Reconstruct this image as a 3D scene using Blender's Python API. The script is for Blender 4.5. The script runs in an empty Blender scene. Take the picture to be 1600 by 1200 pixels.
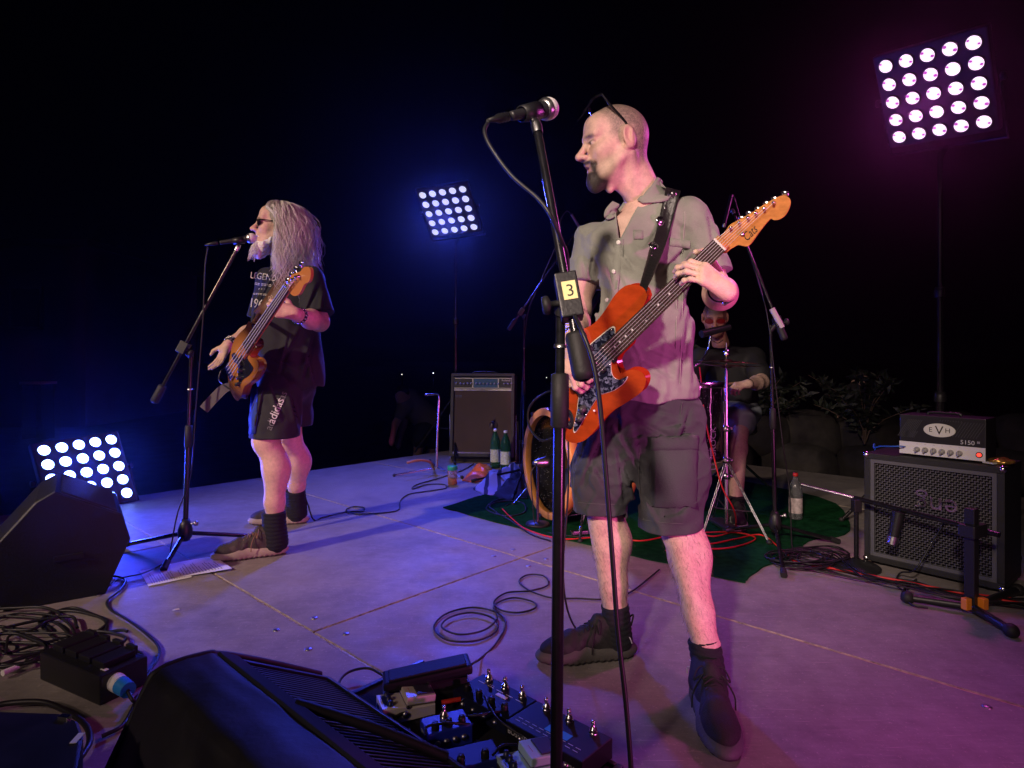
import bpy, bmesh, math, random
import numpy as np
from mathutils import Vector, Matrix
from mathutils.bvhtree import BVHTree
random.seed(7); rng = np.random.default_rng(7)
SC = bpy.context.scene; COL = SC.collection
PI = math.pi
# ------------------------------------------------------------------ camera
F, CX, HY, CZ = 960.0, 800.0, 560.0, 1.0          # focal length in photo pixels, centre column, horizon row, eye height
cam_d = bpy.data.cameras.new('camera'); cam = bpy.data.objects.new('camera', cam_d); COL.objects.link(cam)
cam.location = (0, 0, CZ); cam.rotation_euler = (PI/2, 0, 0)
cam_d.sensor_width = 36; cam_d.lens = 36*F/1600; cam_d.shift_y = (HY-600)/1600
cam_d.clip_start = .02; cam_d.clip_end = 500
SC.camera = cam
# ------------------------------------------------------------------ world, exposure
w = bpy.data.worlds.new('World'); SC.world = w; w.use_nodes = True
bg = w.node_tree.nodes['Background']; bg.inputs[0].default_value = (.10, .10, .55, 1); bg.inputs[1].default_value = .0004
SC.view_settings.view_transform = 'Standard'; SC.view_settings.look = 'None'
SC.view_settings.exposure = 0; SC.view_settings.gamma = 1
SC.render.engine = 'CYCLES'
SC.cycles.use_denoising = True
SC.cycles.max_bounces = 5; SC.cycles.volume_bounces = 0; SC.cycles.transparent_max_bounces = 8
SC.cycles.sample_clamp_indirect = 4
SC.cycles.use_adaptive_sampling = True
# ------------------------------------------------------------------ stage lights thrown from outside the frame
def spot(name, loc, target, col, power, size, radius=.06, blend=.5):
    l = bpy.data.lights.new(name, 'SPOT'); o = bpy.data.objects.new(name, l); COL.objects.link(o)
    l.color = col; l.energy = power; l.spot_size = math.radians(size); l.spot_blend = blend; l.shadow_soft_size = radius
    o.location = loc; o.rotation_euler = (Vector(target)-Vector(loc)).to_track_quat('-Z', 'Y').to_euler()
    return o
spot('front_spot_warm', (-1.6, -2.6, 3.2), (.50, 1.9, 1.10), (1, .78, .66), 1350, 24, .15, 1.0)
spot('front_spot_bassist', (-4.8, -.3, 3.2), (-1.15, 3.3, .85), (1, .72, .58), 1050, 40, .08, 1.0)
spot('front_wash_warm', (-3.0, -2.6, 3.4), (-.1, 2.3, .1), (1, .70, .60), 240, 52, .15, 1.0)
spot('front_wash_rose', (2.1, -.4, .35), (.72, 1.9, .75), (1, .13, .62), 300, 56, .07, 1.0)

# ------------------------------------------------------------------ measuring helpers: a photo pixel at depth d / at height z
def P(px, py, d): return Vector(((px-CX)*d/F, d, CZ-(py-HY)*d/F))
def FL(px, py, z=0.0):
    d = (CZ-z)*F/(py-HY); return Vector(((px-CX)*d/F, d, z))
UN = Vector((.733, -.68, 0)).normalized(); NN = Vector((.68, .733, 0)).normalized()   # deck axes: s along the seams, t across
def ST(s, t, z=0.0): return UN*s + NN*t + Vector((0, 0, z))
# ------------------------------------------------------------------ materials
MATS = {}
def mat(name, col=(.5, .5, .5), rough=.5, metal=0, bump=None, var=None, coat=0, emit=None, trans=0, alpha=1, attr=False, spec=.5, sheen=0, ior=1.45, sss=0, wave=None):
    if name in MATS: return MATS[name]
    m = bpy.data.materials.new(name); m.use_nodes = True; MATS[name] = m
    nt = m.node_tree; N = nt.nodes; L = nt.links; b = N['Principled BSDF']
    b.inputs['Base Color'].default_value = (*col, 1); b.inputs['Roughness'].default_value = rough
    b.inputs['Metallic'].default_value = metal; b.inputs['Coat Weight'].default_value = coat; b.inputs['Coat Roughness'].default_value = .06
    b.inputs['Transmission Weight'].default_value = trans; b.inputs['Alpha'].default_value = alpha
    b.inputs['Specular IOR Level'].default_value = spec; b.inputs['IOR'].default_value = ior
    if sheen: b.inputs['Sheen Weight'].default_value = sheen; b.inputs['Sheen Roughness'].default_value = .5
    if sss:
        b.inputs['Subsurface Weight'].default_value = sss; b.inputs['Subsurface Radius'].default_value = (.010, .004, .002); b.inputs['Subsurface Scale'].default_value = .6
    if emit: b.inputs['Emission Color'].default_value = (*emit[:3], 1); b.inputs['Emission Strength'].default_value = emit[3]
    tc = N.new('ShaderNodeTexCoord')
    src = None
    if attr:
        a = N.new('ShaderNodeAttribute'); a.attribute_name = 'col'; src = a.outputs['Color']; L.new(src, b.inputs['Base Color'])
    if var:
        sc, amt = var[:2]
        n = N.new('ShaderNodeTexNoise'); n.inputs['Scale'].default_value = sc; n.inputs['Detail'].default_value = 6; n.inputs['Roughness'].default_value = .6
        if len(var) > 2:
            mp = N.new('ShaderNodeMapping'); mp.inputs['Scale'].default_value = var[2]; L.new(tc.outputs['Object'], mp.inputs[0]); L.new(mp.outputs[0], n.inputs[0])
        else: L.new(tc.outputs['Object'], n.inputs[0])
        r = N.new('ShaderNodeMapRange'); r.inputs[1].default_value = .3; r.inputs[2].default_value = .7; r.inputs[3].default_value = 1-amt; r.inputs[4].default_value = 1+amt
        L.new(n.outputs[0], r.inputs[0])
        mx = N.new('ShaderNodeVectorMath'); mx.operation = 'SCALE'
        if src: L.new(src, mx.inputs[0])
        else: mx.inputs[0].default_value = col
        L.new(r.outputs[0], mx.inputs['Scale']); L.new(mx.outputs[0], b.inputs['Base Color'])
        r2 = N.new('ShaderNodeMapRange'); r2.inputs[3].default_value = max(0, rough-.08); r2.inputs[4].default_value = min(1, rough+.08)
        L.new(n.outputs[0], r2.inputs[0]); L.new(r2.outputs[0], b.inputs['Roughness'])
    if bump:
        n = N.new('ShaderNodeTexNoise'); n.inputs['Scale'].default_value = bump[0]; n.inputs['Detail'].default_value = 4
        if len(bump) > 2:
            mp = N.new('ShaderNodeMapping'); mp.inputs['Scale'].default_value = bump[2]; L.new(tc.outputs['Object'], mp.inputs[0]); L.new(mp.outputs[0], n.inputs[0])
        else: L.new(tc.outputs['Object'], n.inputs[0])
        bp = N.new('ShaderNodeBump'); bp.inputs['Strength'].default_value = bump[1]; bp.inputs['Distance'].default_value = .004
        L.new(n.outputs[0], bp.inputs['Height']); L.new(bp.outputs[0], b.inputs['Normal'])
    return m
BLACK = lambda: mat('black_plastic', (.012, .012, .013), .42, bump=(180, .15))
RUBBER = lambda: mat('black_rubber', (.012, .012, .012), .62, bump=(120, .2))
TUBE = lambda: mat('black_painted_steel', (.009, .009, .010), .24, var=(40, .3))
CHROME = lambda: mat('chrome', (.74, .74, .76), .22, 1, var=(30, .1))
STEEL = lambda: mat('brushed_steel', (.5, .5, .5), .32, 1, var=(60, .2))
TOLEX = lambda: mat('black_tolex', (.013, .013, .014), .55, bump=(320, .5))
CABLE = lambda: mat('black_cable', (.011, .011, .012), .45)
WHITE = lambda: mat('white_paint', (.75, .75, .74), .45)
# ------------------------------------------------------------------ objects
def link(name, me, m=None, parent=None, smooth=True):
    o = bpy.data.objects.new(name, me); COL.objects.link(o)
    if m:
        for k in (m if isinstance(m, (list, tuple)) else [m]): me.materials.append(k)
    if smooth: me.polygons.foreach_set('use_smooth', [True]*len(me.polygons))
    if parent: o.parent = parent
    return o
def tag(o, label, cat, group=None, kind=None):
    if label: o['label'] = label
    if cat: o['category'] = cat
    if group: o['group'] = group
    if kind: o['kind'] = kind
    return o
def thing(name, label, cat, group=None):
    o = bpy.data.objects.new(name, None); COL.objects.link(o); o.empty_display_size = .1
    return tag(o, label, cat, group)
def basis(zdir, up=(0, 0, 1)):
    z = Vector(zdir).normalized(); x = Vector(up).cross(z)
    if x.length < 1e-4: x = Vector((1, 0, 0))
    x.normalize(); y = z.cross(x); return Matrix((x, y, z)).transposed()
class MB:
    """mesh builder: boxes, tubes, lathes, prisms collected into ONE mesh"""
    def __init__(s): s.v = []; s.f = []; s.sm = []
    def add(s, v, f, M=None, smooth=False):
        k = len(s.v); s.v += [tuple(M @ Vector(p)) if M else tuple(p) for p in v]
        s.f += [tuple(i+k for i in q) for q in f]; s.sm += [smooth]*len(f); return s
    def box(s, c, h, R=None, bev=.0):
        """centre, half sizes, rotation; bevelled when bev"""
        R = (R if R is not None else Matrix.Identity(3)); c = Vector(c)
        if bev <= 0:
            v = [(x*h[0], y*h[1], z*h[2]) for z in (-1, 1) for y in (-1, 1) for x in (-1, 1)]
            f = [(0, 2, 3, 1), (4, 5, 7, 6), (0, 1, 5, 4), (2, 6, 7, 3), (0, 4, 6, 2), (1, 3, 7, 5)]
        else:
            bm = bmesh.new(); bmesh.ops.create_cube(bm, size=2)
            for q in bm.verts: q.co = Vector((q.co.x*h[0], q.co.y*h[1], q.co.z*h[2]))
            bmesh.ops.bevel(bm, geom=bm.edges[:], offset=bev, segments=2, affect='EDGES', profile=.6)
            v = [q.co.copy() for q in bm.verts]; bm.verts.index_update(); f = [[q.index for q in p.verts] for p in bm.faces]; bm.free()
        return s.add([c + R @ Vector(p) for p in v], f)
    def tube(s, pts, r, n=8, cap=True, flat=None):
        """tube along a polyline; r a number or list"""
        pts = [Vector(p) for p in pts]; m = len(pts); rr = r if isinstance(r, (list, tuple)) else [r]*m
        v = []; f = []; ref = None
        for i, p in enumerate(pts):
            t = (pts[min(i+1, m-1)]-pts[max(i-1, 0)])
            if t.length < 1e-9: t = Vector((0, 0, 1))
            t.normalize()
            if ref is None: ref = Vector((0, 0, 1)) if abs(t.z) < .9 else Vector((1, 0, 0))
            a = t.cross(ref).normalized(); b = a.cross(t); ref = b
            for k in range(n):
                an = 2*PI*k/n; v.append(p + (a*math.cos(an)+b*math.sin(an))*rr[i])
        for i in range(m-1):
            for k in range(n):
                k2 = (k+1) % n; f.append((i*n+k, i*n+k2, (i+1)*n+k2, (i+1)*n+k))
        s.add(v, f, smooth=True)
        if cap: s.add([v[k] for k in range(n)], [tuple(range(n))[::-1]]); s.add([v[(m-1)*n+k] for k in range(n)], [tuple(range(n))])
        return s
    def lathe(s, prof, M, n=24, smooth=True):
        """profile [(r,z)] about local z, placed by 4x4 M"""
        v = []; f = []
        for (r, z) in prof:
            for k in range(n): a = 2*PI*k/n; v.append(M @ Vector((r*math.cos(a), r*math.sin(a), z)))
        for i in range(len(prof)-1):
            for k in range(n): k2 = (k+1) % n; f.append((i*n+k, i*n+k2, (i+1)*n+k2, (i+1)*n+k))
        return s.add(v, f, smooth=smooth)
    def prism(s, poly, M, z0, z1, bev=0):
        """2-D polygon extruded z0..z1 in the frame M, top edge bevelled"""
        n = len(poly); c = Vector((sum(p[0] for p in poly)/n, sum(p[1] for p in poly)/n))
        rings = [(z0, bev), (z0+bev, 0), (z1-bev, 0), (z1, bev)] if bev else [(z0, 0), (z1, 0)]
        v = []; f = []
        for z, ins in rings:
            for i, p in enumerate(poly):
                q = Vector(p)
                if ins:
                    a = Vector(poly[i-1]); b = Vector(poly[(i+1) % n]); t = (b-a); 
                    if t.length > 1e-9:
                        nn = Vector((-t.y, t.x)).normalized(); q = q + nn*ins
                v.append(M @ Vector((q.x, q.y, z)))
        for r in range(len(rings)-1):
            for i in range(n):
                j = (i+1) % n; f.append((r*n+i, r*n+j, (r+1)*n+j, (r+1)*n+i))
        f.append(tuple(range(n))[::-1]); f.append(tuple((len(rings)-1)*n+i for i in range(n)))
        return s.add(v, f)
    def sphere(s, c, r, n=12, R=None):
        rr = r if isinstance(r, (list, tuple)) else (r, r, r); R = R or Matrix.Identity(3); v = []; f = []
        for i in range(n+1):
            th = PI*i/n
            for k in range(2*n): a = PI*k/n; v.append(Vector(c)+R @ Vector((rr[0]*math.sin(th)*math.cos(a), rr[1]*math.sin(th)*math.sin(a), rr[2]*math.cos(th))))
        for i in range(n):
            for k in range(2*n): k2 = (k+1) % (2*n); f.append((i*2*n+k, (i+1)*2*n+k, (i+1)*2*n+k2, i*2*n+k2))
        return s.add(v, f, smooth=True)
    def mesh(s, name):
        me = bpy.data.meshes.new(name); me.from_pydata([tuple(p) for p in s.v], [], s.f); me.validate(); me.update(); 
        if len(me.polygons) == len(s.sm): me.polygons.foreach_set('use_smooth', s.sm)
        return me
    def build(s, name, m=None, parent=None):
        return link(name, s.mesh(name), m, parent, smooth=False)
def M4(loc, R=None): return Matrix.Translation(Vector(loc)) @ ((R.to_4x4()) if R is not None else Matrix.Identity(4))
def rz(a): return Matrix.Rotation(a, 3, 'Z')
def frame(x, y, z, o): return Matrix.Translation(Vector(o)) @ Matrix((Vector(x), Vector(y), Vector(z))).transposed().to_4x4()
def smooth_path(pts, k=8):
    """Catmull-Rom through the points"""
    pts = [Vector(p) for p in pts]; out = []
    q = [pts[0]*2-pts[1]]+pts+[pts[-1]*2-pts[-2]]
    for i in range(1, len(q)-2):
        for j in range(k):
            t = j/k; a, b, c, d = q[i-1:i+3]
            out.append(.5*((2*b)+(c-a)*t+(2*a-5*b+4*c-d)*t*t+(3*b-a-3*c+d)*t**3))
    return out+[pts[-1]]
def cable(name, pts, r, label, m=None, group=None, parent=None, k=8, n=6):
    o = MB().tube(smooth_path(pts, k), r, n).build(name, m or CABLE(), parent)
    if label: tag(o, label, 'cable', group)
    return o
def text_mesh(s, size=1, extr=0, shear=0, align='CENTER', space=1):
    c = bpy.data.curves.new('text', 'FONT'); c.body = s; c.size = size; c.extrude = extr; c.shear = shear; c.align_x = align; c.align_y = 'CENTER'
    c.space_character = space; c.resolution_u = 3
    o = bpy.data.objects.new('text', c); COL.objects.link(o)
    dg = bpy.context.evaluated_depsgraph_get(); me = bpy.data.meshes.new_from_object(o.evaluated_get(dg))
    bpy.data.objects.remove(o); bpy.data.curves.remove(c); return me
def text(name, s, M, size, m, parent, extr=0, **k):
    me = text_mesh(s, size, extr, **k); me.transform(M); me.materials.clear()
    return link(name, me, m, parent, smooth=False)
# ------------------------------------------------------------------ signed-distance modelling for bodies and clothes
def snet(Fv, ax):
    S = Fv < 0; nx, ny, nz = Fv.shape
    c = np.zeros((nx-1, ny-1, nz-1), np.int8)
    cor = [(i, j, k) for i in (0, 1) for j in (0, 1) for k in (0, 1)]
    for i, j, k in cor: c += S[i:nx-1+i, j:ny-1+j, k:nz-1+k]
    act = (c > 0) & (c < 8); I = np.argwhere(act); idx = np.full(c.shape, -1, np.int32); idx[act] = np.arange(len(I))
    acc = np.zeros((len(I), 3)); cnt = np.zeros(len(I))
    for a in cor:
        for x in range(3):
            if a[x]: continue
            b = list(a); b[x] = 1
            fa = Fv[I[:, 0]+a[0], I[:, 1]+a[1], I[:, 2]+a[2]]; fb = Fv[I[:, 0]+b[0], I[:, 1]+b[1], I[:, 2]+b[2]]
            mk = (fa < 0) != (fb < 0); t = fa/np.where(fa == fb, 1, fa-fb)
            p = np.tile(np.array(a, float), (len(I), 1)); p[:, x] = t; acc[mk] += p[mk]; cnt[mk] += 1
    g = I+acc/cnt[:, None]
    V = np.stack([np.interp(g[:, i], np.arange(len(ax[i])), ax[i]) for i in range(3)], 1)
    Q = []
    for x in range(3):
        y, z = (x+1) % 3, (x+2) % 3
        sl = [slice(None)]*3; s2 = [slice(None)]*3; sl[x] = slice(0, -1); s2[x] = slice(1, None)
        D = S[tuple(sl)] != S[tuple(s2)]; E = np.argwhere(D)
        E = E[(E[:, y] > 0) & (E[:, z] > 0) & (E[:, y] < c.shape[y]) & (E[:, z] < c.shape[z])]
        def at(dy, dz):
            q = E.copy(); q[:, y] += dy; q[:, z] += dz; return idx[q[:, 0], q[:, 1], q[:, 2]]
        q = np.stack([at(-1, -1), at(0, -1), at(0, 0), at(-1, 0)], 1); fl = ~S[E[:, 0], E[:, 1], E[:, 2]]
        q[fl] = q[fl][:, ::-1]; Q.append(q)
    Q = np.concatenate(Q); return V, Q[(Q >= 0).all(1)]
def noise3(p, sc, seed=0, oct=8):
    r = np.random.default_rng(seed); out = 0
    for i in range(oct):
        k = r.normal(size=3); k /= np.linalg.norm(k); ph = r.uniform(0, 6.28); f = sc*r.uniform(.6, 1.6)
        out = out+np.sin((p[0]*k[0]+p[1]*k[1]+p[2]*k[2])*f+ph)
    return out/oct**.5
class Vol:
    def __init__(s, lo, hi, h):
        s.h = h; s.ax = [np.arange(lo[i], hi[i]+h, h) for i in range(3)]; s.F = np.full([len(a) for a in s.ax], 1.0, np.float32)
    def sub(s, lo, hi, m):
        sl = []
        for i in range(3):
            a, b = np.searchsorted(s.ax[i], (lo[i]-m, hi[i]+m)); sl.append(slice(max(a-1, 0), min(b+1, len(s.ax[i]))))
        X = [s.ax[i][sl[i]].astype(np.float32) for i in range(3)]
        return tuple(sl), X[0][:, None, None], X[1][None, :, None], X[2][None, None, :]
    def put(s, sl, d, k, op):
        f = s.F[sl]
        if f.size == 0: return s
        if op == '-':
            h = np.clip(.5-.5*(f+d)/k, 0, 1) if k > 0 else (d < -f)*1.; s.F[sl] = f*(1-h)-d*h+k*h*(1-h)
        else:
            h = np.clip(.5+.5*(f-d)/k, 0, 1) if k > 0 else (d < f)*1.; s.F[sl] = f*(1-h)+d*h-k*h*(1-h)
        return s
    def cap(s, a, b, ra, rb=None, k=.02, op='+'):
        rb = ra if rb is None else rb; a = np.array(a, float); b = np.array(b, float); R = max(ra, rb)
        sl, X, Y, Z = s.sub(np.minimum(a, b)-R, np.maximum(a, b)+R, k+3*s.h)
        ba = b-a; L = max(ba @ ba, 1e-12)
        t = np.clip(((X-a[0])*ba[0]+(Y-a[1])*ba[1]+(Z-a[2])*ba[2])/L, 0, 1)
        d = np.sqrt((X-a[0]-t*ba[0])**2+(Y-a[1]-t*ba[1])**2+(Z-a[2]-t*ba[2])**2)-(ra+(rb-ra)*t)
        return s.put(sl, d, k, op)
    def chain(s, pts, rs, k=.02, op='+'):
        for i in range(len(pts)-1): s.cap(pts[i], pts[i+1], rs[i], rs[i+1], k, op)
        return s
    def ell(s, c, r, R=None, k=.02, op='+'):
        c = np.array(c, float); r = np.array(r, float); m = r.max()
        sl, X, Y, Z = s.sub(c-m, c+m, k+3*s.h); q = [X-c[0], Y-c[1], Z-c[2]]
        if R is not None:
            R = np.array(R); q = [q[0]*R[0, i]+q[1]*R[1, i]+q[2]*R[2, i] for i in range(3)]
        k0 = np.sqrt((q[0]/r[0])**2+(q[1]/r[1])**2+(q[2]/r[2])**2); k1 = np.sqrt((q[0]/r[0]**2)**2+(q[1]/r[1]**2)**2+(q[2]/r[2]**2)**2)+1e-9
        return s.put(sl, k0*(k0-1)/k1, k, op)
    def rbox(s, c, hf, rad, R=None, k=.01, op='+'):
        c = np.array(c, float); hf = np.array(hf, float); m = np.linalg.norm(hf)
        sl, X, Y, Z = s.sub(c-m, c+m, k+3*s.h); q = [X-c[0], Y-c[1], Z-c[2]]
        if R is not None:
            R = np.array(R); q = [q[0]*R[0, i]+q[1]*R[1, i]+q[2]*R[2, i] for i in range(3)]
        q = [np.abs(q[i])-hf[i]+rad for i in range(3)]
        d = np.sqrt(sum(np.maximum(t, 0)**2 for t in q))+np.minimum(np.maximum(np.maximum(q[0], q[1]), q[2]), 0)-rad
        return s.put(sl, d, k, op)
    def cut(s, p, n):
        n = np.array(n, float); n /= np.linalg.norm(n)
        X, Y, Z = s.ax[0][:, None, None], s.ax[1][None, :, None], s.ax[2][None, None, :]
        s.F = np.maximum(s.F, ((X-p[0])*n[0]+(Y-p[1])*n[1]+(Z-p[2])*n[2]).astype(np.float32)); return s
    def shell(s, t): s.F = np.maximum(s.F, -(s.F+t)); return s
    def disp(s, fn, band=.03):
        m = np.abs(s.F) < band; I = np.nonzero(m)
        s.F[m] += fn([s.ax[i][I[i]] for i in range(3)]).astype(np.float32); return s
    def mesh(s): return snet(s.F, s.ax)
def grab(parts, name, mats=None, parent=None, cols=None, smooth=True):
    """parts: list of (V,Q) joined into one mesh; cols: list of per-vertex rgb"""
    Vs = []; Qs = []; k = 0
    for V, Q in parts: Vs.append(V); Qs.append(Q+k); k += len(V)
    V = np.concatenate(Vs); Q = np.concatenate(Qs)
    me = bpy.data.meshes.new(name); me.vertices.add(len(V)); me.vertices.foreach_set('co', V.astype(np.float32).ravel())
    me.loops.add(Q.size); me.loops.foreach_set('vertex_index', Q.astype(np.int32).ravel())
    me.polygons.add(len(Q)); me.polygons.foreach_set('loop_start', np.arange(0, Q.size, 4, dtype=np.int32)); me.update(calc_edges=True); me.validate()
    if cols is not None:
        C = np.concatenate(cols); a = me.color_attributes.new('col', 'FLOAT_COLOR', 'POINT')
        a.data.foreach_set('color', np.concatenate([C, np.ones((len(C), 1))], 1).astype(np.float32).ravel())
    return link(name, me, mats, parent, smooth)
def xf(M, V):
    A = np.array(M); return V @ A[:3, :3].T + A[:3, 3]
def bvh(*objs):
    vs = []; fs = []
    for o in objs:
        k = len(vs); vs += [o.matrix_world @ v.co for v in o.data.vertices]; fs += [[i+k for i in p.vertices] for p in o.data.polygons]
    return BVHTree.FromPolygons(vs, fs)
def hit(B, px, py, off=0., fallback=2.0):
    """surface point seen at a photo pixel: a measurement that places trim ON the modelled surface"""
    o = Vector((0, 0, CZ)); d = (P(px, py, 1)-o).normalized(); r = B.ray_cast(o, d)
    if r[0] is None: return P(px, py, fallback), -d
    n = r[1] if r[1].dot(d) < 0 else -r[1]
    return r[0]+n*off, n
def drape(B, rows, name, m, parent, off=.004, th=.004, fallback=2.0, pull=None):
    """band laid over a surface: rows of pixel points; thickened"""
    g = [[hit(B, *p, off, fallback) for p in r] for r in rows]; v = []; f = []; nr, nc = len(rows), len(rows[0])
    for top in (0, 1):
        for r in g:
            for p, n in r: v.append(p+n*th*top)
    K = nr*nc
    for i in range(nr-1):
        for j in range(nc-1):
            a = i*nc+j; q = (a, a+1, a+nc+1, a+nc); f.append(tuple(x+K for x in q)); f.append(q[::-1])
    rim = [j for j in range(nc)]+[i*nc+nc-1 for i in range(1, nr)]+[(nr-1)*nc+j for j in range(nc-2, -1, -1)]+[i*nc for i in range(nr-2, 0, -1)]
    for a, b in zip(rim, rim[1:]+rim[:1]): f.append((a, b, b+K, a+K))
    return MB().add(v, f, smooth=True).build(name, m, parent)
def print_on(B, name, s, M2, m, parent, off=.003, fallback=2.0, **k):
    """lettering printed on a curved surface: text outline mapped to the surface"""
    me = text_mesh(s, 1, **k); me.materials.clear()
    bm = bmesh.new(); bm.from_mesh(me)
    bmesh.ops.triangulate(bm, faces=bm.faces[:])
    for v in bm.verts:
        q = M2 @ Vector((v.co.x, v.co.y, 1)); v.co = hit(B, q.x, q.y, off, fallback)[0]
    bm.to_mesh(me); bm.free(); return link(name, me, m, parent, smooth=False)
def M2(px, py, size, ang=0, sx=1, shear=0):
    c, s_ = math.cos(math.radians(ang)), math.sin(math.radians(ang))
    return Matrix(((size*sx*c, -size*s_+shear*size, px), (-size*sx*s_, -size*c, py), (0, 0, 1)))
# ================================================================== the setting
def deck_material():
    m = bpy.data.materials.new('worn_deck_board'); m.use_nodes = True; nt = m.node_tree; N = nt.nodes; L = nt.links; b = N['Principled BSDF']
    tc = N.new('ShaderNodeTexCoord'); oi = N.new('ShaderNodeObjectInfo')
    mp = N.new('ShaderNodeMapping'); L.new(tc.outputs['Object'], mp.inputs[0])
    ad = N.new('ShaderNodeVectorMath'); ad.operation = 'ADD'; L.new(mp.outputs[0], ad.inputs[0])
    sv = N.new('ShaderNodeVectorMath'); sv.operation = 'SCALE'; sv.inputs[0].default_value = (17, 31, 7); L.new(oi.outputs['Random'], sv.inputs['Scale']); L.new(sv.outputs[0], ad.inputs[1])
    def nz(sc, det=6, rough=.6, strv=None):
        n = N.new('ShaderNodeTexNoise'); n.inputs['Scale'].default_value = sc; n.inputs['Detail'].default_value = det; n.inputs['Roughness'].default_value = rough
        if strv:
            q = N.new('ShaderNodeMapping'); q.inputs['Scale'].default_value = strv; q.inputs['Rotation'].default_value = (0, 0, .78); L.new(ad.outputs[0], q.inputs[0]); L.new(q.outputs[0], n.inputs[0])
        else: L.new(ad.outputs[0], n.inputs[0])
        return n.outputs[0]
    def ramp(src, a, b_, lo, hi):
        r = N.new('ShaderNodeMapRange'); r.inputs[1].default_value = a; r.inputs[2].default_value = b_; r.inputs[3].default_value = lo; r.inputs[4].default_value = hi; L.new(src, r.inputs[0]); return r.outputs[0]
    def mul(a, b_):
        q = N.new('ShaderNodeMath'); q.operation = 'MULTIPLY'; L.new(a, q.inputs[0]); L.new(b_, q.inputs[1]); return q.outputs[0]
    v = mul(ramp(nz(1.6, 5), .3, .7, .84, 1.12), ramp(nz(14, 8, .7), .3, .7, .82, 1.15))
    v = mul(v, ramp(nz(9, 6, .6, (1, 9, 1)), .3, .7, .93, 1.07))
    spk = ramp(nz(95, 3, .8), .60, .68, 0, 1)
    scr = ramp(nz(3.2, 3, .8, (1, 40, 1)), .64, .71, 0, .7)
    stain = ramp(nz(2.6, 7, .65), .54, .70, 1, .76)
    v = mul(v, stain)
    base = N.new('ShaderNodeVectorMath'); base.operation = 'SCALE'; base.inputs[0].default_value = (.262, .236, .222); L.new(v, base.inputs['Scale'])
    mx = N.new('ShaderNodeMix'); mx.data_type = 'RGBA'; mx.inputs[7].default_value = (.52, .46, .40, 1)
    s2 = N.new('ShaderNodeMath'); s2.operation = 'MAXIMUM'; L.new(scr, s2.inputs[0]); q = N.new('ShaderNodeMath'); q.operation = 'MULTIPLY'; q.inputs[1].default_value = .5; L.new(spk, q.inputs[0]); L.new(q.outputs[0], s2.inputs[1])
    L.new(s2.outputs[0], mx.inputs[0]); L.new(base.outputs[0], mx.inputs[6]); L.new(mx.outputs[2], b.inputs['Base Color'])
    L.new(ramp(nz(6, 6), .3, .7, .42, .66), b.inputs['Roughness'])
    bp = N.new('ShaderNodeBump'); bp.inputs['Strength'].default_value = .25; bp.inputs['Distance'].default_value = .002; L.new(nz(160, 5, .7), bp.inputs['Height']); L.new(bp.outputs[0], b.inputs['Normal'])
    b.inputs['Specular IOR Level'].default_value = .35
    return m
DECK = deck_material()
RAW = mat('chipped_raw_board_edge', (.30, .245, .18), .75, var=(35, .6))
stage = MB()
S0, S1, T0, T1 = -5.05, 3.2, -2.3, 5.75
R_deck = Matrix((UN, NN, Vector((0, 0, 1)))).transposed()
stage.box(ST((S0+S1)/2, (T0+T1)/2, -.06), ((S1-S0)/2-.02, (T1-T0)/2-.02, .035), R_deck)
for i in range(6):
    for j in range(5):
        stage.box(ST(S0+.3+i*(S1-S0-.6)/5, T0+.3+j*(T1-T0-.6)/4, -.50), (.03, .03, .40), R_deck)
stage_o = tag(stage.build('stage', mat('stage_frame', (.05, .05, .055), .6)), None, None, kind='structure')
SEAM_T = [-2.3+.003, -1.13, .01, 1.15, 2.29, 3.43, 4.57, 5.75]
GOLD = mat('aluminium_edge_trim', (.45, .36, .22), .45, .6, var=(50, .4))
BOLT = mat('zinc_bolt', (.30, .30, .33), .45, 1)
bolt_mb = MB().lathe([(0, .0025), (.010, .002), (.013, 0), (.0131, -.002)], Matrix.Identity(4), 12).mesh('bolt')
bolt_mb.materials.append(BOLT)
bolt_hole = mat('bolt_recess', (.03, .028, .026), .7)
for j in range(7):
    a, b = SEAM_T[j], SEAM_T[j+1]
    # rows of boards broken at different places along the seams
    cuts = {3: [-5.05, -2.06, .95, 3.2], 2: [-5.05, -3.6, -.55, 2.5, 3.2], 4: [-5.05, -2.06, .95, 3.2], 5: [-5.05, -2.06, .95, 3.2], 1: [-5.05, -2.06, .95, 3.2]}.get(j, [-5.05, -2.6, .5, 3.2])
    for i in range(len(cuts)-1):
        c, d = cuts[i], cuts[i+1]; g = .0035
        mb = MB(); M = frame(UN, NN, (0, 0, 1), (0, 0, 0))
        # slightly uneven edges so the joints read as worn board
        poly = []
        rr = random.Random(j*10+i)
        def edge(p, q, n):
            for k in range(n):
                t = k/n; x = p[0]+(q[0]-p[0])*t; y = p[1]+(q[1]-p[1])*t
                jx = rr.uniform(-.0016, .0016) if k else 0
                poly.append((x+(jx if p[0] == q[0] else 0), y+(jx if p[1] == q[1] else 0)))
        edge((c+g, a+g), (d-g, a+g), 60); edge((d-g, a+g), (d-g, b-g), 24); edge((d-g, b-g), (c+g, b-g), 60); edge((c+g, b-g), (c+g, a+g), 24)
        mb.prism(poly, M, -.022, 0, .0042)
        o = mb.build('deck_board', [DECK, RAW], stage_o); o.data.update(); mi = [1 if p.normal.z < .95 else 0 for p in o.data.polygons]; o.data.polygons.foreach_set('material_index', mi)
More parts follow.
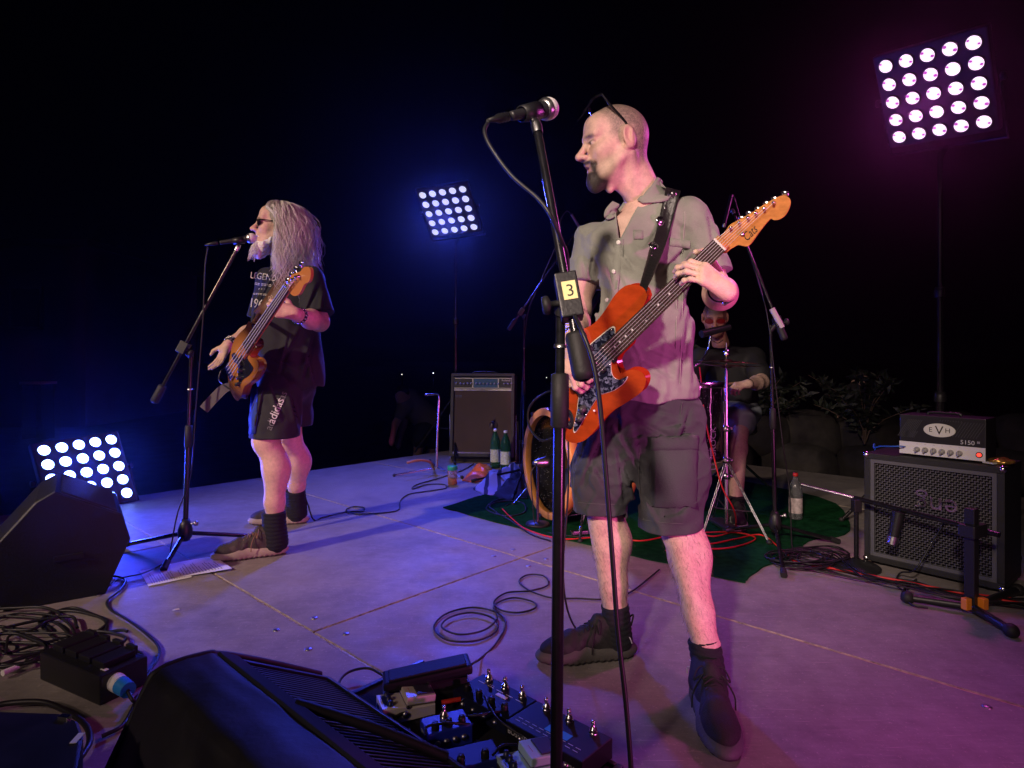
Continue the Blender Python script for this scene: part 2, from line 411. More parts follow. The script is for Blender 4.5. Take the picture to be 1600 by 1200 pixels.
# thin aluminium trim lying in the seams, a little below the boards
for t in SEAM_T[1:-1]:
    MB().box(ST((S0+S1)/2, t, -.0075), ((S1-S0)/2-.03, .0032, .004), R_deck).build('seam_trim', GOLD, stage_o)
MB().box(ST(-2.06, (1.15+T1)/2, -.0085), (.0032, (T1-1.15)/2-.05, .004), R_deck).build('seam_trim', GOLD, stage_o)
for s, t in [(-2.06+ds, tt+dt) for tt in (1.15, 2.29, 3.43) for ds in (-.11, .11) for dt in (-.075, .075)]:
    if tt_ok if (tt_ok := True) else False:
        o = bpy.data.objects.new('bolt', bolt_mb); COL.objects.link(o); o.location = ST(s+random.uniform(-.01, .01), t+random.uniform(-.01, .01), .0012); o.parent = stage_o
for s, t in [(-1.1, 2.20), (-.2, 2.22), (.7, 2.20), (-3.4, 2.2), (-3.3, 2.37), (-4.3, 2.21), (.1, 3.34), (-1.0, 1.24), (-3.2, 1.06)]:
    o = bpy.data.objects.new('bolt', bolt_mb); COL.objects.link(o); o.location = ST(s, t, .0012); o.parent = stage_o
# the ground below and around the stage
gm = mat('dark_earth', (.055, .05, .042), .95, var=(2.5, .5), bump=(12, .8))
gr = MB().add([(-200, -60, -.9), (200, -60, -.9), (200, 300, -.9), (-200, 300, -.9)], [(0, 1, 2, 3)]).build('ground', gm); tag(gr, None, None, kind='structure')
# rock retaining wall behind the right of the stage, each boulder its own piece
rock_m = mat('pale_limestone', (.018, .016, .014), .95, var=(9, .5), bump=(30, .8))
wall = thing('stone_wall', 'low dry wall of pale boulders behind the drum riser, lost in the dark', 'stone wall')
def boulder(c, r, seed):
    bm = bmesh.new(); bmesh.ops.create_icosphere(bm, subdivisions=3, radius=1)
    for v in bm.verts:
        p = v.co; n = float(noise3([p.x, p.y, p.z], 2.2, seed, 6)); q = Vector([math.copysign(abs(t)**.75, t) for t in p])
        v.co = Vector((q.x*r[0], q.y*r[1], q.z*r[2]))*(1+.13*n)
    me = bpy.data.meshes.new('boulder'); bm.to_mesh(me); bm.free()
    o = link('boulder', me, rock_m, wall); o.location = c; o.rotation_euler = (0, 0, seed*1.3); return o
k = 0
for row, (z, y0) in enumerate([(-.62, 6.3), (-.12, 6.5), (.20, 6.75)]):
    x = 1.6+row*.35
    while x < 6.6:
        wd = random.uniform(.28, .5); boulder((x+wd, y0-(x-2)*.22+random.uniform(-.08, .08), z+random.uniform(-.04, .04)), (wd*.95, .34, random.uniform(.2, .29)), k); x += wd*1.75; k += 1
# bushes above the wall: stem clusters with leaf blades
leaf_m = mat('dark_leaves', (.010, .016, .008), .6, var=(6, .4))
stem_m = mat('woody_stem', (.09, .06, .04), .85)
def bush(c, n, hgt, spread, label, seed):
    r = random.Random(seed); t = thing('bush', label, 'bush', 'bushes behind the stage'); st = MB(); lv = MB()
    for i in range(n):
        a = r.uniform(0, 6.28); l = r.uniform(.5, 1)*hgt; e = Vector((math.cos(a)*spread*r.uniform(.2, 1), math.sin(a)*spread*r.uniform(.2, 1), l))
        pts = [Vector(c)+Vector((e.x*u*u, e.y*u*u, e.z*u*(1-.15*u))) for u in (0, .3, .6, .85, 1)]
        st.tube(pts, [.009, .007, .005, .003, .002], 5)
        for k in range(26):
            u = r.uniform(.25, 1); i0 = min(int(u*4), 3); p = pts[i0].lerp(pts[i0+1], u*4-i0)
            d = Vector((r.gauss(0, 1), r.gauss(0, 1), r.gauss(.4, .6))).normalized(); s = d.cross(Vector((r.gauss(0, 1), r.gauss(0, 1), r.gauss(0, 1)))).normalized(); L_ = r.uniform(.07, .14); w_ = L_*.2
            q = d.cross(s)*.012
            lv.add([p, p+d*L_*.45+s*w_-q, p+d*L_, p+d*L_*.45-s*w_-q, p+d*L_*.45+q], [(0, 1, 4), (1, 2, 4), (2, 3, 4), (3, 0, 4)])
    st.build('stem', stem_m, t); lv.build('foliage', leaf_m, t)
bush((2.65, 6.5, .2), 20, .75, .5, 'leafy shrub on the boulder wall behind the clear red capped bottle', 1)
bush((3.5, 6.1, .15), 22, .85, .55, 'leafy shrub growing beside the dim figure behind the amplifier', 2)
bush((2.1, 6.9, .2), 16, 1.15, .45, 'tall thin shrub above the boulder wall near the drummer', 3)
# dark building far away on the left and tiny distant lights
bd = thing('far_building', 'dark flat roofed building barely visible far behind the blue floor light', 'building')
bm_ = mat('dark_render_wall', (.10, .10, .11), .9, var=(.6, .2))
MB().box((-16, 20, 1.4), (4.2, 3, 2.7)).build('wall', bm_, bd)
MB().box((-16, 20, 4.18), (4.4, 3.2, .09)).build('roof', mat('roof_felt', (.06, .06, .065), .9), bd)
for x, z in ((-17.8, 2.4), (-15.6, 2.4), (-13.4, 2.4)):
    fr = MB().box((x, 16.97, z), (.45, .05, .6)).build('window', mat('window_frame', (.12, .12, .12), .6), bd)
    MB().box((x, 16.915, z), (.38, .012, .52)).build('pane', mat('window_pane', (.01, .012, .02), .08), fr)
for i, (px, py, d, e) in enumerate([(628, 585, 40, 2.2), (677, 583, 40, 4.5), (744, 584, 40, 1.2), (854, 590, 40, 1.2)]):
    p = P(px, py, d); t = thing('far_lamp', 'tiny white street lamp glowing far off behind the stage', 'street lamp', 'distant street lamps')
    MB().tube([(p.x, p.y+.1, -.9), (p.x, p.y+.1, p.z)], .04, 6).build('pole', TUBE(), t)
    MB().sphere(p, .03, 5).build('lamp', mat('lamp_glow_%d' % i, (1, 1, 1), emit=(1, .95, .9, e)), t)
# far table strip with a faint gleam on the left
tb = thing('far_bench', 'pale bench top far away in the dark beyond the blue floor light', 'bench')
MB().box(P(60, 598, 14), (.28, .2, .03)).build('seat', mat('pale_wood', (.5, .48, .46), .6), tb)
for dx in (-.22, .22): MB().box(P(60, 598, 14)+Vector((dx, 0, -.65)), (.03, .16, .62)).build('leg', TUBE(), tb)
# green drum carpet
cp = [(-.46, 4.10), (-.2, 3.84), (.35, 3.34), (.75, 2.98), (1.0, 2.75), (1.07, 2.78), (1.22, 2.95), (1.38, 3.04), (1.62, 3.35), (1.95, 3.55), (2.2, 4.4), (1.5, 5.4), (.9, 5.6), (.2, 5.0), (-.12, 4.6)]
cm = mat('green_felt_carpet', (.008, .052, .018), 1.0, var=(26, .35), bump=(420, 1.0), spec=.0)
cq = smooth_path([Vector((x, y, 0)) for x, y in cp]+[Vector((*cp[0], 0))], 5)[:-1]
cpo = MB().prism([(p.x+random.uniform(-.008, .008), p.y+random.uniform(-.008, .008)) for p in cq], Matrix.Identity(4), .002, .008).build('drum_carpet', cm)
tag(cpo, 'dark green felt carpet laid under the drum kit', 'carpet')
# ------------------------------------------------------------------ LED panels: lens matrix, housing, yoke, pole, light
def Rypr(y, p, r): return Matrix.Rotation(y, 3, 'Z') @ Matrix.Rotation(p, 3, 'X') @ Matrix.Rotation(r, 3, 'Y')
def led_panel(loc, ypr, sp, lens_e, beam_col, beam_w, beam_size, label, pole=None, chip=None):
    if chip:
        chip_me = MB().lathe([(0, -.001), (.007, -.0008), (.0095, .0006)], Matrix.Rotation(PI/2, 4, 'X') @ Matrix.Diagonal((1.1, .9, -1, 1)), 12).mesh('led_chip'); chip_me.materials.append(mat('led_chip_magenta', (.3, .05, .3), .4, emit=chip))
    t = thing('led_panel_light', label, 'stage light', 'matrix stage lights'); R = Rypr(*ypr); L0 = Vector(loc); h = sp*2.5+.012
    hs = MB()
    hs.box(L0+R @ Vector((0, .035, 0)), (h, .028, h), R, .01)
    for i in range(7): hs.box(L0+R @ Vector((-h+.04+i*(2*h-.08)/6, .075, 0)), (.004, .014, h*.8), R)
    hs.build('housing', BLACK(), t)
    lm = mat('led_lens_'+label[:12], (.6, .6, .65), .2, emit=lens_e); rim = mat('lens_rim', (.02, .02, .022), .3)
    lens_me = MB().lathe([(0, -.012), (.012, -.0105), (.026, -.0065), (.034, 0)], Matrix.Rotation(PI/2, 4, 'X') @ Matrix.Diagonal((sp/.1, sp/.1, -1, 1)), 20).mesh('lens'); lens_me.materials.append(lm)
    rim_me = MB().lathe([(.034, 0), (.036, -.010), (.039, -.006), (.040, 0)], Matrix.Rotation(PI/2, 4, 'X') @ Matrix.Diagonal((sp/.1, sp/.1, -1, 1)), 20).mesh('lens_rim'); rim_me.materials.append(rim)
    for i in range(5):
        for j in range(5):
            q = L0+R @ Vector(((i-2)*sp, .004, (2-j)*sp))
            a = bpy.data.objects.new('lens', lens_me); COL.objects.link(a); a.parent = t; a.location = q; a.rotation_euler = R.to_euler()
            c = bpy.data.objects.new('lens_rim', rim_me); COL.objects.link(c); c.parent = a
            if chip:
                for cx_, cz_ in ((-.019, .017), (.024, -.008)):
                    if (i*3+j*5) % 7 == 0 and cx_ > 0: continue
                    k_ = bpy.data.objects.new('led_chip', chip_me); COL.objects.link(k_); k_.parent = a; k_.location = (cx_*sp/.1, -.0105, cz_*sp/.1); k_.scale = (.7+.1*((i+j) % 4),)*3
    yk = MB()
    yk.tube([L0+R @ Vector((sx*(h+.018), .04, 0)) if k == 0 else L0+R @ Vector((sx*(h+.018), .04+.01*k, -(h+.06)*k)) for sx in (-1,) for k in (0, 1)]+[L0+R @ Vector((h+.018, .05, -(h+.06))), L0+R @ Vector((h+.018, .04, 0))], .010, 6)
    yk.build('yoke', TUBE(), t)
    for sx in (-1, 1): MB().lathe([(0, .02), (.022, .02), (.022, 0), (0, 0)], M4(L0+R @ Vector((sx*(h+.02), .04, 0)), R @ basis((sx, 0, 0))), 10).build('clamp_knob', BLACK(), t)
    y0 = L0+R @ Vector((0, .05, -(h+.06)))
    if pole:
        px, py = pole; MB().tube([y0, (px, py, y0.z-.10)], .014, 8).build('spigot', TUBE(), t)
        MB().tube([(px, py, y0.z-.06), (px, py, 1.35)], .014, 10).tube([(px, py, 1.4), (px, py, .75)], .0175, 10).tube([(px, py, .8), (px, py, .25)], .0225, 10).build('pole', TUBE(), t)
        for z in (1.38, .78): MB().lathe([(.03, -.03), (.032, 0), (.026, .03), (.0, .03)], M4((px, py, z)), 12).build('collar', BLACK(), t)
        for k in range(3):
            a = k*2.094+.6; e = Vector((px+.5*math.cos(a), py+.5*math.sin(a), .012))
            lg = MB().tube([(px+.02*math.cos(a), py+.02*math.sin(a), .62), e], .011, 8).tube([(px+.02*math.cos(a), py+.02*math.sin(a), .27), Vector((px, py, .62)).lerp(e, .55)], .008, 6).build('leg', TUBE(), t)
            MB().sphere(e+Vector((0, 0, .006)), .016, 6).build('rubber_foot', RUBBER(), lg)
    else:
        for sx in (-1, 1): MB().tube([y0+R @ Vector((sx*.16, 0, 0)), Vector((y0.x+(R @ Vector((sx*.16, 0, 0))).x, y0.y+.02, .008))], .012, 6).build('floor_bracket', TUBE(), t)
    l = spot('led_beam', L0+R @ Vector((0, -.03, 0)), L0+R @ Vector((0, -3, 0)), beam_col, beam_w, beam_size, sp*1.6, .9); l.parent = t
    return t
led_panel((-2.861, 4.134, .235), (.956, -.45, -.072), .10, (.16, .26, 1.0, 26), (.02, .04, 1), 300, 150, 'blue matrix light standing on the deck behind the left monitor wedge')
led_panel((-.639, 6.18, 2.478), (-.181, .732, -.101), .105, (.62, .66, .72, 1.0), (.06, .08, 1), 600, 120, 'pale blue matrix light on a pole behind the brown combo amplifier', pole=(-.575, 6.28))
led_panel((2.366, 3.45, 2.487), (-1.033, .626, .123), .107, (1.0, .74, .96, 1.35), (1, .10, .70), 120, 110, 'magenta matrix light on a pole behind the black guitar cabinet', pole=(2.46, 3.53), chip=(.62, .10, .55, .8))
# ================================================================== people
SKIN = np.array((.68, .45, .36)); 
skin_m = mat('skin', (.56, .37, .285), .44, attr=True, var=(60, .13), bump=(330, .55), spec=.45)
hairy_skin = skin_m
def hframe(o, fwd, up=(0, 0, 1), sc=1.0):
    y = Vector(fwd).normalized(); x = y.cross(Vector(up)).normalized(); z = x.cross(y); return frame(x*sc, y*sc, z*sc, o)
def head(Mh, neck_to, neck_r, kind, h=.0026):
    """local axes: x to the person's right, y forward, z up; returns verts in world, faces, colours"""
    nb = Mh.inverted() @ Vector(neck_to)
    lo = (min(-.11, nb.x-.08), min(-.125, nb.y-.09), nb.z-.02); hi = (max(.11, nb.x+.08), .155, .145)
    V = Vol(lo, hi, h)
    V.ell((0, -.008, .043), (.076, .093, .083), k=.02)
    V.ell((0, -.03, .02), (.072, .075, .075), k=.03)
    V.ell((0, .030, -.040), (.057, .066, .082), k=.035)
    V.ell((0, .050, -.085), (.040, .042, .038), k=.03)
    V.ell((0, .073, -.108), (.024, .022, .020), k=.025)
    for s in (-1, 1):
        V.cap((s*.057, -.005, -.045), (s*.034, .058, -.098), .016, .014, k=.025)
        V.ell((s*.043, .058, -.024), (.021, .024, .022), k=.035)
        V.cap((s*.046, .078, .024), (s*.012, .094, .020), .011, .011, k=.018)
    V.ell((0, .066, .055), (.055, .03, .04), k=.03)
    if kind != 'singer':
        for s in (-1, 1): V.cap((s*.022, .100, -.038), (s*.036, .082, -.066), .0022, .0022, k=.008, op='-')
    for s in (-1, 1):
        V.ell((s*.033, .106, .001), (.020, .024, .0125), k=.012, op='-')
        V.ell((s*.032, .081, .001), (.0125, .0125, .0115), k=.002)
        V.cap((s*.046, .082, .0075), (s*.018, .091, .009), .0042, .0042, k=.005)
        V.cap((s*.045, .081, -.0085), (s*.019, .089, -.010), .0035, .0035, k=.006)
    V.cap((0, .092, .012), (0, .123, -.030), .008, .0115, k=.014)
    V.ell((0, .125, -.034), (.012, .011, .010), k=.008)
    for s in (-1, 1):
        V.ell((s*.013, .109, -.037), (.0085, .012, .0085), k=.008)
        V.ell((s*.0065, .116, -.046), (.0035, .006, .005), k=.003, op='-')
    V.ell((0, .094, -.052), (.020, .012, .012), k=.014)
    openm = kind == 'singer'
    lo_z = -.088 if openm else -.079
    V.cap((-.020, .090, -.066), (.020, .090, -.066), .0055, k=.009); V.cap((-.006, .098, -.0655), (.006, .098, -.0655), .0055, k=.008)
    V.cap((-.017, .088, lo_z), (.017, .088, lo_z), .0062, k=.009); V.cap((-.005, .094, lo_z), (.005, .094, lo_z), .0065, k=.008)
    if openm: V.ell((0, .102, -.0765), (.017, .03, .0085), k=.004, op='-')
    else: V.cap((-.021, .101, -.0722), (.021, .101, -.0722), .0022, k=.004, op='-'); V.ell((0, .104, -.0722), (.010, .012, .0045), k=.003, op='-')
    for s in (-1, 1):
        Re = np.array(Matrix.Rotation(s*-.30, 3, 'Z') @ Matrix.Rotation(-.18, 3, 'X'))
        V.ell((s*.084, -.018, .000), (.0105, .0235, .0365), Re, k=.006)
        V.ell((s*.0965, -.014, .003), (.0085, .0145, .0245), Re, k=.004, op='-')
        V.cap((s*.090, -.025, .018), (s*.090, -.022, -.012), .0038, .0035, k=.005)
        V.ell((s*.076, -.010, -.029), (.008, .010, .010), k=.008)
        V.ell((s*.084, -.001, -.004), (.006, .005, .008), k=.005)
    V.cap((0, -.034, -.02), nb, .047, neck_r, k=.035)
    V.cap((0, .014, -.098), nb+Vector((0, .030, .02)), .026, .032, k=.035)
    V.cap((0, .030, -.128), (0, .034, -.142), .011, .010, k=.02)      # larynx
    for s in (-1, 1): V.cap((s*.052, -.03, -.045), nb+Vector((s*.018, .058, .012)), .014, .013, k=.025)
    if kind == 'goatee':
        V.ell((0, .080, -.120), (.026, .027, .030), k=.016); V.cap((-.026, .088, -.056), (.026, .088, -.056), .006, k=.010); V.cap((0, .102, -.0555), (0, .102, -.0555), .005, k=.012)
        V.disp(lambda p: -.004*np.clip(1-((p[0]/.032)**2+((p[1]-.082)/.032)**2+((p[2]+.108)/.030)**2), 0, 1)*(1+.9*noise3(p, 900, 3)))
        V.disp(lambda p: -.002*np.clip(1-((p[0]/.030)**2+((p[1]-.100)/.020)**2+((p[2]+.055)/.010)**2), 0, 1)*(1+.9*noise3(p, 900, 4)))
    v, q = V.mesh(); x, y, z = v.T; ax_ = np.abs(x); c = np.tile(SKIN, (len(v), 1))
    sg = lambda t, w: 1/(1+np.exp(-np.clip(t/w, -40, 40)))
    nz = noise3(v.T, 60, 5); fine = np.random.default_rng(3).normal(size=len(v))*.8
    def mixc(m, col): 
        m = np.clip(m, 0, 1)[:, None]; c[:] = c*(1-m)+np.array(col)*m
    c *= (1+.035*np.random.default_rng(8).normal(size=len(v)))[:, None]; c *= (1+.05*noise3(v.T, 150, 15))[:, None]
    mixc(.30*sg(.05-np.abs(z+.03), .02)*sg(y-.05, .02), (.56, .28, .22))       # warmer cheeks and nose
    lip = np.exp(-((z+.066)/.0055)**2)+np.exp(-((z-lo_z)/.006)**2)
    mixc(.75*np.clip(lip, 0, 1)*sg(.023-ax_, .002)*sg(y-.086, .003), (.46, .20, .18))
    ear = sg(ax_-.073, .003)*sg(.02-np.abs(y+.015), .004)*sg(.034-np.abs(z), .004)
    mixc(.5*ear, (.60, .31, .25))
    eye = sg(.0135-np.sqrt((ax_-.032)**2+(z-.001)**2), .001)*sg(.0062-np.abs(z-.001), .0012)*sg(y-.085, .002); mixc(eye*.6, (.50, .42, .38))
    iris = sg(.0056-np.sqrt((ax_-.031)**2+(z-.001)**2), .0006)*sg(y-.086, .002); mixc(iris, (.03, .025, .02)); mixc(.8*sg(.0022-np.abs(z-.0066), .0008)*sg(.015-np.abs(ax_-.032), .003)*sg(y-.078, .003), (.10, .06, .05)); mixc(.35*sg(.006-np.abs(z+.012), .002)*sg(.016-np.abs(ax_-.032), .004)*sg(y-.07, .004), (.38, .22, .18))
    brow = sg(.0050-np.abs(z-.0215+.14*(ax_-.032)), .0015)*sg(.020-np.abs(ax_-.034), .003)*sg(y-.066, .004); mixc(brow*(.8+.2*fine), (.07, .05, .04))
    if kind == 'goatee':
        top = sg(.030-y+.5*(z-.04)*(z > .04)+.006*nz, .006)
        hr = top*sg(z-.006+.004*nz, .005)+sg(-.030-y, .006)*sg(z+.072, .008); hr = np.clip(hr, 0, 1)*(1-ear)
        hr = np.maximum(hr, .85*sg(.010-np.abs(y-.006), .004)*sg(z+.014, .006)*sg(.03-z, .01)*(1-ear))
        mixc(hr*(.74+.16*fine), (.12, .10, .088))
        g = sg(y-.046+.004*nz, .004)*sg(-.086-z+.003*nz, .004)*sg(.042-ax_, .005)
        g = np.maximum(g, sg(.006-np.abs(z+.0555), .0025)*sg(.032-ax_, .005)*sg(y-.080, .004))
        g = np.maximum(g, sg(.008-np.abs(ax_-.030), .004)*sg(-.052-z, .004)*sg(z+.115, .01)*sg(y-.065, .005))
        g = np.clip(g*1.35, 0, 1); g *= 1-.7*np.clip(lip, 0, 1)*sg(.02-ax_, .003)*sg(y-.092, .003)
        mixc(g*(.985+.03*fine), (.014, .011, .010))
        mixc(.10*sg(-.055-z, .02)*sg(y, .02), (.2, .15, .13))
    if kind == 'drummer':
        hr = np.clip(sg(z-.055+.3*(y-.03), .008)+sg(-.02-y, .01)*sg(z+.05, .01), 0, 1); mixc(hr*.9, (.03, .026, .024))
        mixc(.55*sg(-.05-z, .01)*sg(y-.02, .02), (.13, .1, .09))
    if openm:
        mixc(sg(.096-y, .003)*sg(.0095-np.abs(z+.0765), .001)*sg(.017-ax_, .002)*sg(y-.05, .004), (.10, .03, .03))
    return xf(Mh, v), q, c
def hand(V, Mh, curls, thumb, sc=1.0, spread=.0):
    """Mh: origin at the wrist, x towards the thumb, y along the fingers, z out of the back of the hand"""
    W = lambda *p: np.array(Mh @ Vector(p))
    bx = (.030, .0105, -.0095, -.0275); by = (.086, .090, .086, .077); ln = ((.044, .026, .021), (.048, .030, .022), (.044, .028, .021), (.034, .020, .019)); rr = [q_*sc for q_ in (.0090, .0093, .0088, .0078)]
    for i in range(4):
        V.cap(W(bx[i]*.45, .004, 0), W(bx[i], by[i], .002), .0150*sc, .0120*sc, k=.014)
        p = Vector((bx[i], by[i], .002)); a = 0; az = spread*(1.5-i)
        for j in range(3):
            a += curls[i][j]; d = Vector((math.sin(az)*math.cos(a), math.cos(az)*math.cos(a), -math.sin(a))); q = p+d*ln[i][j]
            V.cap(W(*p), W(*q), rr[i]*(1-.07*j), rr[i]*(.93-.09*j), k=.0025); 
            if j < 2: V.cap(W(*q), W(*q), rr[i]*1.06, k=.003)
            p = q
    V.cap(W(-.004, -.01, 0), W(-.004, .03, 0), .0235*sc, .021*sc, k=.016)
    V.cap(W(.018, .02, -.008), W(.024, .045, -.012), .017*sc, .014*sc, k=.014)
    t = [W(*p) for p in thumb]; V.chain(t, [q_*sc for q_ in (.0150, .0118, .0108, .0088)][:len(t)], k=.006)
    return V
def limb_cols(v, shade=1.0, hair=None, seed=1):
    c = np.tile(SKIN*shade, (len(v), 1)); n = noise3(v.T, 30, seed); c *= (1+.06*n)[:, None]; c[:, 1:] *= (1-.03*noise3(v.T, 55, seed+1))[:, None]; 
    return c
def nails(c, v, tips, r=.006):
    for t in tips:
        d = np.linalg.norm(v-np.array(t), axis=1); m = (d < r)[:, None]; c[:] = np.where(m, np.array((.66, .46, .40)), c)
def shoe(o, fwd, person, up_col, sole_col, lace_col, sc=1.0, pitch=0, accent=None):
    Mx = frame(*[a*sc for a in (Vector(fwd).normalized().cross(Vector((0, 0, 1))).normalized(), Vector(fwd).normalized(), Vector((0, 0, 1)))], (o[0], o[1], 0))
    U = Vol((-.075, -.12, .012), (.075, .225, .155), .003)
    U.ell((0, .130, .040), (.043, .075, .036), k=.02); U.cap((0, .095, .060), (0, -.02, .088), .030, .038, k=.03); U.cap((0, .02, .05), (0, -.045, .05), .040, .040, k=.02)
    U.cap((0, -.048, .055), (0, -.050, .108), .041, .039, k=.02); U.cap((0, -.02, .10), (0, .018, .112), .03, .022, k=.015)
    U.ell((0, -.034, .165), (.036, .040, .05), k=.008, op='-'); U.rbox((0, .04, -.02), (.1, .3, .045), .002, k=.004, op='-')
    U.disp(lambda p: .0016*noise3(p, 55, 11)+.0007*noise3(p, 160, 12)+.0016*np.sin(p[1]*170+p[2]*60)*np.exp(-((p[1]-.085)/.03)**2))
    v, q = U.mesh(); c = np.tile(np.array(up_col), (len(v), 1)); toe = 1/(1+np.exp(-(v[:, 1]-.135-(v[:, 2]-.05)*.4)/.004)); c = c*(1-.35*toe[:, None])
    ov = (np.abs(v[:, 0]) > .034) & (np.abs(np.sin((v[:, 1]-v[:, 2]*.7)*55)) > .75); c[ov] *= 1.5
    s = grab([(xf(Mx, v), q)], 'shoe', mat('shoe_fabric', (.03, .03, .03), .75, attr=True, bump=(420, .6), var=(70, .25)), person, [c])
    B = Vol((-.08, -.12, 0), (.08, .235, .06), .0032)
    B.ell((0, .125, .020), (.050, .093, .030), k=.03); B.ell((0, -.030, .022), (.046, .080, .034), k=.03); B.cap((0, .02, .02), (0, .10, .02), .036, .04, k=.03); B.cut((0, 0, .003), (0, 0, -1)); B.cut((0, .2, .036), (0, .12, 1))
    B.disp(lambda p: .0012*np.sign(np.sin(p[1]*300))*(p[2] < .012))
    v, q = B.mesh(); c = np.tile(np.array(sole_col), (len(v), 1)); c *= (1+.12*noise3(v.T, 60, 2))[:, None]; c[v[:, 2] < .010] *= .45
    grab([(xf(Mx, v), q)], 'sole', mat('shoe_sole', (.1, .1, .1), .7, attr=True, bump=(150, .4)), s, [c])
    lm = mat('lace_%d' % int(lace_col[0]*1000), lace_col, .8); lc = MB(); A = lambda *p: Mx @ Vector(p)
    for k in range(6):
        y = .028+k*.014; z = .1165-k*.0072
        lc.tube([A(-.024, y, z-.009), A(0, y+.006, z+.001), A(.024, y+.013, z-.012)], .0026, 5); lc.tube([A(.024, y, z-.009), A(0, y+.006, z+.001), A(-.024, y+.013, z-.012)], .0026, 5)
    for sx in (-1, 1):
        lc.tube(smooth_path([A(0, .022, .120), A(sx*.030, .02, .122), A(sx*.045, .028, .092), A(sx*.03, .03, .104), A(0, .024, .120)], 5), .0024, 5)
        lc.tube(smooth_path([A(0, .022, .120), A(sx*.026, .034, .106), A(sx*.050, .050, .070), A(sx*.053, .052, .035)], 5), .0024, 5)
    lc.build('lace', lm, s)
    tn = MB(); tn.tube(smooth_path([A(-.02, -.084, .10), A(0, -.098, .125), A(.02, -.084, .10)], 4), .003, 5)
    tn.build('heel_loop', lm, s)
    if accent:
        ac = MB()
        for sx in (-1, 1):
            ac.tube(smooth_path([A(sx*.0415, -.055, .085), A(sx*.0445, -.070, .074), A(sx*.0435, -.078, .055)], 4), .0016, 4); ac.tube([A(sx*.0385, -.048, .104), A(sx*.0405, -.060, .100)], .0014, 4)
        ac.build('reflective_piping', mat('reflective_silver', (.8, .8, .85), .3), s)
    return s
def sock(person, a, b, r0, r1, m):
    V = Vol(np.minimum(a, b)-.075, np.maximum(a, b)+.075, .0035); V.cap(a, b, r0, r1, k=.01)
    V.disp(lambda p: .0012*np.sin(p[2]*330+3*noise3(p, 25, 3))+.0009*noise3(p, 60, 2)); n = (np.array(b)-np.array(a)); V.cut(np.array(b), n)
    v, q = V.mesh(); return grab([(v, q)], 'sock', m, person)
A3 = lambda v: np.array(v, float)

# ------------------------------------------------------------------ the guitarist
def creases(V, lines, band=.03):
    """raised folds of cloth along traced lines (pixel lines measured on the photo, displacement in metres)"""
    def fn(p):
        px = CX+F*p[0]/p[1]; py = HY-F*(p[2]-CZ)/p[1]; out = np.zeros(len(px))
        for x0, y0, x1, y1, w, a in lines:
            dx, dy = x1-x0, y1-y0; L = dx*dx+dy*dy; t = np.clip(((px-x0)*dx+(py-y0)*dy)/L, 0, 1)
            nx = ((px-x0)*dy-(py-y0)*dx)/math.sqrt(L); dist = np.hypot(px-x0-t*dx, py-y0-t*dy); e = np.clip(4*t*(1-t), 0, 1)**.6
            # one steep and one gentle flank
            g = np.exp(-(dist/np.where(nx > 0, w*.55, w*1.5))**2); out -= a*1.0*e*g; out += a*.6*e*np.exp(-((nx-w*1.1)/(w*.6))**2)*np.exp(-np.clip(dist-np.abs(nx), 0, None)**2/9)
        return out
    V.disp(fn, band)
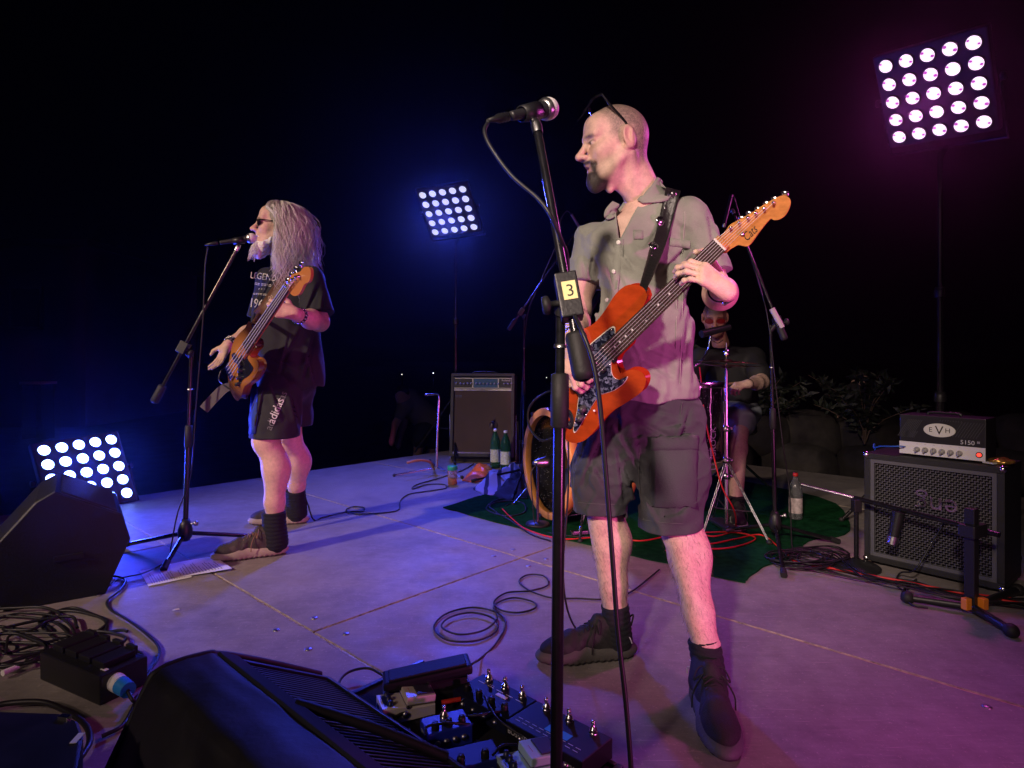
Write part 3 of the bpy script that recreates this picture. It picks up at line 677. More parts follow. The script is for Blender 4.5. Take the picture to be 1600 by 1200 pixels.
def build_guitarist():
    g = thing('person', 'guitarist in grey short sleeved shirt and cargo shorts, sunglasses pushed up on shaved head', 'person')
    Mh = hframe(P(962, 227, 1.94), (-.985, -.13, -.10), (.03, .0, 1), .98)
    nb = P(1016, 322, 1.985)
    hv, hq, hc = head(Mh, nb, .056, 'goatee')
    # upper chest seen in the open collar
    T = Vol((.20, 1.78, 1.15), (.66, 2.16, 1.52), .005); T.ell(P(1000, 392, 1.985), (.105, .085, .13), k=.05); T.cap(nb+Vector((0, 0, .06)), P(1004, 350, 1.985), .056, .075, k=.05)
    T.cap(P(995, 345, 1.93), P(968, 348, 1.95), .018, .014, k=.03)
    tv, tq = T.mesh()
    # left arm (fretting)
    SH_L, EL_L, WR_L = A3(P(1080, 338, 1.93)), A3(P(1123, 456, 1.87)), A3(P(1126, 453, 1.615))
    AL = Vol(np.minimum.reduce([SH_L, EL_L, WR_L])-.17, np.maximum.reduce([SH_L, EL_L, WR_L])+.12, .0028)
    mid = EL_L*.62+WR_L*.38
    AL.chain([SH_L, SH_L*.35+EL_L*.65, EL_L], [.038, .040, .037], k=.025); AL.chain([EL_L, mid+np.array((.002, 0, -.006)), WR_L], [.041, .045, .026], k=.025); AL.ell(EL_L+np.array((.012, .012, -.016)), (.024, .024, .024), k=.02)
    fd = Vector((-.80, -.10, .52)).normalized(); bk = Vector((.36, -.86, .36)); bk = (bk-fd*bk.dot(fd)).normalized(); tx = fd.cross(bk)
    if tx.z < 0: tx = -tx
    W0 = P(1134, 453, 1.54)
    Mf = frame(tx*.86, fd*.86, bk*.86, W0)
    # knuckles face the viewer, fingers lie across the strings
    AL.cap(WR_L, A3(W0), .0245, .021, k=.015)
    hand(AL, Mf, [(.55, .75, .55), (.50, .70, .50), (.45, .70, .55), (.45, .65, .55)], [Mf.inverted() @ P(*q) for q in ((1126, 432, 1.59), (1112, 408, 1.615), (1098, 394, 1.60), (1087, 394, 1.575))], sc=.9, spread=.09)
    alv, alq = AL.mesh()
    # right arm (picking)
    SH_R, EL_R, WR_R = A3(P(926, 372, 2.05)), A3(P(904, 488, 2.00)), A3(P(895, 532, 1.755))
    AR = Vol(np.minimum.reduce([SH_R, EL_R, WR_R])-.17, np.maximum.reduce([SH_R, EL_R, WR_R])+.10, .0034)
    AR.chain([SH_R, SH_R*.4+EL_R*.6, EL_R], [.037, .038, .036], k=.03); AR.chain([EL_R, EL_R*.6+WR_R*.4, WR_R], [.036, .037, .025], k=.03)
    fd = Vector((.04, -.10, -.98)).normalized(); bk = Vector((-.60, -.78, .10)); bk = (bk-fd*bk.dot(fd)).normalized()
    hand(AR, frame(fd.cross(bk), fd, bk, WR_R), [(.5, .9, .7), (.45, .8, .6), (.45, .8, .6), (.4, .7, .6)], [(.022, .025, -.01), (.045, .045, -.028), (.045, .075, -.045), (.036, .095, -.05)])
    arv, arq = AR.mesh()
    # legs
    KN_L, AN_L = A3(P(1056, 806, 1.885)), A3(FL(1110, 1046, .09)); KN_R, AN_R = A3(P(940, 788, 2.06)), A3(FL(966, 984, .09))
    legs = []
    for kn, an, hip, sd, bkw in ((KN_L, AN_L, A3(P(1052, 640, 1.97)), 1, (.02, .03, 0)), (KN_R, AN_R, A3(P(965, 640, 2.03)), -1, (.028, .012, 0))):
        V = Vol(np.minimum(np.minimum(kn, an), hip)-.10, np.maximum(np.maximum(kn, an), hip)+.10, .004); bw = np.array(bkw)
        V.chain([hip, hip*.4+kn*.6, kn+np.array((0, 0, .02))], [.045, .046, .047], k=.02); V.cap(kn+np.array((0, -.006, -.03)), kn+np.array((0, -.010, -.05)), .042, .040, k=.03)
        c1 = kn*.70+an*.30+bw*.8; c2 = kn*.36+an*.64+bw*.2
        V.chain([kn, c1, c2, an+np.array((0, 0, .04)), an], [.053, .057, .041, .034, .036], k=.03); V.ell(kn*.72+an*.28+bw*1.2+np.array((sd*.012, 0, 0)), (.042, .045, .09), k=.04)
        V.cap(kn*.8+an*.2-bw*.5, an-bw*.3, .036, .028, k=.02)
        V.cut(an+np.array((0, 0, .072)), (0, 0, -1)); v, q = V.mesh(); legs.append((v, q))
    parts = [(hv, hq), (tv, tq), (alv, alq), (arv, arq)]+legs
    lc = [limb_cols(v, .98, seed=9) for v, q in legs]
    for (v, q), c in zip(legs, lc):
        st = noise3(v.T*np.array((1, 1, .25))[:, None], 1500, 21, 12); c *= (1-.16*np.clip(st, 0, 1.5))[:, None]
    body = grab(parts, 'body', skin_m, g, [hc, limb_cols(tv), limb_cols(alv, seed=4), limb_cols(arv, seed=5)]+lc)
    rh = random.Random(4); hairs = MB()
    for (v, q), (kn, an) in zip(legs, ((KN_L, AN_L), (KN_R, AN_R))):
        ax0 = (an-kn)/np.linalg.norm(an-kn); zz = v[:, 2]; ok = np.nonzero((zz > an[2]+.10) & (zz < kn[2]+.02))[0]
        for i_ in rh.sample(list(ok), 420):
            p = v[i_]; t = (p-kn) @ ax0; nrm = p-(kn+ax0*t); nrm /= np.linalg.norm(nrm); d_ = Vector(ax0*.9+nrm*.35+np.array((rh.gauss(0, .35), rh.gauss(0, .35), rh.gauss(0, .2)))).normalized(); L_ = rh.uniform(.010, .020); p = Vector(p)
            hairs.tube([p-d_*.001, p+d_*L_*.5+Vector(nrm)*.001, p+d_*L_-Vector(nrm)*.001], [.00032, .0003, .00015], 3, cap=False)
    hairs.build('leg_hair', mat('dark_body_hair', (.09, .06, .05), .5), g)
    # --- shirt
    SHIRT = mat('washed_grey_olive_cotton', (.235, .240, .205), .88, var=(7, .16), bump=(300, .5), sheen=.15)
    V = Vol((.10, 1.74, .84), (.76, 2.24, 1.56), .0045)
    R1 = np.array(rz(.22)); ch = A3(P(1006, 402, 1.995)); be = A3(P(1002, 520, 1.985)); hp = A3(P(1003, 612, 1.985))
    V.ell(ch, (.172, .118, .165), R1, k=.06); V.ell(ch+np.array((0, .01, .06)), (.165, .095, .085), R1, k=.06)
    V.ell(be, (.172, .135, .18), R1, k=.08); V.ell(hp, (.180, .138, .15), R1, k=.08); V.ell(hp+np.array((0, 0, -.12)), (.185, .14, .13), R1, k=.06)
    V.cap(SH_L+np.array((-.075, .02, .0)), SH_L+np.array((-.005, 0, -.010)), .054, .050, k=.04); V.cap(SH_R+np.array((.075, 0, .0)), SH_R+np.array((0, 0, -.008)), .056, .050, k=.04); V.cap(A3(nb)+np.array((-.0, .02, -.01)), A3(nb)+np.array((0, .03, .018)), .070, .066, k=.05)
    eL = SH_L*.22+EL_L*.78; eR = SH_R*.36+EL_R*.64
    V.cap(SH_L, eL+(EL_L-SH_L)*.1, .054, .064, k=.03); V.cap(SH_R, eR+(EL_R-SH_R)*.12, .053, .060, k=.03)
    # drape: diagonal tension folds, ridges from armpit and over the belly
    V.disp(lambda p: .0042*noise3([p[0]*1.0+p[2]*.5, p[1]*.7, p[2]*.40-p[0]*.3], 26, 31)+.0022*noise3([p[0], p[1], p[2]*.5], 70, 32, 10)+.0008*noise3(p, 170, 33)-.0045*np.exp(-(noise3([p[0]*1.0+p[2]*.6, p[1]*.8, p[2]*.45-p[0]*.35], 42, 37, 7)/.30)**2), .05)
    creases(V, [(1082, 388, 1035, 470, 5, .009), (1084, 415, 1058, 505, 5, .009), (1076, 378, 1028, 425, 5, .008), (1074, 470, 1056, 600, 6, .008), (1020, 520, 1068, 560, 6, .006), (936, 395, 968, 480, 6, .008), (948, 375, 990, 425, 5, .007), (1082, 500, 1078, 610, 5, .008),
        (922, 430, 936, 530, 5, .009), (985, 560, 1060, 600, 7, .006), (1000, 545, 1075, 575, 6, .005), (1040, 330, 1000, 390, 8, .005), (1100, 330, 1112, 395, 6, .007), (1120, 350, 1128, 400, 5, .007), (1060, 430, 1050, 470, 5, .007), (905, 400, 912, 450, 5, .007), (925, 385, 915, 445, 5, .006), (960, 430, 985, 500, 7, .005), (1010, 400, 1005, 470, 8, .004), (950, 590, 1040, 618, 6, .006)])
    # sleeve ends: cut only near the arm
    def sleeve_cut(pt, dr, rad):
        dr = dr/np.linalg.norm(dr); X, Y, Z = V.ax[0][:, None, None], V.ax[1][None, :, None], V.ax[2][None, None, :]
        d = (X-pt[0])*dr[0]+(Y-pt[1])*dr[1]+(Z-pt[2])*dr[2]; rr = np.sqrt((X-pt[0]-d*dr[0])**2+(Y-pt[1]-d*dr[1])**2+(Z-pt[2]-d*dr[2])**2)
        m = (rr < rad) & (d > -.02) & (d < .2); V.F = np.where(m, np.maximum(V.F, d), V.F).astype(np.float32)
    sleeve_cut(eL, EL_L-SH_L, .098); sleeve_cut(eR, EL_R-SH_R, .092)
    hx = np.array((0, 0, 1.)); 
    X, Y, Z = V.ax[0][:, None, None], V.ax[1][None, :, None], V.ax[2][None, None, :]
    hem = .868+.05*np.clip(((X-.50)/.16), 0, 1)**2+.030*np.clip((.36-X)/.12, 0, 1)**2+.006*np.sin(X*40)
    V.F = np.maximum(V.F, (hem-Z)).astype(np.float32)
    V.shell(.010)
    # open collar wedge
    PXg = CX+F*X/Y; PYg = HY-F*(Z-CZ)/Y
    tri = np.maximum.reduce([(PYg-374)+0*PXg, (958+(PYg-300)*.13-PXg), (PXg-(1004-(PYg-306)*.52))])*(1.9/F)
    V.F = np.where(Y < 1.985, np.maximum(V.F, -tri), V.F).astype(np.float32)
    V.cap(A3(nb)+np.array((-.01, -.01, .0)), A3(nb)+np.array((-.02, -.02, .10)), .060, .064, k=.006, op='-')
    v, q = V.mesh(); shirt = grab([(v, q)], 'shirt', SHIRT, g); B = bvh(shirt)
    # collar: stand and two points
    COLM = SHIRT
    Bc = bvh(shirt, body)
    def flap(I_, O_):
        I_ = [(p.x, p.y) for p in smooth_path([Vector((*p, 0)) for p in I_], 3)]; O_ = [(p.x, p.y) for p in smooth_path([Vector((*p, 0)) for p in O_], 3)]
        drape(Bc, [[(a_[0]+(b_[0]-a_[0])*u/5, a_[1]+(b_[1]-a_[1])*u/5) for u in range(6)] for a_, b_ in zip(I_, O_)], 'collar_flap', COLM, shirt, .007, .004, 1.93)
    flap([(997, 315), (1008, 300), (1017, 289), (1023, 279)], [(1004, 320), (1043, 316), (1045, 300), (1034, 286)])
    flap([(968, 319), (966, 331), (962, 341), (956, 345)], [(957, 314), (946, 327), (944, 339), (951, 346)])
    bs = MB().tube(smooth_path([P(1024, 287, 1.97), P(1030, 285, 2.02), P(1012, 285, 2.08), P(980, 294, 2.05)], 6), .011, 8).build('collar_stand', COLM, shirt)
    # placket, buttons, pocket
    rows = [[(966+dx, 378+0), (974+dx, 378)] for dx in (0,)]
    pl = [(967, 374), (966, 400), (961, 430), (957, 460), (951, 485), (946, 510)]
    drape(B, [[(x-7, y), (x, y), (x+8, y)] for x, y in pl], 'placket', SHIRT, shirt, .001, .0022)
    for (x, y) in ((967, 379), (960, 424), (950, 469), (946, 500)):
        p, n = hit(B, x, y, .004); MB().lathe([(0, .0028), (.004, .003), (.0066, .0026), (.0072, 0), (0, -.001)], M4(p, basis(n)), 14).build('button', mat('pearl_button', (.75, .73, .68), .25), shirt)
    drape(B, [[(1046+j*11, y+j*1.5) for j in range(4)] for y in (372, 378, 384)], 'pocket_flap', SHIRT, shirt, .001, .0022)
    drape(B, [[(990+j*5, y) for j in range(4)] for y in (360, 367, 374)], 'pocket_flap', SHIRT, shirt, .001, .002)
    ST_ = mat('pale_stitching', (.36, .35, .31), .9)
    for path in ([(1068, 310), (1070, 340), (1068, 375), (1066, 400)], [(1068, 440), (1066, 480), (1064, 530), (1062, 600)], [(1058, 440), (1057, 500), (1056, 560)]):
        MB().tube(smooth_path([hit(B, x, y, .001)[0] for x, y in path], 10), .0012, 4).build('seam', ST_, shirt)
    # --- shorts
    SHORT = mat('charcoal_cargo_twill', (.044, .044, .050), .85, var=(8, .15), bump=(300, .45), sheen=.08)
    V = Vol((.08, 1.70, .44), (.76, 2.28, .98), .0045)
    hipc = A3(P(1005, 622, 1.99)); V.ell(hipc, (.165, .125, .13), R1, k=.06); V.ell(hipc+np.array((0, .02, -.09)), (.170, .135, .12), R1, k=.06)
    hemL = A3(P(1046, 826, 1.895)); hemR = A3(P(937, 797, 2.06))
    V.chain([A3(P(1050, 660, 1.97)), A3(P(1052, 740, 1.93)), hemL+np.array((0, 0, -.05))], [.098, .094, .091], k=.05)
    V.chain([A3(P(955, 660, 2.03)), A3(P(940, 740, 2.045)), hemR+np.array((0, 0, -.05))], [.100, .092, .088], k=.04)
    V.cap(A3(P(1004, 680, 1.97)), A3(P(990, 720, 1.98)), .05, .04, k=.05)
    V.disp(lambda p: .0045*noise3([p[0]*.8+p[2]*.55, p[1]*.8, p[2]*.75-p[0]*.5], 34, 41)+.0018*noise3([p[0], p[1], p[2]*1.3], 80, 42, 10)+.0006*noise3(p, 200, 44)-.0045*np.exp(-(noise3([p[0]*.7+p[2]*.7, p[1]*.8, p[2]*.7-p[0]*.6], 40, 47, 7)/.28)**2), .05)
    creases(V, [(965, 648, 1055, 695, 6, .008), (955, 665, 1010, 760, 6, .009), (975, 690, 1030, 680, 5, .006), (1035, 672, 1088, 664, 5, .007), (1030, 692, 1090, 682, 5, .007), (930, 690, 903, 760, 6, .009), (966, 720, 1003, 805, 6, .008), (915, 715, 955, 785, 6, .007), (1060, 805, 1096, 778, 5, .008), (1000, 770, 1028, 818, 5, .006), (1074, 635, 1060, 690, 5, .008),
        (985, 660, 1000, 740, 7, .006), (940, 655, 925, 720, 6, .006), (905, 735, 960, 755, 6, .005), (1085, 700, 1075, 760, 6, .005), (1035, 812, 1085, 800, 5, .005), (1000, 640, 1060, 655, 5, .005), (960, 700, 972, 790, 5, .008)])
    V.cut(hipc+np.array((0, 0, .09)), (0, 0, 1)); 
    X, Y, Z = V.ax[0][:, None, None], V.ax[1][None, :, None], V.ax[2][None, None, :]
    lL = (X+0*Y+0*Z) > .37+.0*Z
    V.F = np.where(lL, np.maximum(V.F, hemL[2]-Z+.03*(X-.48)), np.maximum(V.F, hemR[2]-Z+.02*(X-.28))).astype(np.float32)
    V.shell(.010)
    v, q = V.mesh(); shorts = grab([(v, q)], 'shorts', SHORT, g); B2 = bvh(shorts)
    drape(B2, [[(1018+j*8.7, 686+i*13.3) for j in range(9)] for i in range(9)], 'cargo_pocket', SHORT, shorts, .002, .005, 1.85)
    drape(B2, [[(1017+j*8.9, 682+i*7) for j in range(9)] for i in range(4)], 'pocket_flap', SHORT, shorts, .007, .003, 1.85)
    for path in ([(1004, 812), (1030, 816), (1060, 818), (1088, 817)], [(903, 785), (925, 787), (950, 788), (970, 788)], [(1066, 628), (1064, 650), (1068, 680)], [(1000, 700), (998, 740), (1002, 780), (1006, 812)]):
        MB().tube(smooth_path([hit(B2, x, y, .0005, 1.9)[0] for x, y in path], 10), .0011, 4).build('seam', mat('dark_stitching', (.10, .095, .1), .9), shorts)
    print_on(B2, 'pocket_print', '-- -----', M2(1058, 769, 7.5, 0), mat('faint_print', (.16, .155, .165), .8), shorts, .004, 1.85)
    # --- socks and shoes
    SK = mat('black_sock', (.011, .012, .016), .9, bump=(500, .5))
    for an, kn in ((AN_L, KN_L), (AN_R, KN_R)):
        sock(g, an-np.array((0, 0, .03)), an+(kn-an)/np.linalg.norm(kn-an)*.085, .047, .046, SK)
    sh1 = shoe((AN_L[0]-.02, AN_L[1]-.055, 0), (-.12, -.99, 0), g, (.017, .015, .017), (.075, .07, .075), (.012, .012, .012), 1.10, accent=1)
    sh2 = shoe((AN_R[0]-.05, AN_R[1]+.0, 0), (-.965, -.16, 0), g, (.017, .016, .016), (.085, .078, .072), (.012, .012, .012), 1.07, accent=1)
    # --- sunglasses pushed up
    A = lambda *p: Mh @ Vector(p)
    sg = MB()
    for sx in (-1, 1): sg.tube(smooth_path([A(sx*.079, -.018, .030), A(sx*.079, -.006, .052), A(sx*.075, .030, .100), A(sx*.070, .052, .137)], 5), [.0042]*16, 6)
    sg.tube(smooth_path([A(-.070, .052, .137), A(-.035, .066, .142), A(0, .071, .142), A(.035, .066, .142), A(.070, .052, .137)], 5), .0042, 6)
    s_o = sg.build('sunglasses', mat('glossy_black_acetate', (.01, .01, .01), .15, coat=.5), g)
    for sx in (-1, 1):
        ln = MB(); ring = []
        for k in range(14):
            a = 2*PI*k/14; ring.append((sx*.036+.031*math.cos(a), .088+.020*math.sin(a)*1.0-.006*abs(math.cos(a)), .118-.022*math.sin(a)))
        ln.add([A(*p) for p in ring]+[A(p[0], p[1]+.003, p[2]+.003) for p in ring], [tuple(range(14)), tuple(range(27, 13, -1))]+[(i, (i+1) % 14, 14+(i+1) % 14, 14+i) for i in range(14)]).build('lens', mat('dark_lens', (.006, .006, .008), .06, coat=1), s_o)
    # --- wrist watch on the fretting arm
    wd = (Vector(W0)-Vector(EL_L)).normalized(); wc = Vector(WR_L)+wd*-.012
    wt = MB().lathe([(.0315, -.011), (.0335, -.006), (.0335, .006), (.0315, .011), (.029, 0)], M4(wc, basis(wd)), 24).build('watch', RUBBER(), g)
    nx = Vector((.45, -.35, -.82)); nx = (nx-wd*nx.dot(wd)).normalized()
    MB().lathe([(0, .008), (.014, .008), (.018, .005), (.0185, -.004), (0, -.004)], M4(wc+nx*.033, basis(nx)), 20).build('watch_face', CHROME(), wt)
    MB().lathe([(0, .0086), (.0125, .0084)], M4(wc+nx*.033, basis(nx)), 20).build('watch_glass', mat('watch_glass', (.02, .02, .05), .05, coat=1), wt)
    bc = Vector(WR_R)+(Vector(EL_R)-Vector(WR_R)).normalized()*.03
    MB().lathe([(.031, -.006), (.033, 0), (.031, .006)], M4(bc, basis(Vector(EL_R)-Vector(WR_R))), 20).build('bracelet', CHROME(), g)
    return g, B, body, Mf, W0
gtr_person, B_shirt, gtr_body, Mfret, Wfret = build_guitarist()
# ================================================================== electric guitar
class Plane:
    """the instrument's face: pixel outlines measured on that plane become real metric outlines"""
    def __init__(s, O, n): s.O = Vector(O); s.n = Vector(n).normalized()
    def at(s, px, py, off=0.):
        o = Vector((0, 0, CZ)); d = P(px, py, 1)-o; t = (s.O-o).dot(s.n)/d.dot(s.n); return o+d*t+s.n*off
def build_guitar():
    g = thing('electric_guitar', 'glossy orange red electric guitar with dark pearl pickguard, held by shaved headed man', 'electric guitar')
    BR, NU = P(902, 600, 1.80), P(1126, 382, 1.53); a = (NU-BR).normalized(); n = Vector((-.50, -.84, -.20)); n = (n-a*n.dot(a)).normalized(); b = a.cross(n)
    if b.z > 0: b = -b
    pl = Plane(BR, n); Mg = frame(a, b, n, BR)
    loc = lambda pts: [(((pl.at(*p)-BR).dot(a)), ((pl.at(*p)-BR).dot(b))) for p in pts]
    def ccw(q): 
        A = sum(q[i][0]*q[(i+1) % len(q)][1]-q[(i+1) % len(q)][0]*q[i][1] for i in range(len(q))); return q if A > 0 else q[::-1]
    # right-handedness of the frame decides the prism's outward side
    Mf_ = Mg
    flip = a.cross(b).dot(n) < 0
    def prism(poly, z0, z1, bev=0):
        q = ccw(poly); q = q[::-1] if flip else q
        return MB().prism(q, Mf_, z0, z1, bev)
    dense = lambda pts, k=4: [(p.x, p.y) for p in smooth_path([Vector((x, y, 0)) for x, y in pts]+[Vector((*pts[0], 0))], k)[:-1]]
    out = [(1005, 463), (1000, 454), (987, 451), (976, 455), (965, 466), (954, 483), (941, 501), (928, 513), (913, 520), (899, 526), (886, 539), (877, 562), (873, 595), (873, 632), (876, 660), (883, 677), (893, 686), (908, 684), (922, 672), (938, 652), (954, 637), (970, 627), (984, 618), (998, 607), (1003, 594), (998, 586), (986, 584), (975, 589), (966, 588), (960, 577), (958, 564), (963, 552), (972, 543), (980, 534), (974, 521), (975, 505), (986, 489), (998, 477)]
    ob = loc(dense(out))
    red = mat('translucent_orange_red_lacquer', (.36, .050, .008), .12, var=(7, .22, (1, 6, 6)), coat=1.0)
    def gnodes(m):
        nt = m.node_tree; return m
    gb = prism(ob, -.044, 0, .0115).build('guitar_body', [red, mat('deep_red_lacquer_edge', (.30, .022, .006), .12, var=(7, .2), coat=1.0)], g); gb.data.update(); gb.data.polygons.foreach_set('material_index', [0 if abs(p_.normal.dot(n)) > .85 else 1 for p_ in gb.data.polygons])
    # pickguard: white ply edge under dark pearl
    pgp = [(919, 542), (938, 526), (957, 512), (961, 520), (957, 540), (952, 548), (955, 558), (955, 578), (959, 589), (968, 593), (980, 588), (974, 599), (958, 610), (940, 616), (929, 628), (915, 651), (901, 673), (897, 668), (902, 645), (905, 620), (908, 590), (912, 560)]
    pg = loc(dense(pgp)); cx = sum(p[0] for p in pg)/len(pg); cy = sum(p[1] for p in pg)/len(pg)
    prism([(cx+(x-cx)*1.028, cy+(y-cy)*1.028) for x, y in pg], .0004, .0018).build('pickguard_edge', mat('cream_ply', (.72, .68, .58), .4), g)
    m = mat('dark_blue_pearl', (.02, .025, .05), .25, coat=.6); nt = m.node_tree; N = nt.nodes; L = nt.links
    vo = N.new('ShaderNodeTexVoronoi'); vo.inputs['Scale'].default_value = 130; tcn = N.new('ShaderNodeTexCoord'); ns = N.new('ShaderNodeTexNoise'); ns.inputs['Scale'].default_value = 60; mxv = N.new('ShaderNodeMix'); mxv.data_type = 'VECTOR'; mxv.inputs[0].default_value = .03
    L.new(tcn.outputs['Object'], ns.inputs[0]); L.new(tcn.outputs['Object'], mxv.inputs[4]); L.new(ns.outputs[1], mxv.inputs[5]); L.new(mxv.outputs[1], vo.inputs[0])
    rp = N.new('ShaderNodeValToRGB'); rp.color_ramp.elements[0].color = (.006, .008, .02, 1); rp.color_ramp.elements[1].color = (.17, .20, .30, 1); rp.color_ramp.elements[0].position = .45; rp.color_ramp.elements[1].position = .95
    L.new(vo.outputs['Color'], rp.inputs[0]); L.new(rp.outputs[0], N['Principled BSDF'].inputs['Base Color'])
    prism(pg, .0018, .0032).build('pickguard', m, g)
    for t in np.linspace(0, len(pg)-1, 11, dtype=int):
        x, y = pg[t]; MB().lathe([(0, .0012), (.002, .001), (.0026, 0)], Mg @ Matrix.Translation((cx+(x-cx)*.955, cy+(y-cy)*.955, .0032)), 8).build('pickguard_screw', CHROME(), g)
    # neck, fingerboard, frets
    Ln = (NU-BR).length; sc = Ln/.648; xe = Ln*(1-.742)       # end of fingerboard
    wn, wb = .0215*sc*1.06, .028*sc*1.06; wid = lambda x: wb+(wn-wb)*(x-xe)/(Ln-xe)
    maple = mat('amber_maple', (.50, .22, .055), .22, var=(14, .22, (.6, 6, 6)), coat=.8)
    nk = MB(); rows = []
    for x in np.linspace(xe-.004, Ln+.012, 14):
        w_ = wid(max(x, xe)); rows.append([Mg @ Vector((x, w_*math.cos(t), .007-(.021)*math.sin(t)**.8 if 0 < t < PI else .007)) for t in np.linspace(0, PI, 11)])
    v = [p for r in rows for p in r]; f = [(i*11+j, i*11+j+1, (i+1)*11+j+1, (i+1)*11+j) for i in range(13) for j in range(10)]+[(i*11, (i+1)*11, (i+1)*11+10, i*11+10) for i in range(13)]
    nk.add(v, f, smooth=True); nk.build('neck', maple, g)
    fb = MB().prism([(xe, -wb), (Ln-.001, -wn), (Ln-.001, wn), (xe, wb)][::(1 if not flip else -1)], Mg, .0071, .0125, .001).build('fingerboard', mat('dark_rosewood', (.035, .018, .012), .42, var=(30, .3, (.3, 6, 6))), g)
    frm = MB().box((0, 0, 0), (.0009, 1, .0011)).mesh('fret'); frm.materials.append(mat('fret_wire', (.75, .74, .70), .22, 1))
    for k in range(1, 23):
        x = Ln*(1-2**(-k/12)); x = Ln-(x) if False else Ln*2**(-k/12)
        o = bpy.data.objects.new('fret', frm); COL.objects.link(o); o.parent = fb; o.matrix_world = Mg @ Matrix.Translation((x, 0, .0131)) @ Matrix.Diagonal((1, wid(x)*.97, 1, 1))
    for k in (3, 5, 7, 9, 12, 12, 15, 17, 19, 21):
        x = Ln*(2**(-k/12)+2**(-(k-1)/12))/2; MB().lathe([(0, .0002), (.0030, .0001)], Mg @ Matrix.Translation((x, 0 if k != 12 else .009, .0126)), 10).build('inlay_dot', mat('pearl_dot', (.6, .6, .58), .3), fb)
    MB().box((0, 0, 0), (.0022, wn, .0062)).build('nut', mat('bone_nut', (.78, .74, .65), .4), g).matrix_world = Mg @ Matrix.Translation((Ln+.001, 0, .0095))
    # headstock
    hp = [(1127, 370), (1136, 359), (1141, 352), (1156, 343.5), (1175, 333), (1193, 321), (1213, 310), (1224, 306), (1232, 310), (1234, 318), (1231, 328), (1225, 337), (1217, 342), (1210, 343), (1204, 341), (1196, 349), (1185, 363), (1175, 377), (1168, 384), (1160, 383), (1153, 382), (1147, 385), (1140, 389), (1130, 395)]
    hd = prism(loc(dense(hp, 3)), -.012, .002, .0012).build('headstock', maple, g)
    posts = [(1143, 356), (1156, 347.5), (1169.5, 340), (1182, 333), (1195, 325.5), (1209.5, 316.5)]; keys = [(1158, 340.5), (1170, 333), (1184, 326), (1197, 317.5), (1210, 310), (1226, 301.5)]
    for (x, y), (kx, ky) in zip(posts, keys):
        p = pl.at(x, y, .002); tn = MB().lathe([(0, .015), (.0028, .015), (.003, .012), (.0022, .010), (.0030, .006), (.0048, .004), (.0052, 0)], M4(p, basis(n)), 12).build('tuner_post', CHROME(), g)
        q = pl.at(kx, ky, -.012); up = (q-pl.at(x, y, -.012)).normalized(); MB().sphere(q, (.0095, .0065, .0045), 8, basis(n, up) @ Matrix.Rotation(.4, 3, 'Z')).tube([q, q-up*.022], .0022, 6).build('tuner_key', CHROME(), tn)
    def lettering(name, s, M2_, m_, off, **k):
        me = text_mesh(s, 1, **k); me.materials.clear()
        for v_ in me.vertices: q = M2_ @ Vector((v_.co.x, v_.co.y, 1)); v_.co = pl.at(q.x, q.y, off)
        return link(name, me, m_, hd, smooth=False)
    lettering('logo', 'Cats', M2(1172, 365, 19, 45, .72), mat('black_ink', (.01, .01, .01), .4), .0028, shear=.35)
    MB().lathe([(0, .006), (.0045, .005), (.005, 0)], M4(pl.at(1160.5, 365.5, .002), basis(n)), 10).build('string_tree', CHROME(), hd)
    # strings: bridge saddle -> nut -> post
    strm = mat('nickel_string', (.8, .8, .82), .3, .35)
    for i, (x, y) in enumerate(posts):
        t = -1+2*i/5; o = (0, 0, 0)
        p0 = Mg @ Vector((0, t*.026*sc, .0135)); p1 = Mg @ Vector((Ln+.001, t*wn*.82, .0160)); p2 = pl.at(x, y, .010)
        MB().tube([p0, p1, p2], .00062-.00004*i, 5).build('string', strm, g)
    br = MB().box((0, 0, .004), (.018, .034, .003)); 
    for t in range(6): br.box((-.002, (-1+2*t/5)*.026*sc, .010), (.010, .0040, .003))
    o = br.build('bridge', CHROME(), g); o.matrix_world = Mg
    for x in (.045, .095, .14):
        o = MB().box((0, 0, .0065), (.009, .036*sc, .0035), None, .003).build('pickup', BLACK(), g); o.matrix_world = Mg @ Matrix.Translation((x, 0, 0)) @ Matrix.Rotation(.12 if x < .06 else 0, 4, 'Z')
        pm = MB()
        for t in range(6): pm.lathe([(0, .0112), (.0022, .011), (.0022, .009)], Matrix.Translation((0, (-1+2*t/5)*.026*sc, 0)), 8)
        po = pm.build('pole_piece', CHROME(), o)
    for px, py in ((912, 638), (908, 652)):
        MB().lathe([(0, .020), (.0085, .019), (.0105, .004), (.0115, 0)], M4(pl.at(px, py, .0032), basis(n)), 16).build('control_knob', mat('aged_knob', (.05, .05, .05), .35), g)
    jp = pl.at(889, 655, .0015); MB().lathe([(0, -.002), (.006, -.001), (.012, .0015), (.0165, .0)], M4(jp, basis(n)) @ Matrix.Diagonal((1, 1.9, 1, 1)), 18).build('jack_plate', CHROME(), g)
    MB().tube([pl.at(886, 662, .005), pl.at(880, 672, .016), pl.at(874, 682, .028)], [.0062, .0062, .0045], 10).build('jack_plug', CHROME(), g)
    MB().tube([pl.at(930, 642, .003), pl.at(932, 639, .018)], [.002, .003], 8).build('switch', WHITE(), g)
    # strap
    lea = mat('black_leather', (.013, .012, .012), .38, bump=(120, .4)); hz = pl.at(1000, 463, -.012)
    L_ = [(1041, 292), (1037, 310), (1032, 330), (1026, 350), (1020, 370), (1014, 390), (1009, 410), (1004, 430), (999, 448), (996, 458)]; R_ = [(1064, 298), (1060, 315), (1054, 335), (1047, 355), (1041, 375), (1034, 395), (1027, 415), (1020, 433), (1010, 452), (1004, 464)]
    v = []; K = 4
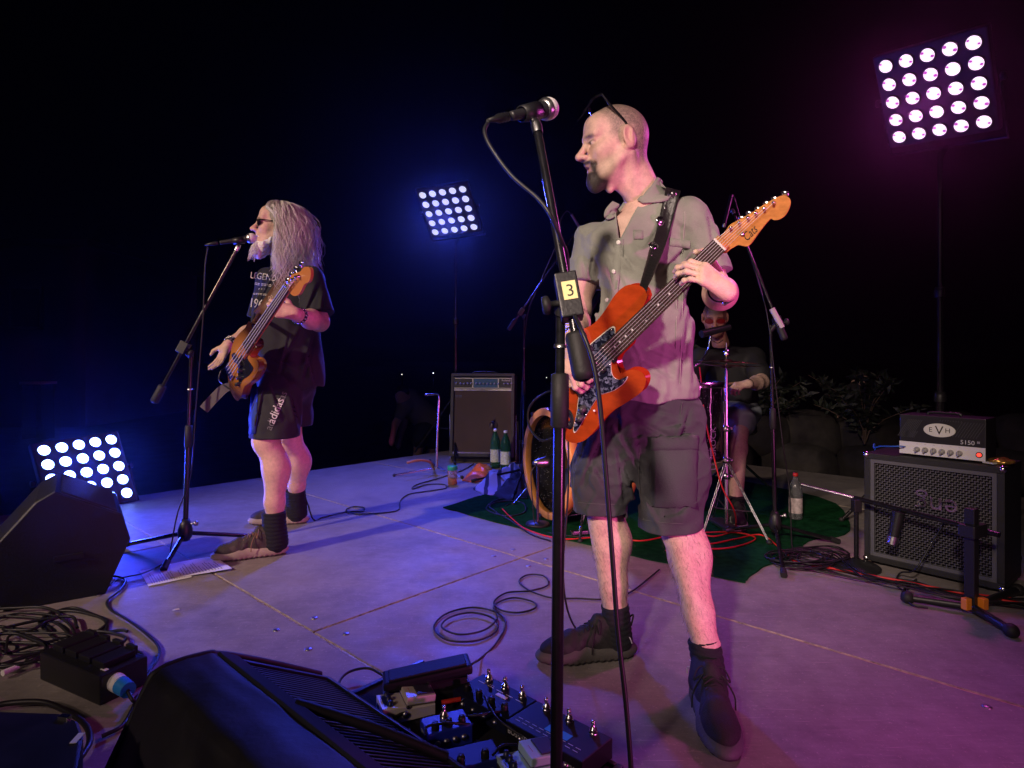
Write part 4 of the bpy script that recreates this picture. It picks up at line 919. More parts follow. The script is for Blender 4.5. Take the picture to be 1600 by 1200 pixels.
    for i, (l, r) in enumerate(zip(L_, R_)):
        for j in range(K+1):
            u = j/K; x, y = l[0]+(r[0]-l[0])*u, l[1]+(r[1]-l[1])*u; p, nn = hit(B_shirt, x, y, .010, 1.88); e = max(0, (i-3)/6.0); q = P(x, y, 1)-Vector((0, 0, CZ)); t = hz.y+(-.008)
            tgt = Vector((0, 0, CZ))+q*t; v.append(p.lerp(tgt, e*e*(3-2*e)) if e > 0 else p)
    nr = len(L_); th = Vector((0, .0045, 0)); v += [p+th for p in v]; f = []; Kn = nr*(K+1)
    for i in range(nr-1):
        for j in range(K): q = i*(K+1)+j; f += [(q, q+1, q+K+2, q+K+1), (q+Kn, q+K+1+Kn, q+K+2+Kn, q+1+Kn)]
    for i in range(nr-1):
        for j in (0, K): q = i*(K+1)+j; f.append((q, q+K+1, q+K+1+Kn, q+Kn))
    for j in range(K):
        for i in (0, nr-1): q = i*(K+1)+j; f.append((q, q+1, q+1+Kn, q+Kn))
    sp = MB().add(v, f, smooth=True).build('strap', lea, g); Bs = bvh(sp)
    for x, y, r in ((1032, 345, .0155), (1021, 383, .0155), (1050, 304, .0155), (1026, 362, .003), (1018, 398, .003), (1039, 325, .003), (1001, 457, .006)):
        p, nn = hit(Bs, x, y, .0, 1.85); MB().lathe([(0, r*.20), (r*.35, r*.18), (r*.45, r*.08), (r*.75, r*.14), (r, r*.02), (r, -.001)], M4(p, basis(nn)), 18).build('stud', CHROME(), sp)
    # tail of the strap going round behind the player's back
    MB().tube(smooth_path([pl.at(866, 600, -.03), P(890, 560, 2.0), P(930, 470, 2.15), P(1010, 360, 2.16), P(1058, 300, 2.04)], 6), .012, 6).build('strap_back', lea, sp)
    return g, pl
GTR, GPL = build_guitar()
# ================================================================== the bassist
def tube_strands(strands, n=4):
    """many hair strands in one mesh: list of (points, r0, r1)"""
    mb = MB()
    for pts, r0, r1 in strands:
        m_ = len(pts); mb.tube(pts, [r0+(r1-r0)*i/(m_-1) for i in range(m_)], n, cap=False)
    return mb
def build_bassist():
    g = thing('person', 'bearded bassist with long grey hair singing, in black printed T-shirt and black shorts', 'person')
    Mh = hframe(P(434, 354, 3.33), (-.93, -.34, .10), (0, 0, 1), 1.0); nb = P(448, 420, 3.40)
    hv, hq, hc = head(Mh, nb, .062, 'singer', .0032)
    SH_L, EL_L, WR_L = A3(P(487, 440, 3.24)), A3(P(499, 503, 3.20)), A3(P(464, 492, 2.97)); SH_R, EL_R, WR_R = A3(P(420, 440, 3.60)), A3(P(406, 512, 3.62)), A3(P(356, 539, 3.40))
    AL = Vol(np.minimum.reduce([SH_L, EL_L, WR_L])-.2, np.maximum.reduce([SH_L, EL_L, WR_L])+.1, .0036)
    AL.chain([SH_L, EL_L], [.056, .045], k=.03); AL.chain([EL_L, EL_L*.6+WR_L*.4, WR_L], [.047, .047, .030], k=.03)
    fd = Vector((-.86, -.2, .20)).normalized(); bk = Vector((.25, -.93, -.2)); bk = (bk-fd*bk.dot(fd)).normalized(); tx = fd.cross(bk); tx = tx if tx.z > 0 else -tx
    W0 = P(461, 490, 2.94); Mf = frame(tx, fd, bk, W0); AL.cap(WR_L, A3(W0), .03, .027, k=.02)
    hand(AL, Mf, [(.6, .9, .6), (.6, .9, .6), (.55, .85, .6), (.55, .85, .6)], [(.02, .022, -.014), (.044, .045, -.030), (.058, .070, -.028), (.056, .092, -.018)], spread=.03)
    alv, alq = AL.mesh()
    AR = Vol(np.minimum.reduce([SH_R, EL_R, WR_R])-.26, np.maximum.reduce([SH_R, EL_R, WR_R])+.1, .0036)
    AR.chain([SH_R, EL_R], [.054, .044], k=.03); AR.chain([EL_R, EL_R*.6+WR_R*.4, WR_R], [.045, .046, .028], k=.03)
    fd = Vector((-.42, -.12, -.90)).normalized(); bk = Vector((.45, .75, -.40)); bk = (bk-fd*bk.dot(fd)).normalized(); tx = fd.cross(bk); tx = tx if tx.z > 0 else -tx
    hand(AR, frame(tx*.88, fd*.88, bk*.88, WR_R), [(.05, .20, .15), (.10, .25, .2), (.12, .3, .2), (.10, .3, .2)], [(.018, .02, -.01), (.046, .046, -.022), (.064, .072, -.030), (.066, .098, -.032)], sc=.9, spread=.16)
    arv, arq = AR.mesh()
    KN_L, AN_L = A3(P(417, 688, 3.15)), A3(FL(431, 838, .09)); KN_R, AN_R = A3(P(455, 690, 3.60)), A3(FL(464, 794, .09)); legs = []
    for kn, an, hip, bw in ((KN_L, AN_L, A3(P(445, 610, 3.30)), (.030, .006, 0)), (KN_R, AN_R, A3(P(458, 610, 3.5)), (.03, .01, 0))):
        bw = np.array(bw); V = Vol(np.minimum(np.minimum(kn, an), hip)-.1, np.maximum(np.maximum(kn, an), hip)+.1, .0048)
        V.chain([hip, kn], [.05, .060], k=.03); V.ell(kn+np.array((-.022, -.01, -.005)), (.045, .045, .06), k=.03)
        V.chain([kn, kn*.7+an*.3+bw, kn*.36+an*.64+bw*.3, an+np.array((0, 0, .04)), an], [.058, .062, .047, .039, .04], k=.03); V.ell(kn*.70+an*.30+bw*1.3, (.052, .050, .10), k=.04)
        V.cut(an+np.array((0, 0, .06)), (0, 0, -1)); legs.append(V.mesh())
    body = grab([(hv, hq), (alv, alq), (arv, arq)]+legs, 'body', skin_m, g, [hc, limb_cols(alv), limb_cols(arv)]+[limb_cols(v, 1.05) for v, q in legs])
    # --- T-shirt
    TS = mat('black_cotton_jersey', (.012, .012, .015), .8, bump=(350, .3), sheen=.06)
    V = Vol((-1.68, 2.98, .70), (-.80, 3.98, 1.56), .006); R1 = np.array(rz(-.75))
    ch = A3(P(450, 470, 3.42)); V.ell(ch, (.20, .145, .17), R1, k=.06); V.ell(ch+np.array((-.01, -.01, -.16)), (.205, .170, .20), R1, k=.08); V.ell(ch+np.array((0, 0, -.32)), (.215, .17, .18), R1, k=.07); V.ell(ch+np.array((.01, .01, -.44)), (.22, .17, .15), R1, k=.06)
    V.cap(SH_L+np.array((-.08, .10, .0)), SH_L, .07, .070, k=.05); V.cap(SH_R+np.array((.06, -.08, 0)), SH_R, .07, .066, k=.05); V.cap(A3(nb), A3(nb)+np.array((0, 0, .03)), .075, .07, k=.06)
    V.chain([SH_L, SH_L*.15+EL_L*.85], [.072, .092], k=.04); V.chain([SH_R, SH_R*.2+EL_R*.8], [.07, .085], k=.04)
    V.disp(lambda p: .006*noise3([p[0]*.9+p[2]*.5, p[1]*.9, p[2]*.4], 22, 51)+.003*noise3([p[0], p[1], p[2]*.5], 60, 52, 10), .05)
    creases(V, [(495, 440, 470, 500, 4, .012), (505, 455, 500, 490, 3, .010), (470, 510, 440, 560, 4, .012), (488, 520, 470, 600, 4, .014), (450, 520, 430, 600, 4, .012), (420, 560, 470, 580, 4, .010), (410, 585, 460, 600, 4, .010), (480, 560, 490, 605, 3, .012)])
    X, Y, Z = V.ax[0][:, None, None], V.ax[1][None, :, None], V.ax[2][None, None, :]
    pt = SH_L*.20+EL_L*.80; dr = (EL_L-SH_L)/np.linalg.norm(EL_L-SH_L)
    for pt, dr in ((SH_L*.17+EL_L*.83, (EL_L-SH_L)), (SH_R*.2+EL_R*.8, EL_R-SH_R)):
        dr = dr/np.linalg.norm(dr); d = (X-pt[0])*dr[0]+(Y-pt[1])*dr[1]+(Z-pt[2])*dr[2]; rr = np.sqrt((X-pt[0]-d*dr[0])**2+(Y-pt[1]-d*dr[1])**2+(Z-pt[2]-d*dr[2])**2)
        V.F = np.where((rr < .102) & (d > -.02) & (d < .3), np.maximum(V.F, d), V.F).astype(np.float32)
    V.F = np.maximum(V.F, .835+.012*np.sin(X*22+Y*13)-Z).astype(np.float32); V.shell(.014); V.cap(A3(nb)+np.array((-.02, -.01, 0)), A3(nb)+np.array((-.03, -.02, .12)), .072, .072, k=.006, op='-')
    v, q = V.mesh(); ts = grab([(v, q)], 't_shirt', TS, g); B = bvh(ts)
    inkm = mat('cream_print', (.62, .58, .52), .8)
    for s_, x, y, sz, an, sx in (('LEGEND', 412, 433, 14, -8, .80), ('== ====', 412, 445.5, 10, -9, .7), ('* * *', 410, 453.5, 7, -6, .9), ('======', 407, 460.5, 8, -5, .75), ('196', 401, 475, 20, -8, .72)):
        print_on(B, 'print', s_, M2(x, y, sz, an, sx), inkm, ts, .004, 3.3)
    # --- shorts
    SM = mat('black_jersey_shorts', (.013, .013, .016), .75, bump=(300, .3), sheen=.06)
    V = Vol((-1.62, 2.94, .50), (-.86, 3.86, .96), .006); hp = A3(P(452, 595, 3.42)); V.ell(hp, (.17, .14, .13), R1, k=.06)
    V.chain([A3(P(442, 605, 3.32)), A3(P(432, 650, 3.22)), A3(P(428, 700, 3.17))], [.115, .120, .122], k=.05); V.chain([A3(P(458, 605, 3.50)), A3(P(458, 650, 3.56)), A3(P(454, 705, 3.60))], [.11, .105, .10], k=.05)
    V.disp(lambda p: .006*noise3([p[0], p[1], p[2]*.4], 24, 61)+.002*noise3(p, 70, 62), .05); creases(V, [(410, 610, 395, 680, 3, .012), (450, 610, 468, 680, 4, .012), (420, 600, 440, 660, 4, .010)])
    V.cut((0, 0, .93), (0, 0, 1)); X, Y, Z = V.ax[0][:, None, None], V.ax[1][None, :, None], V.ax[2][None, None, :]
    V.F = np.maximum(V.F, .592+.02*(Y > 3.38)-Z).astype(np.float32); V.shell(.012); v, q = V.mesh(); so = grab([(v, q)], 'shorts', SM, g); B2 = bvh(so)
    wp = mat('white_print', (.72, .72, .72), .7); print_on(B2, 'print', 'adidas', M2(431.5, 642, 18, 67, .92), wp, so, .005, 3.2)
    for o_ in (-4.5, 4.5):
        pr = print_on(B2, 'print_outline', 'adidas', M2(432+o_*1.1, 642-o_*2.6, 17, 67, .92), mat('grey_print', (.16, .16, .17), .7), so, .0035, 3.2)
    bl = mat('blue_side_panel', (.02, .05, .32), .7); drape(B2, [[(392+j*4-(i*.6), 606+i*12) for j in range(4)] for i in range(7)], 'side_panel', bl, so, .002, .003, 3.25)
    # --- socks and shoes
    SK = mat('black_sock', (.011, .012, .016), .9)
    for an, kn in ((AN_L, KN_L), (AN_R, KN_R)): sock(g, an-np.array((0, 0, .03)), an+(kn-an)/np.linalg.norm(kn-an)*.125, .061, .057, SK)
    shoe((AN_L[0]-.055, AN_L[1]-.02, 0), (-.92, -.38, 0), g, (.055, .042, .036), (.40, .34, .27), (.25, .14, .09), 1.12); shoe((AN_R[0]-.05, AN_R[1], 0), (-.985, -.10, 0), g, (.055, .042, .036), (.40, .34, .27), (.25, .14, .09), 1.10)
    # --- hair: scalp volume with long wavy strands
    hm = mat('grey_blond_hair', (.50, .44, .36), .45, var=(60, .35)); A = lambda *p: Mh @ Vector(p); r = random.Random(5); strands = []
    for i in range(1900):
        th = r.uniform(-PI, PI); ph = r.uniform(.02, 1.0)          # th 0 = back, +-PI = front
        if abs(th) > 2.0 and ph > .42: continue
        x0, y0, z0 = .079*math.sin(th)*math.sin(ph*1.5), -.008-.096*math.cos(th)*math.sin(ph*1.5), .045+.086*math.cos(ph*1.5)
        sx = math.copysign(1, math.sin(th)); ln = (.06+.30*r.random()**.7)*(1.0 if abs(th) < 2.4 else .9); w1, w2 = r.uniform(0, 6), r.uniform(0, 6); fq = r.uniform(16, 30); spr = r.random()**3*2.5; cl = r.randint(0, 40); rc = random.Random(cl); w1, w2, fq = rc.uniform(0, 6)+r.gauss(0, .5), rc.uniform(0, 6)+r.gauss(0, .5), rc.uniform(14, 26)
        out = Vector((math.sin(th)*.5+sx*.22, -.85*math.cos(th) if math.cos(th) > 0 else -.25, 0)); pts = []
        # falls over the skull, then hangs and spreads on the shoulders
        n_ = 13; p = Vector((x0, y0, z0)); pts = [p.copy()]
        for k in range(1, n_):
            u = k/(n_-1); st = (ln+.12)/(n_-1); rad = Vector((p.x, p.y+.01, p.z-.03)); rad.normalize()
            grav = Vector((0, 0, -1)); tang = grav-rad*grav.dot(rad)
            if p.z > .0: dirv = tang.normalized()*1+Vector((sx*.18, -.5, 0))*(.5)+rad*.12
            else: dirv = Vector((sx*.10+out.x*.12, out.y*.10-.02, -1))
            dirv = dirv.normalized(); p = p+dirv*st
            m_ = Vector((p.x/.090, (p.y+.008)/.105, (p.z-.035)/.1)); 
            if m_.length < 1 and p.z > -.06: p = Vector((p.x, p.y, p.z)) ; s_ = 1/max(m_.length, .3); p = Vector((p.x*s_, (p.y+.008)*s_-.008, (p.z-.035)*s_+.035))
            lim = .012+(.045 if p.z > .07 else 0)+.03*max(0, -p.z-.12)*4; 
            if p.y > lim: p.y = lim+(p.y-lim)*.2
            if p.z < -.02 and p.y > -.03: p.x = sx*max(abs(p.x), .076+.02*u)
            wv = Vector((math.sin(p.z*fq*2.6+w1), .8*math.sin(p.z*fq*2.1+w2), 0))*(.006+.016*u)*min(1, u*3)+Vector((sx*.02*u*spr, -.02*u*spr, 0)); pts.append(p+wv)
        strands.append(([A(*q_) for q_ in pts], r.uniform(.0009, .0019), .0004))
    for k_, (nm, f_) in enumerate((('hair', 1.0), ('hair_lock', .62), ('hair_highlight', 1.35))):
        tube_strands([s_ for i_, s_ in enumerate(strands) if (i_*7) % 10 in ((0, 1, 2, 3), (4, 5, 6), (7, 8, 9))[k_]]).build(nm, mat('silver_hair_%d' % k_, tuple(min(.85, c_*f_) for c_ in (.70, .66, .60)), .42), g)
    V = Vol((-.10, -.125, -.19), (.10, .075, .145), .005); V.ell((0, -.012, .046), (.084, .098, .09), k=.02); V.cap((0, -.050, .02), (0, -.062, -.07), .076, .062, k=.04); V.ell((0, .06, -.06), (.075, .075, .115), k=.015, op='-')
    V.disp(lambda p: .004*noise3([p[0]*1.5, p[1]*1.5, p[2]*.4], 90, 71)); v, q = V.mesh(); grab([(xf(Mh, v), q)], 'hair_mass', mat('hair_underlayer', (.26, .23, .20), .6, var=(80, .4)), g)  # coloured darker for depth: shade behind the strands painted into the hair mass
    # --- beard
    bmn = mat('white_beard', (.80, .78, .75), .6, var=(50, .2)); V = Vol((-.08, -.02, -.21), (.08, .14, -.03), .0032)
    V.ell((0, .066, -.128), (.044, .046, .045), k=.02); V.ell((0, .078, -.155), (.030, .030, .035), k=.02)
    for s_ in (-1, 1): V.cap((s_*.058, .010, -.07), (s_*.034, .060, -.115), .013, .022, k=.02); V.cap((s_*.006, .100, -.0545), (s_*.030, .082, -.075), .006, .007, k=.008)
    V.disp(lambda p: .0024*noise3([p[0]*1.6, p[1]*1.6, p[2]*.5], 160, 81)+.0012*noise3(p, 400, 82)); v, q = V.mesh(); bd_ = grab([(xf(Mh, v), q)], 'beard', bmn, g); st2 = []
    for i in range(170):
        a_ = r.uniform(-1.3, 1.3); q0 = Vector((.042*math.sin(a_), .066+.044*math.cos(a_), r.uniform(-.16, -.105))); d_ = Vector((math.sin(a_)*.35, math.cos(a_)*.45, -1)).normalized(); l_ = r.uniform(.02, .055)
        st2.append(([A(*(q0+d_*l_*t+Vector((r.gauss(0, .0015), r.gauss(0, .0015), 0)))) for t in (0, .35, .7, 1)], .0016, .0005))
    tube_strands(st2, 3).build('beard_strand', bmn, bd_)
    # --- sunglasses
    gl = MB()
    for s_ in (-1, 1): gl.tube([A(s_*.081, -.015, .012), A(s_*.074, .070, .010)], .0028, 6)
    gl.tube(smooth_path([A(-.074, .070, .010), A(-.04, .098, .012), A(0, .108, .012), A(.04, .098, .012), A(.074, .070, .010)], 5), .0034, 6); go = gl.build('sunglasses', mat('glossy_black_acetate', (.01, .01, .01), .15, coat=.5), g)
    for s_ in (-1, 1):
        ring = []
        for k in range(16): a_ = 2*PI*k/16; u = .036+.029*math.cos(a_); ring.append((s_*u, .110-.30*max(0, u-.01)**1.0-.10*abs(u-.02)-.004, -.004+.018*math.sin(a_)))
        MB().add([A(*p) for p in ring]+[A(p[0], p[1]-.003, p[2]) for p in ring], [tuple(range(16)), tuple(range(31, 15, -1))]+[(i, (i+1) % 16, 16+(i+1) % 16, 16+i) for i in range(16)]).build('lens', mat('smoked_lens', (.012, .006, .012), .06, coat=1), go)
    # --- bracelets
    for c_, e_, wide in ((WR_L, EL_L, .018), (WR_R, EL_R, .020)):
        dv = Vector(e_)-Vector(c_); dv.normalize(); p = Vector(c_)+dv*.025
        bo = MB().lathe([(.033, -wide), (.0365, -wide*.7), (.0365, wide*.7), (.033, wide)], M4(p, basis(dv)), 22).build('bracelet', RUBBER(), g); bs = basis(dv); sm = MB()
        for k in range(14):
            a_ = 2*PI*k/14
            for o_ in (-.009, .009): sm.sphere(p+bs @ Vector((.0375*math.cos(a_), .0375*math.sin(a_), o_)), .0048, 5)
        sm.build('bracelet_stud', CHROME(), bo)
    return g, B
bass_person, B_tee = build_bassist()

# ================================================================== bass guitar
def build_bass():
    g = thing('bass_guitar', 'sunburst bass guitar with dark pickguard hanging on the long haired singer', 'bass guitar')
    BR, NU = P(361, 580, 3.16), P(451, 449, 2.74); a = (NU-BR).normalized(); n = Vector((-.45, -.89, .02)); n = (n-a*n.dot(a)).normalized(); b = a.cross(n); b = b if b.z < 0 else -b
    pl = Plane(BR, n); Mg = frame(a, b, n, BR); flip = a.cross(b).dot(n) < 0
    loc = lambda pts: [(((pl.at(*p)-BR).dot(a)), ((pl.at(*p)-BR).dot(b))) for p in pts]
    def prism(poly, z0, z1, bev=0):
        A = sum(poly[i][0]*poly[(i+1) % len(poly)][1]-poly[(i+1) % len(poly)][0]*poly[i][1] for i in range(len(poly))); q = poly if A > 0 else poly[::-1]
        return MB().prism(q[::-1] if flip else q, Mg, z0, z1, bev)
    dense = lambda pts, k=4: [(p.x, p.y) for p in smooth_path([Vector((x, y, 0)) for x, y in pts]+[Vector((*pts[0], 0))], k)[:-1]]
    out = [(389, 504), (384, 514), (374, 524), (365, 538), (360, 560), (357, 582), (359, 603), (365, 618), (371, 624), (376, 617), (381, 602), (391, 594), (399, 583), (403, 572), (400, 564), (393, 561), (389, 556), (392, 548), (398, 541), (397, 533), (391, 530), (391, 520), (392, 510)]
    m = mat('sunburst_lacquer', (.42, .13, .03), .15, coat=1); nt = m.node_tree; N = nt.nodes; L = nt.links; tcn = N.new('ShaderNodeTexCoord')
    gd = N.new('ShaderNodeVectorMath'); gd.operation = 'DISTANCE'; cpt = pl.at(376, 566); gd.inputs[1].default_value = cpt; L.new(tcn.outputs['Object'], gd.inputs[0]); rp = N.new('ShaderNodeValToRGB'); rp.color_ramp.elements[0].color = (.62, .24, .04, 1); rp.color_ramp.elements[0].position = .05; rp.color_ramp.elements[1].color = (.035, .010, .006, 1); rp.color_ramp.elements[1].position = .19
    L.new(gd.outputs['Value'], rp.inputs[0]); L.new(rp.outputs[0], N['Principled BSDF'].inputs['Base Color'])
    prism(loc(dense(out)), -.042, 0, .008).build('bass_body', m, g)
    prism(loc(dense([(392, 530), (384, 540), (376, 556), (373, 575), (373, 592), (376, 600), (380, 593), (390, 586), (396, 576), (392, 568), (387, 560), (388, 552), (394, 544)])), .0005, .003).build('pickguard', mat('black_pickguard', (.012, .012, .014), .15, coat=.6), g)
    Ln = (NU-BR).length; xe = Ln*.30; wn, wb = .022, .033; wid = lambda x: wb+(wn-wb)*(x-xe)/(Ln-xe); maple = mat('orange_maple', (.52, .20, .06), .25, coat=.7)
    nk = MB(); rows = []
    for x in np.linspace(xe-.05, Ln+.01, 10):
        w_ = wid(max(x, xe)); rows.append([Mg @ Vector((x, w_*math.cos(t), .006-.022*abs(math.sin(t))**.8)) for t in np.linspace(0, PI, 9)])
    v = [p for r_ in rows for p in r_]; nk.add(v, [(i*9+j, i*9+j+1, (i+1)*9+j+1, (i+1)*9+j) for i in range(9) for j in range(8)]+[(i*9, (i+1)*9, (i+1)*9+8, i*9+8) for i in range(9)], smooth=True); nk.build('neck', maple, g)
    fb = MB().prism([(xe, -wb), (Ln-.001, -wn), (Ln-.001, wn), (xe, wb)][::(1 if not flip else -1)], Mg, .0062, .011).build('fingerboard', mat('dark_rosewood', (.035, .018, .012), .42), g)
    frm = MB().box((0, 0, 0), (.0012, 1, .0013)).mesh('fret'); frm.materials.append(mat('fret_wire', (.75, .74, .70), .22, 1))
    for k in range(1, 21):
        x = Ln*2**(-k/12); o = bpy.data.objects.new('fret', frm); COL.objects.link(o); o.parent = fb; o.matrix_world = Mg @ Matrix.Translation((x, 0, .0118)) @ Matrix.Diagonal((1, wid(x)*.97, 1, 1))
    hd = prism(loc(dense([(447, 447), (452, 437), (455, 431), (460, 428), (469, 425), (474, 419), (478, 417), (485, 420), (486, 430), (483, 440), (476, 444), (472, 452), (467, 460), (460, 462), (453, 457)], 3)), -.012, .002, .001).build('headstock', maple, g)
    prism(loc([(456, 418), (474, 418), (474, 429), (456, 430)]), -.030, -.016, .001).build('clip_on_tuner', BLACK(), g)
    for i, (x, y) in enumerate(((454, 446), (458, 441), (463, 436), (469, 432))):
        tn = MB().lathe([(0, .026), (.005, .026), (.005, .012), (.009, .006), (.009, 0)], M4(pl.at(x, y, .002), basis(n)), 12).build('tuner_post', CHROME(), g); q = pl.at(x-9+i*2, y-9-i*4, -.012)
        MB().sphere(q, (.016, .011, .005), 8, basis(n)).tube([q, pl.at(x, y, -.012)], .003, 6).build('tuner_key', CHROME(), tn)
        t = -1+2*i/3; MB().tube([Mg @ Vector((0, t*.028, .014)), Mg @ Vector((Ln, t*wn*.75, .0150)), pl.at(x, y, .018)], .0024, 5).build('string', mat('nickel_string', (.8, .8, .82), .2, 1), g)
    o = MB().box((0, 0, .007), (.022, .040, .006), None, .002).build('bridge', CHROME(), g); o.matrix_world = Mg
    for x in (.10, .115): o = MB().box((0, (.02 if x > .11 else -.02), .009), (.013, .024, .006), None, .003).build('pickup', BLACK(), g); o.matrix_world = Mg @ Matrix.Translation((x, 0, 0))
    for x, y in ((378, 579), (376, 590), (374, 600)): MB().lathe([(0, .018), (.009, .017), (.0105, 0)], M4(pl.at(x, y, .003), basis(n)), 14).build('control_knob', BLACK(), g)
    br = mat('brown_leather', (.105, .045, .022), .5, var=(20, .25), bump=(90, .4)); rows = []
    Lp = [(456, 412), (447, 424), (435, 442), (424, 458), (413, 474), (401, 488)]; Rp = [(474, 424), (463, 440), (449, 456), (438, 470), (427, 484), (411, 498)]
    sp = drape(B_tee, [[(l[0]+(r_[0]-l[0])*u/4, l[1]+(r_[1]-l[1])*u/4) for u in range(5)] for l, r_ in zip(Lp, Rp)], 'strap', br, g, .012, .005, 3.2)
    MB().tube([hit(bvh(sp), 404, 492, .0, 3.2)[0], pl.at(390, 506, -.02)], .012, 6).build('strap_end', br, sp)
    Bs = bvh(sp); print_on(Bs, 'strap_emblem', 'oo', M2(423, 464, 12, 20, .6), mat('tan_stitch', (.45, .32, .20), .7), sp, .002, 3.2)
    tl = MB(); pts = smooth_path([pl.at(364, 602, -.02), P(352, 606, 3.2), P(338, 618, 3.2), P(318, 640, 3.2)], 5); v = []; f = []
    for i, p in enumerate(pts):
        w_ = Vector((.020, 0, -.016)); v += [p-w_, p+w_, p+w_+Vector((0, .005, 0)), p-w_+Vector((0, .005, 0))]
    for i in range(len(pts)-1):
        for j in range(4): f.append((i*4+j, i*4+(j+1) % 4, i*4+4+(j+1) % 4, i*4+4+j))
    f += [(0, 1, 2, 3), tuple(len(v)-4+j for j in (3, 2, 1, 0))]; tl.add(v, f); tl.build('strap_tail', mat('grey_leather', (.10, .09, .09), .6), g)
    return g
BASS = build_bass()
# ================================================================== microphones and stands
ball_m = mat('mic_grille_mesh', (.78, .78, .77), .5, .1)
nt = ball_m.node_tree; vo = nt.nodes.new('ShaderNodeTexVoronoi'); vo.inputs['Scale'].default_value = 420; tcn = nt.nodes.new('ShaderNodeTexCoord'); bp = nt.nodes.new('ShaderNodeBump'); bp.inputs['Strength'].default_value = .5; bp.inputs['Distance'].default_value = .0007
nt.links.new(tcn.outputs['Object'], vo.inputs[0]); nt.links.new(vo.outputs[0], bp.inputs['Height']); nt.links.new(bp.outputs[0], nt.nodes['Principled BSDF'].inputs['Normal'])
def mic(tail, head_, label, sc=1.0):
    t = thing('microphone', label, 'microphone'); tail, head_ = Vector(tail), Vector(head_); d = (head_-tail).normalized(); M = M4(tail, basis(d)); L = (head_-tail).length
    MB().lathe([(0, -.004*sc), (.0095*sc, -.004*sc), (.0105*sc, 0), (.0125*sc, L*.45), (.0165*sc, L*.78), (.0190*sc, L*.84), (.0190*sc, L*.86), (0, L*.86)], M, 22).build('handle', mat('mic_body', (.02, .02, .022), .4), t)
    MB().lathe([(.0195*sc, L*.855), (.0238*sc, L*.875), (.0250*sc, L*.93), (.0262*sc, L*.945), (.0250*sc, L*.96)], M, 22).build('collar_ring', STEEL(), t)
    MB().sphere(head_, (.0255*sc, .0255*sc, .0268*sc), 12, basis(d)).build('grille_ball', ball_m, t)
    c = MB().lathe([(.0085*sc, -.012*sc), (.0100*sc, -.014*sc), (.0100*sc, -.045*sc), (.0070*sc, -.052*sc), (.0045*sc, -.075*sc), (0, -.075*sc)], M, 14)
    for k in range(3): c.lathe([(.0103*sc, -.020*sc-k*.009*sc), (.0108*sc, -.022*sc-k*.009*sc), (.0103*sc, -.024*sc-k*.009*sc)], M, 14)
    c.build('plug', BLACK(), t)
    return t, tail-d*.075*sc
def boom_stand(base, feet, clutch, boom_low, boom_top, label, grip=True, r=.0115, knob_side=-1, weight=True, clip_dir=None, hub_z=.16, group='microphone boom stands', midf=.52):
    t = thing('microphone_stand', label, 'microphone stand', group); base = Vector(base); clutch = Vector(clutch); boom_low, boom_top = Vector(boom_low), Vector(boom_top)
    hub = base.lerp(clutch, (hub_z)/max(clutch.z, .01)); hub.z = hub_z
    for f_ in feet:
        f_ = Vector(f_); lg = MB().tube([hub+Vector((0, 0, -.015)), f_+Vector((0, 0, .014))], r*.85, 8).build('leg', TUBE(), t)
        d = (f_-hub).normalized(); MB().tube([f_+Vector((0, 0, .014))-d*.045, f_+Vector((0, 0, .013))+d*.004], [r*1.2, r*1.35], 10).build('rubber_foot', RUBBER(), lg)
    ax = (clutch-hub).normalized()
    MB().lathe([(0, -.055), (r*1.6, -.055), (r*2.6, -.035), (r*2.8, .0), (r*2.2, .03), (r*1.5, .055), (0, .055)], M4(hub, basis(ax)), 16).build('hub', BLACK(), t)
    MB().lathe([(0, .03), (.012, .03), (.014, .02), (.005, .015), (.005, 0)], M4(hub+Vector((r*2.5, 0, .03)), basis((1, 0, .1))), 10).build('hub_knob', STEEL(), t)
    mid = hub.lerp(clutch, midf)
    MB().tube([hub, mid], r, 14).build('lower_tube', TUBE(), t)
    MB().tube([mid, clutch], r*.78, 14).build('upper_tube', TUBE(), t)
    if grip: MB().lathe([(r*1.1, -.055), (r*1.45, -.05), (r*1.5, .0), (r*1.42, .055), (r*.9, .058), (r*.8, .058)], M4(mid, basis(ax)), 18).build('height_grip', RUBBER(), t)
    MB().lathe([(r*1.05, -.004), (r*1.05, .004), (r*.8, .004), (r*.8, -.004), (r*1.05, -.004)], M4(mid.lerp(clutch, .55), basis(ax)), 14).build('stop_ring', STEEL(), t)
    bd_ = (boom_top-boom_low).normalized(); c2 = boom_low+bd_*((clutch-boom_low).dot(bd_))
    MB().tube([boom_low, boom_top], r*.72, 14).build('boom', TUBE(), t)
    R = basis(bd_, Vector((0, 1, 0))); cl = MB().box(c2, (r*1.75, r*1.7, .048 if r > .0126 else .03), R, .003); cl.tube([clutch-ax*.03, c2], r*1.25, 10); cl.build('clutch', BLACK(), t)
    sd = bd_.cross(Vector((0, 1, 0))).normalized()*knob_side
    kn = MB().lathe([(.007, 0), (.007, .016), (.0185, .020), (.020, .026), (.017, .034), (0, .034)], M4(c2+sd*r*1.7-bd_*.01, basis(sd)), 12).build('clutch_knob', RUBBER(), t)
    if weight: MB().lathe([(r*.8, -.002), (r*1.55, .004), (r*1.7, .012), (r*1.7, .088), (r*1.5, .096), (r*.8, .098)], M4(boom_low-bd_*.004, basis(bd_)), 20).build('counterweight', RUBBER(), t)
    MB().lathe([(r*.9, -.02), (r*1.0, 0), (r*.7, .014), (0, .016)], M4(boom_top, basis(bd_)), 12).build('mic_thread', STEEL(), t)
    return t, c2, bd_, R
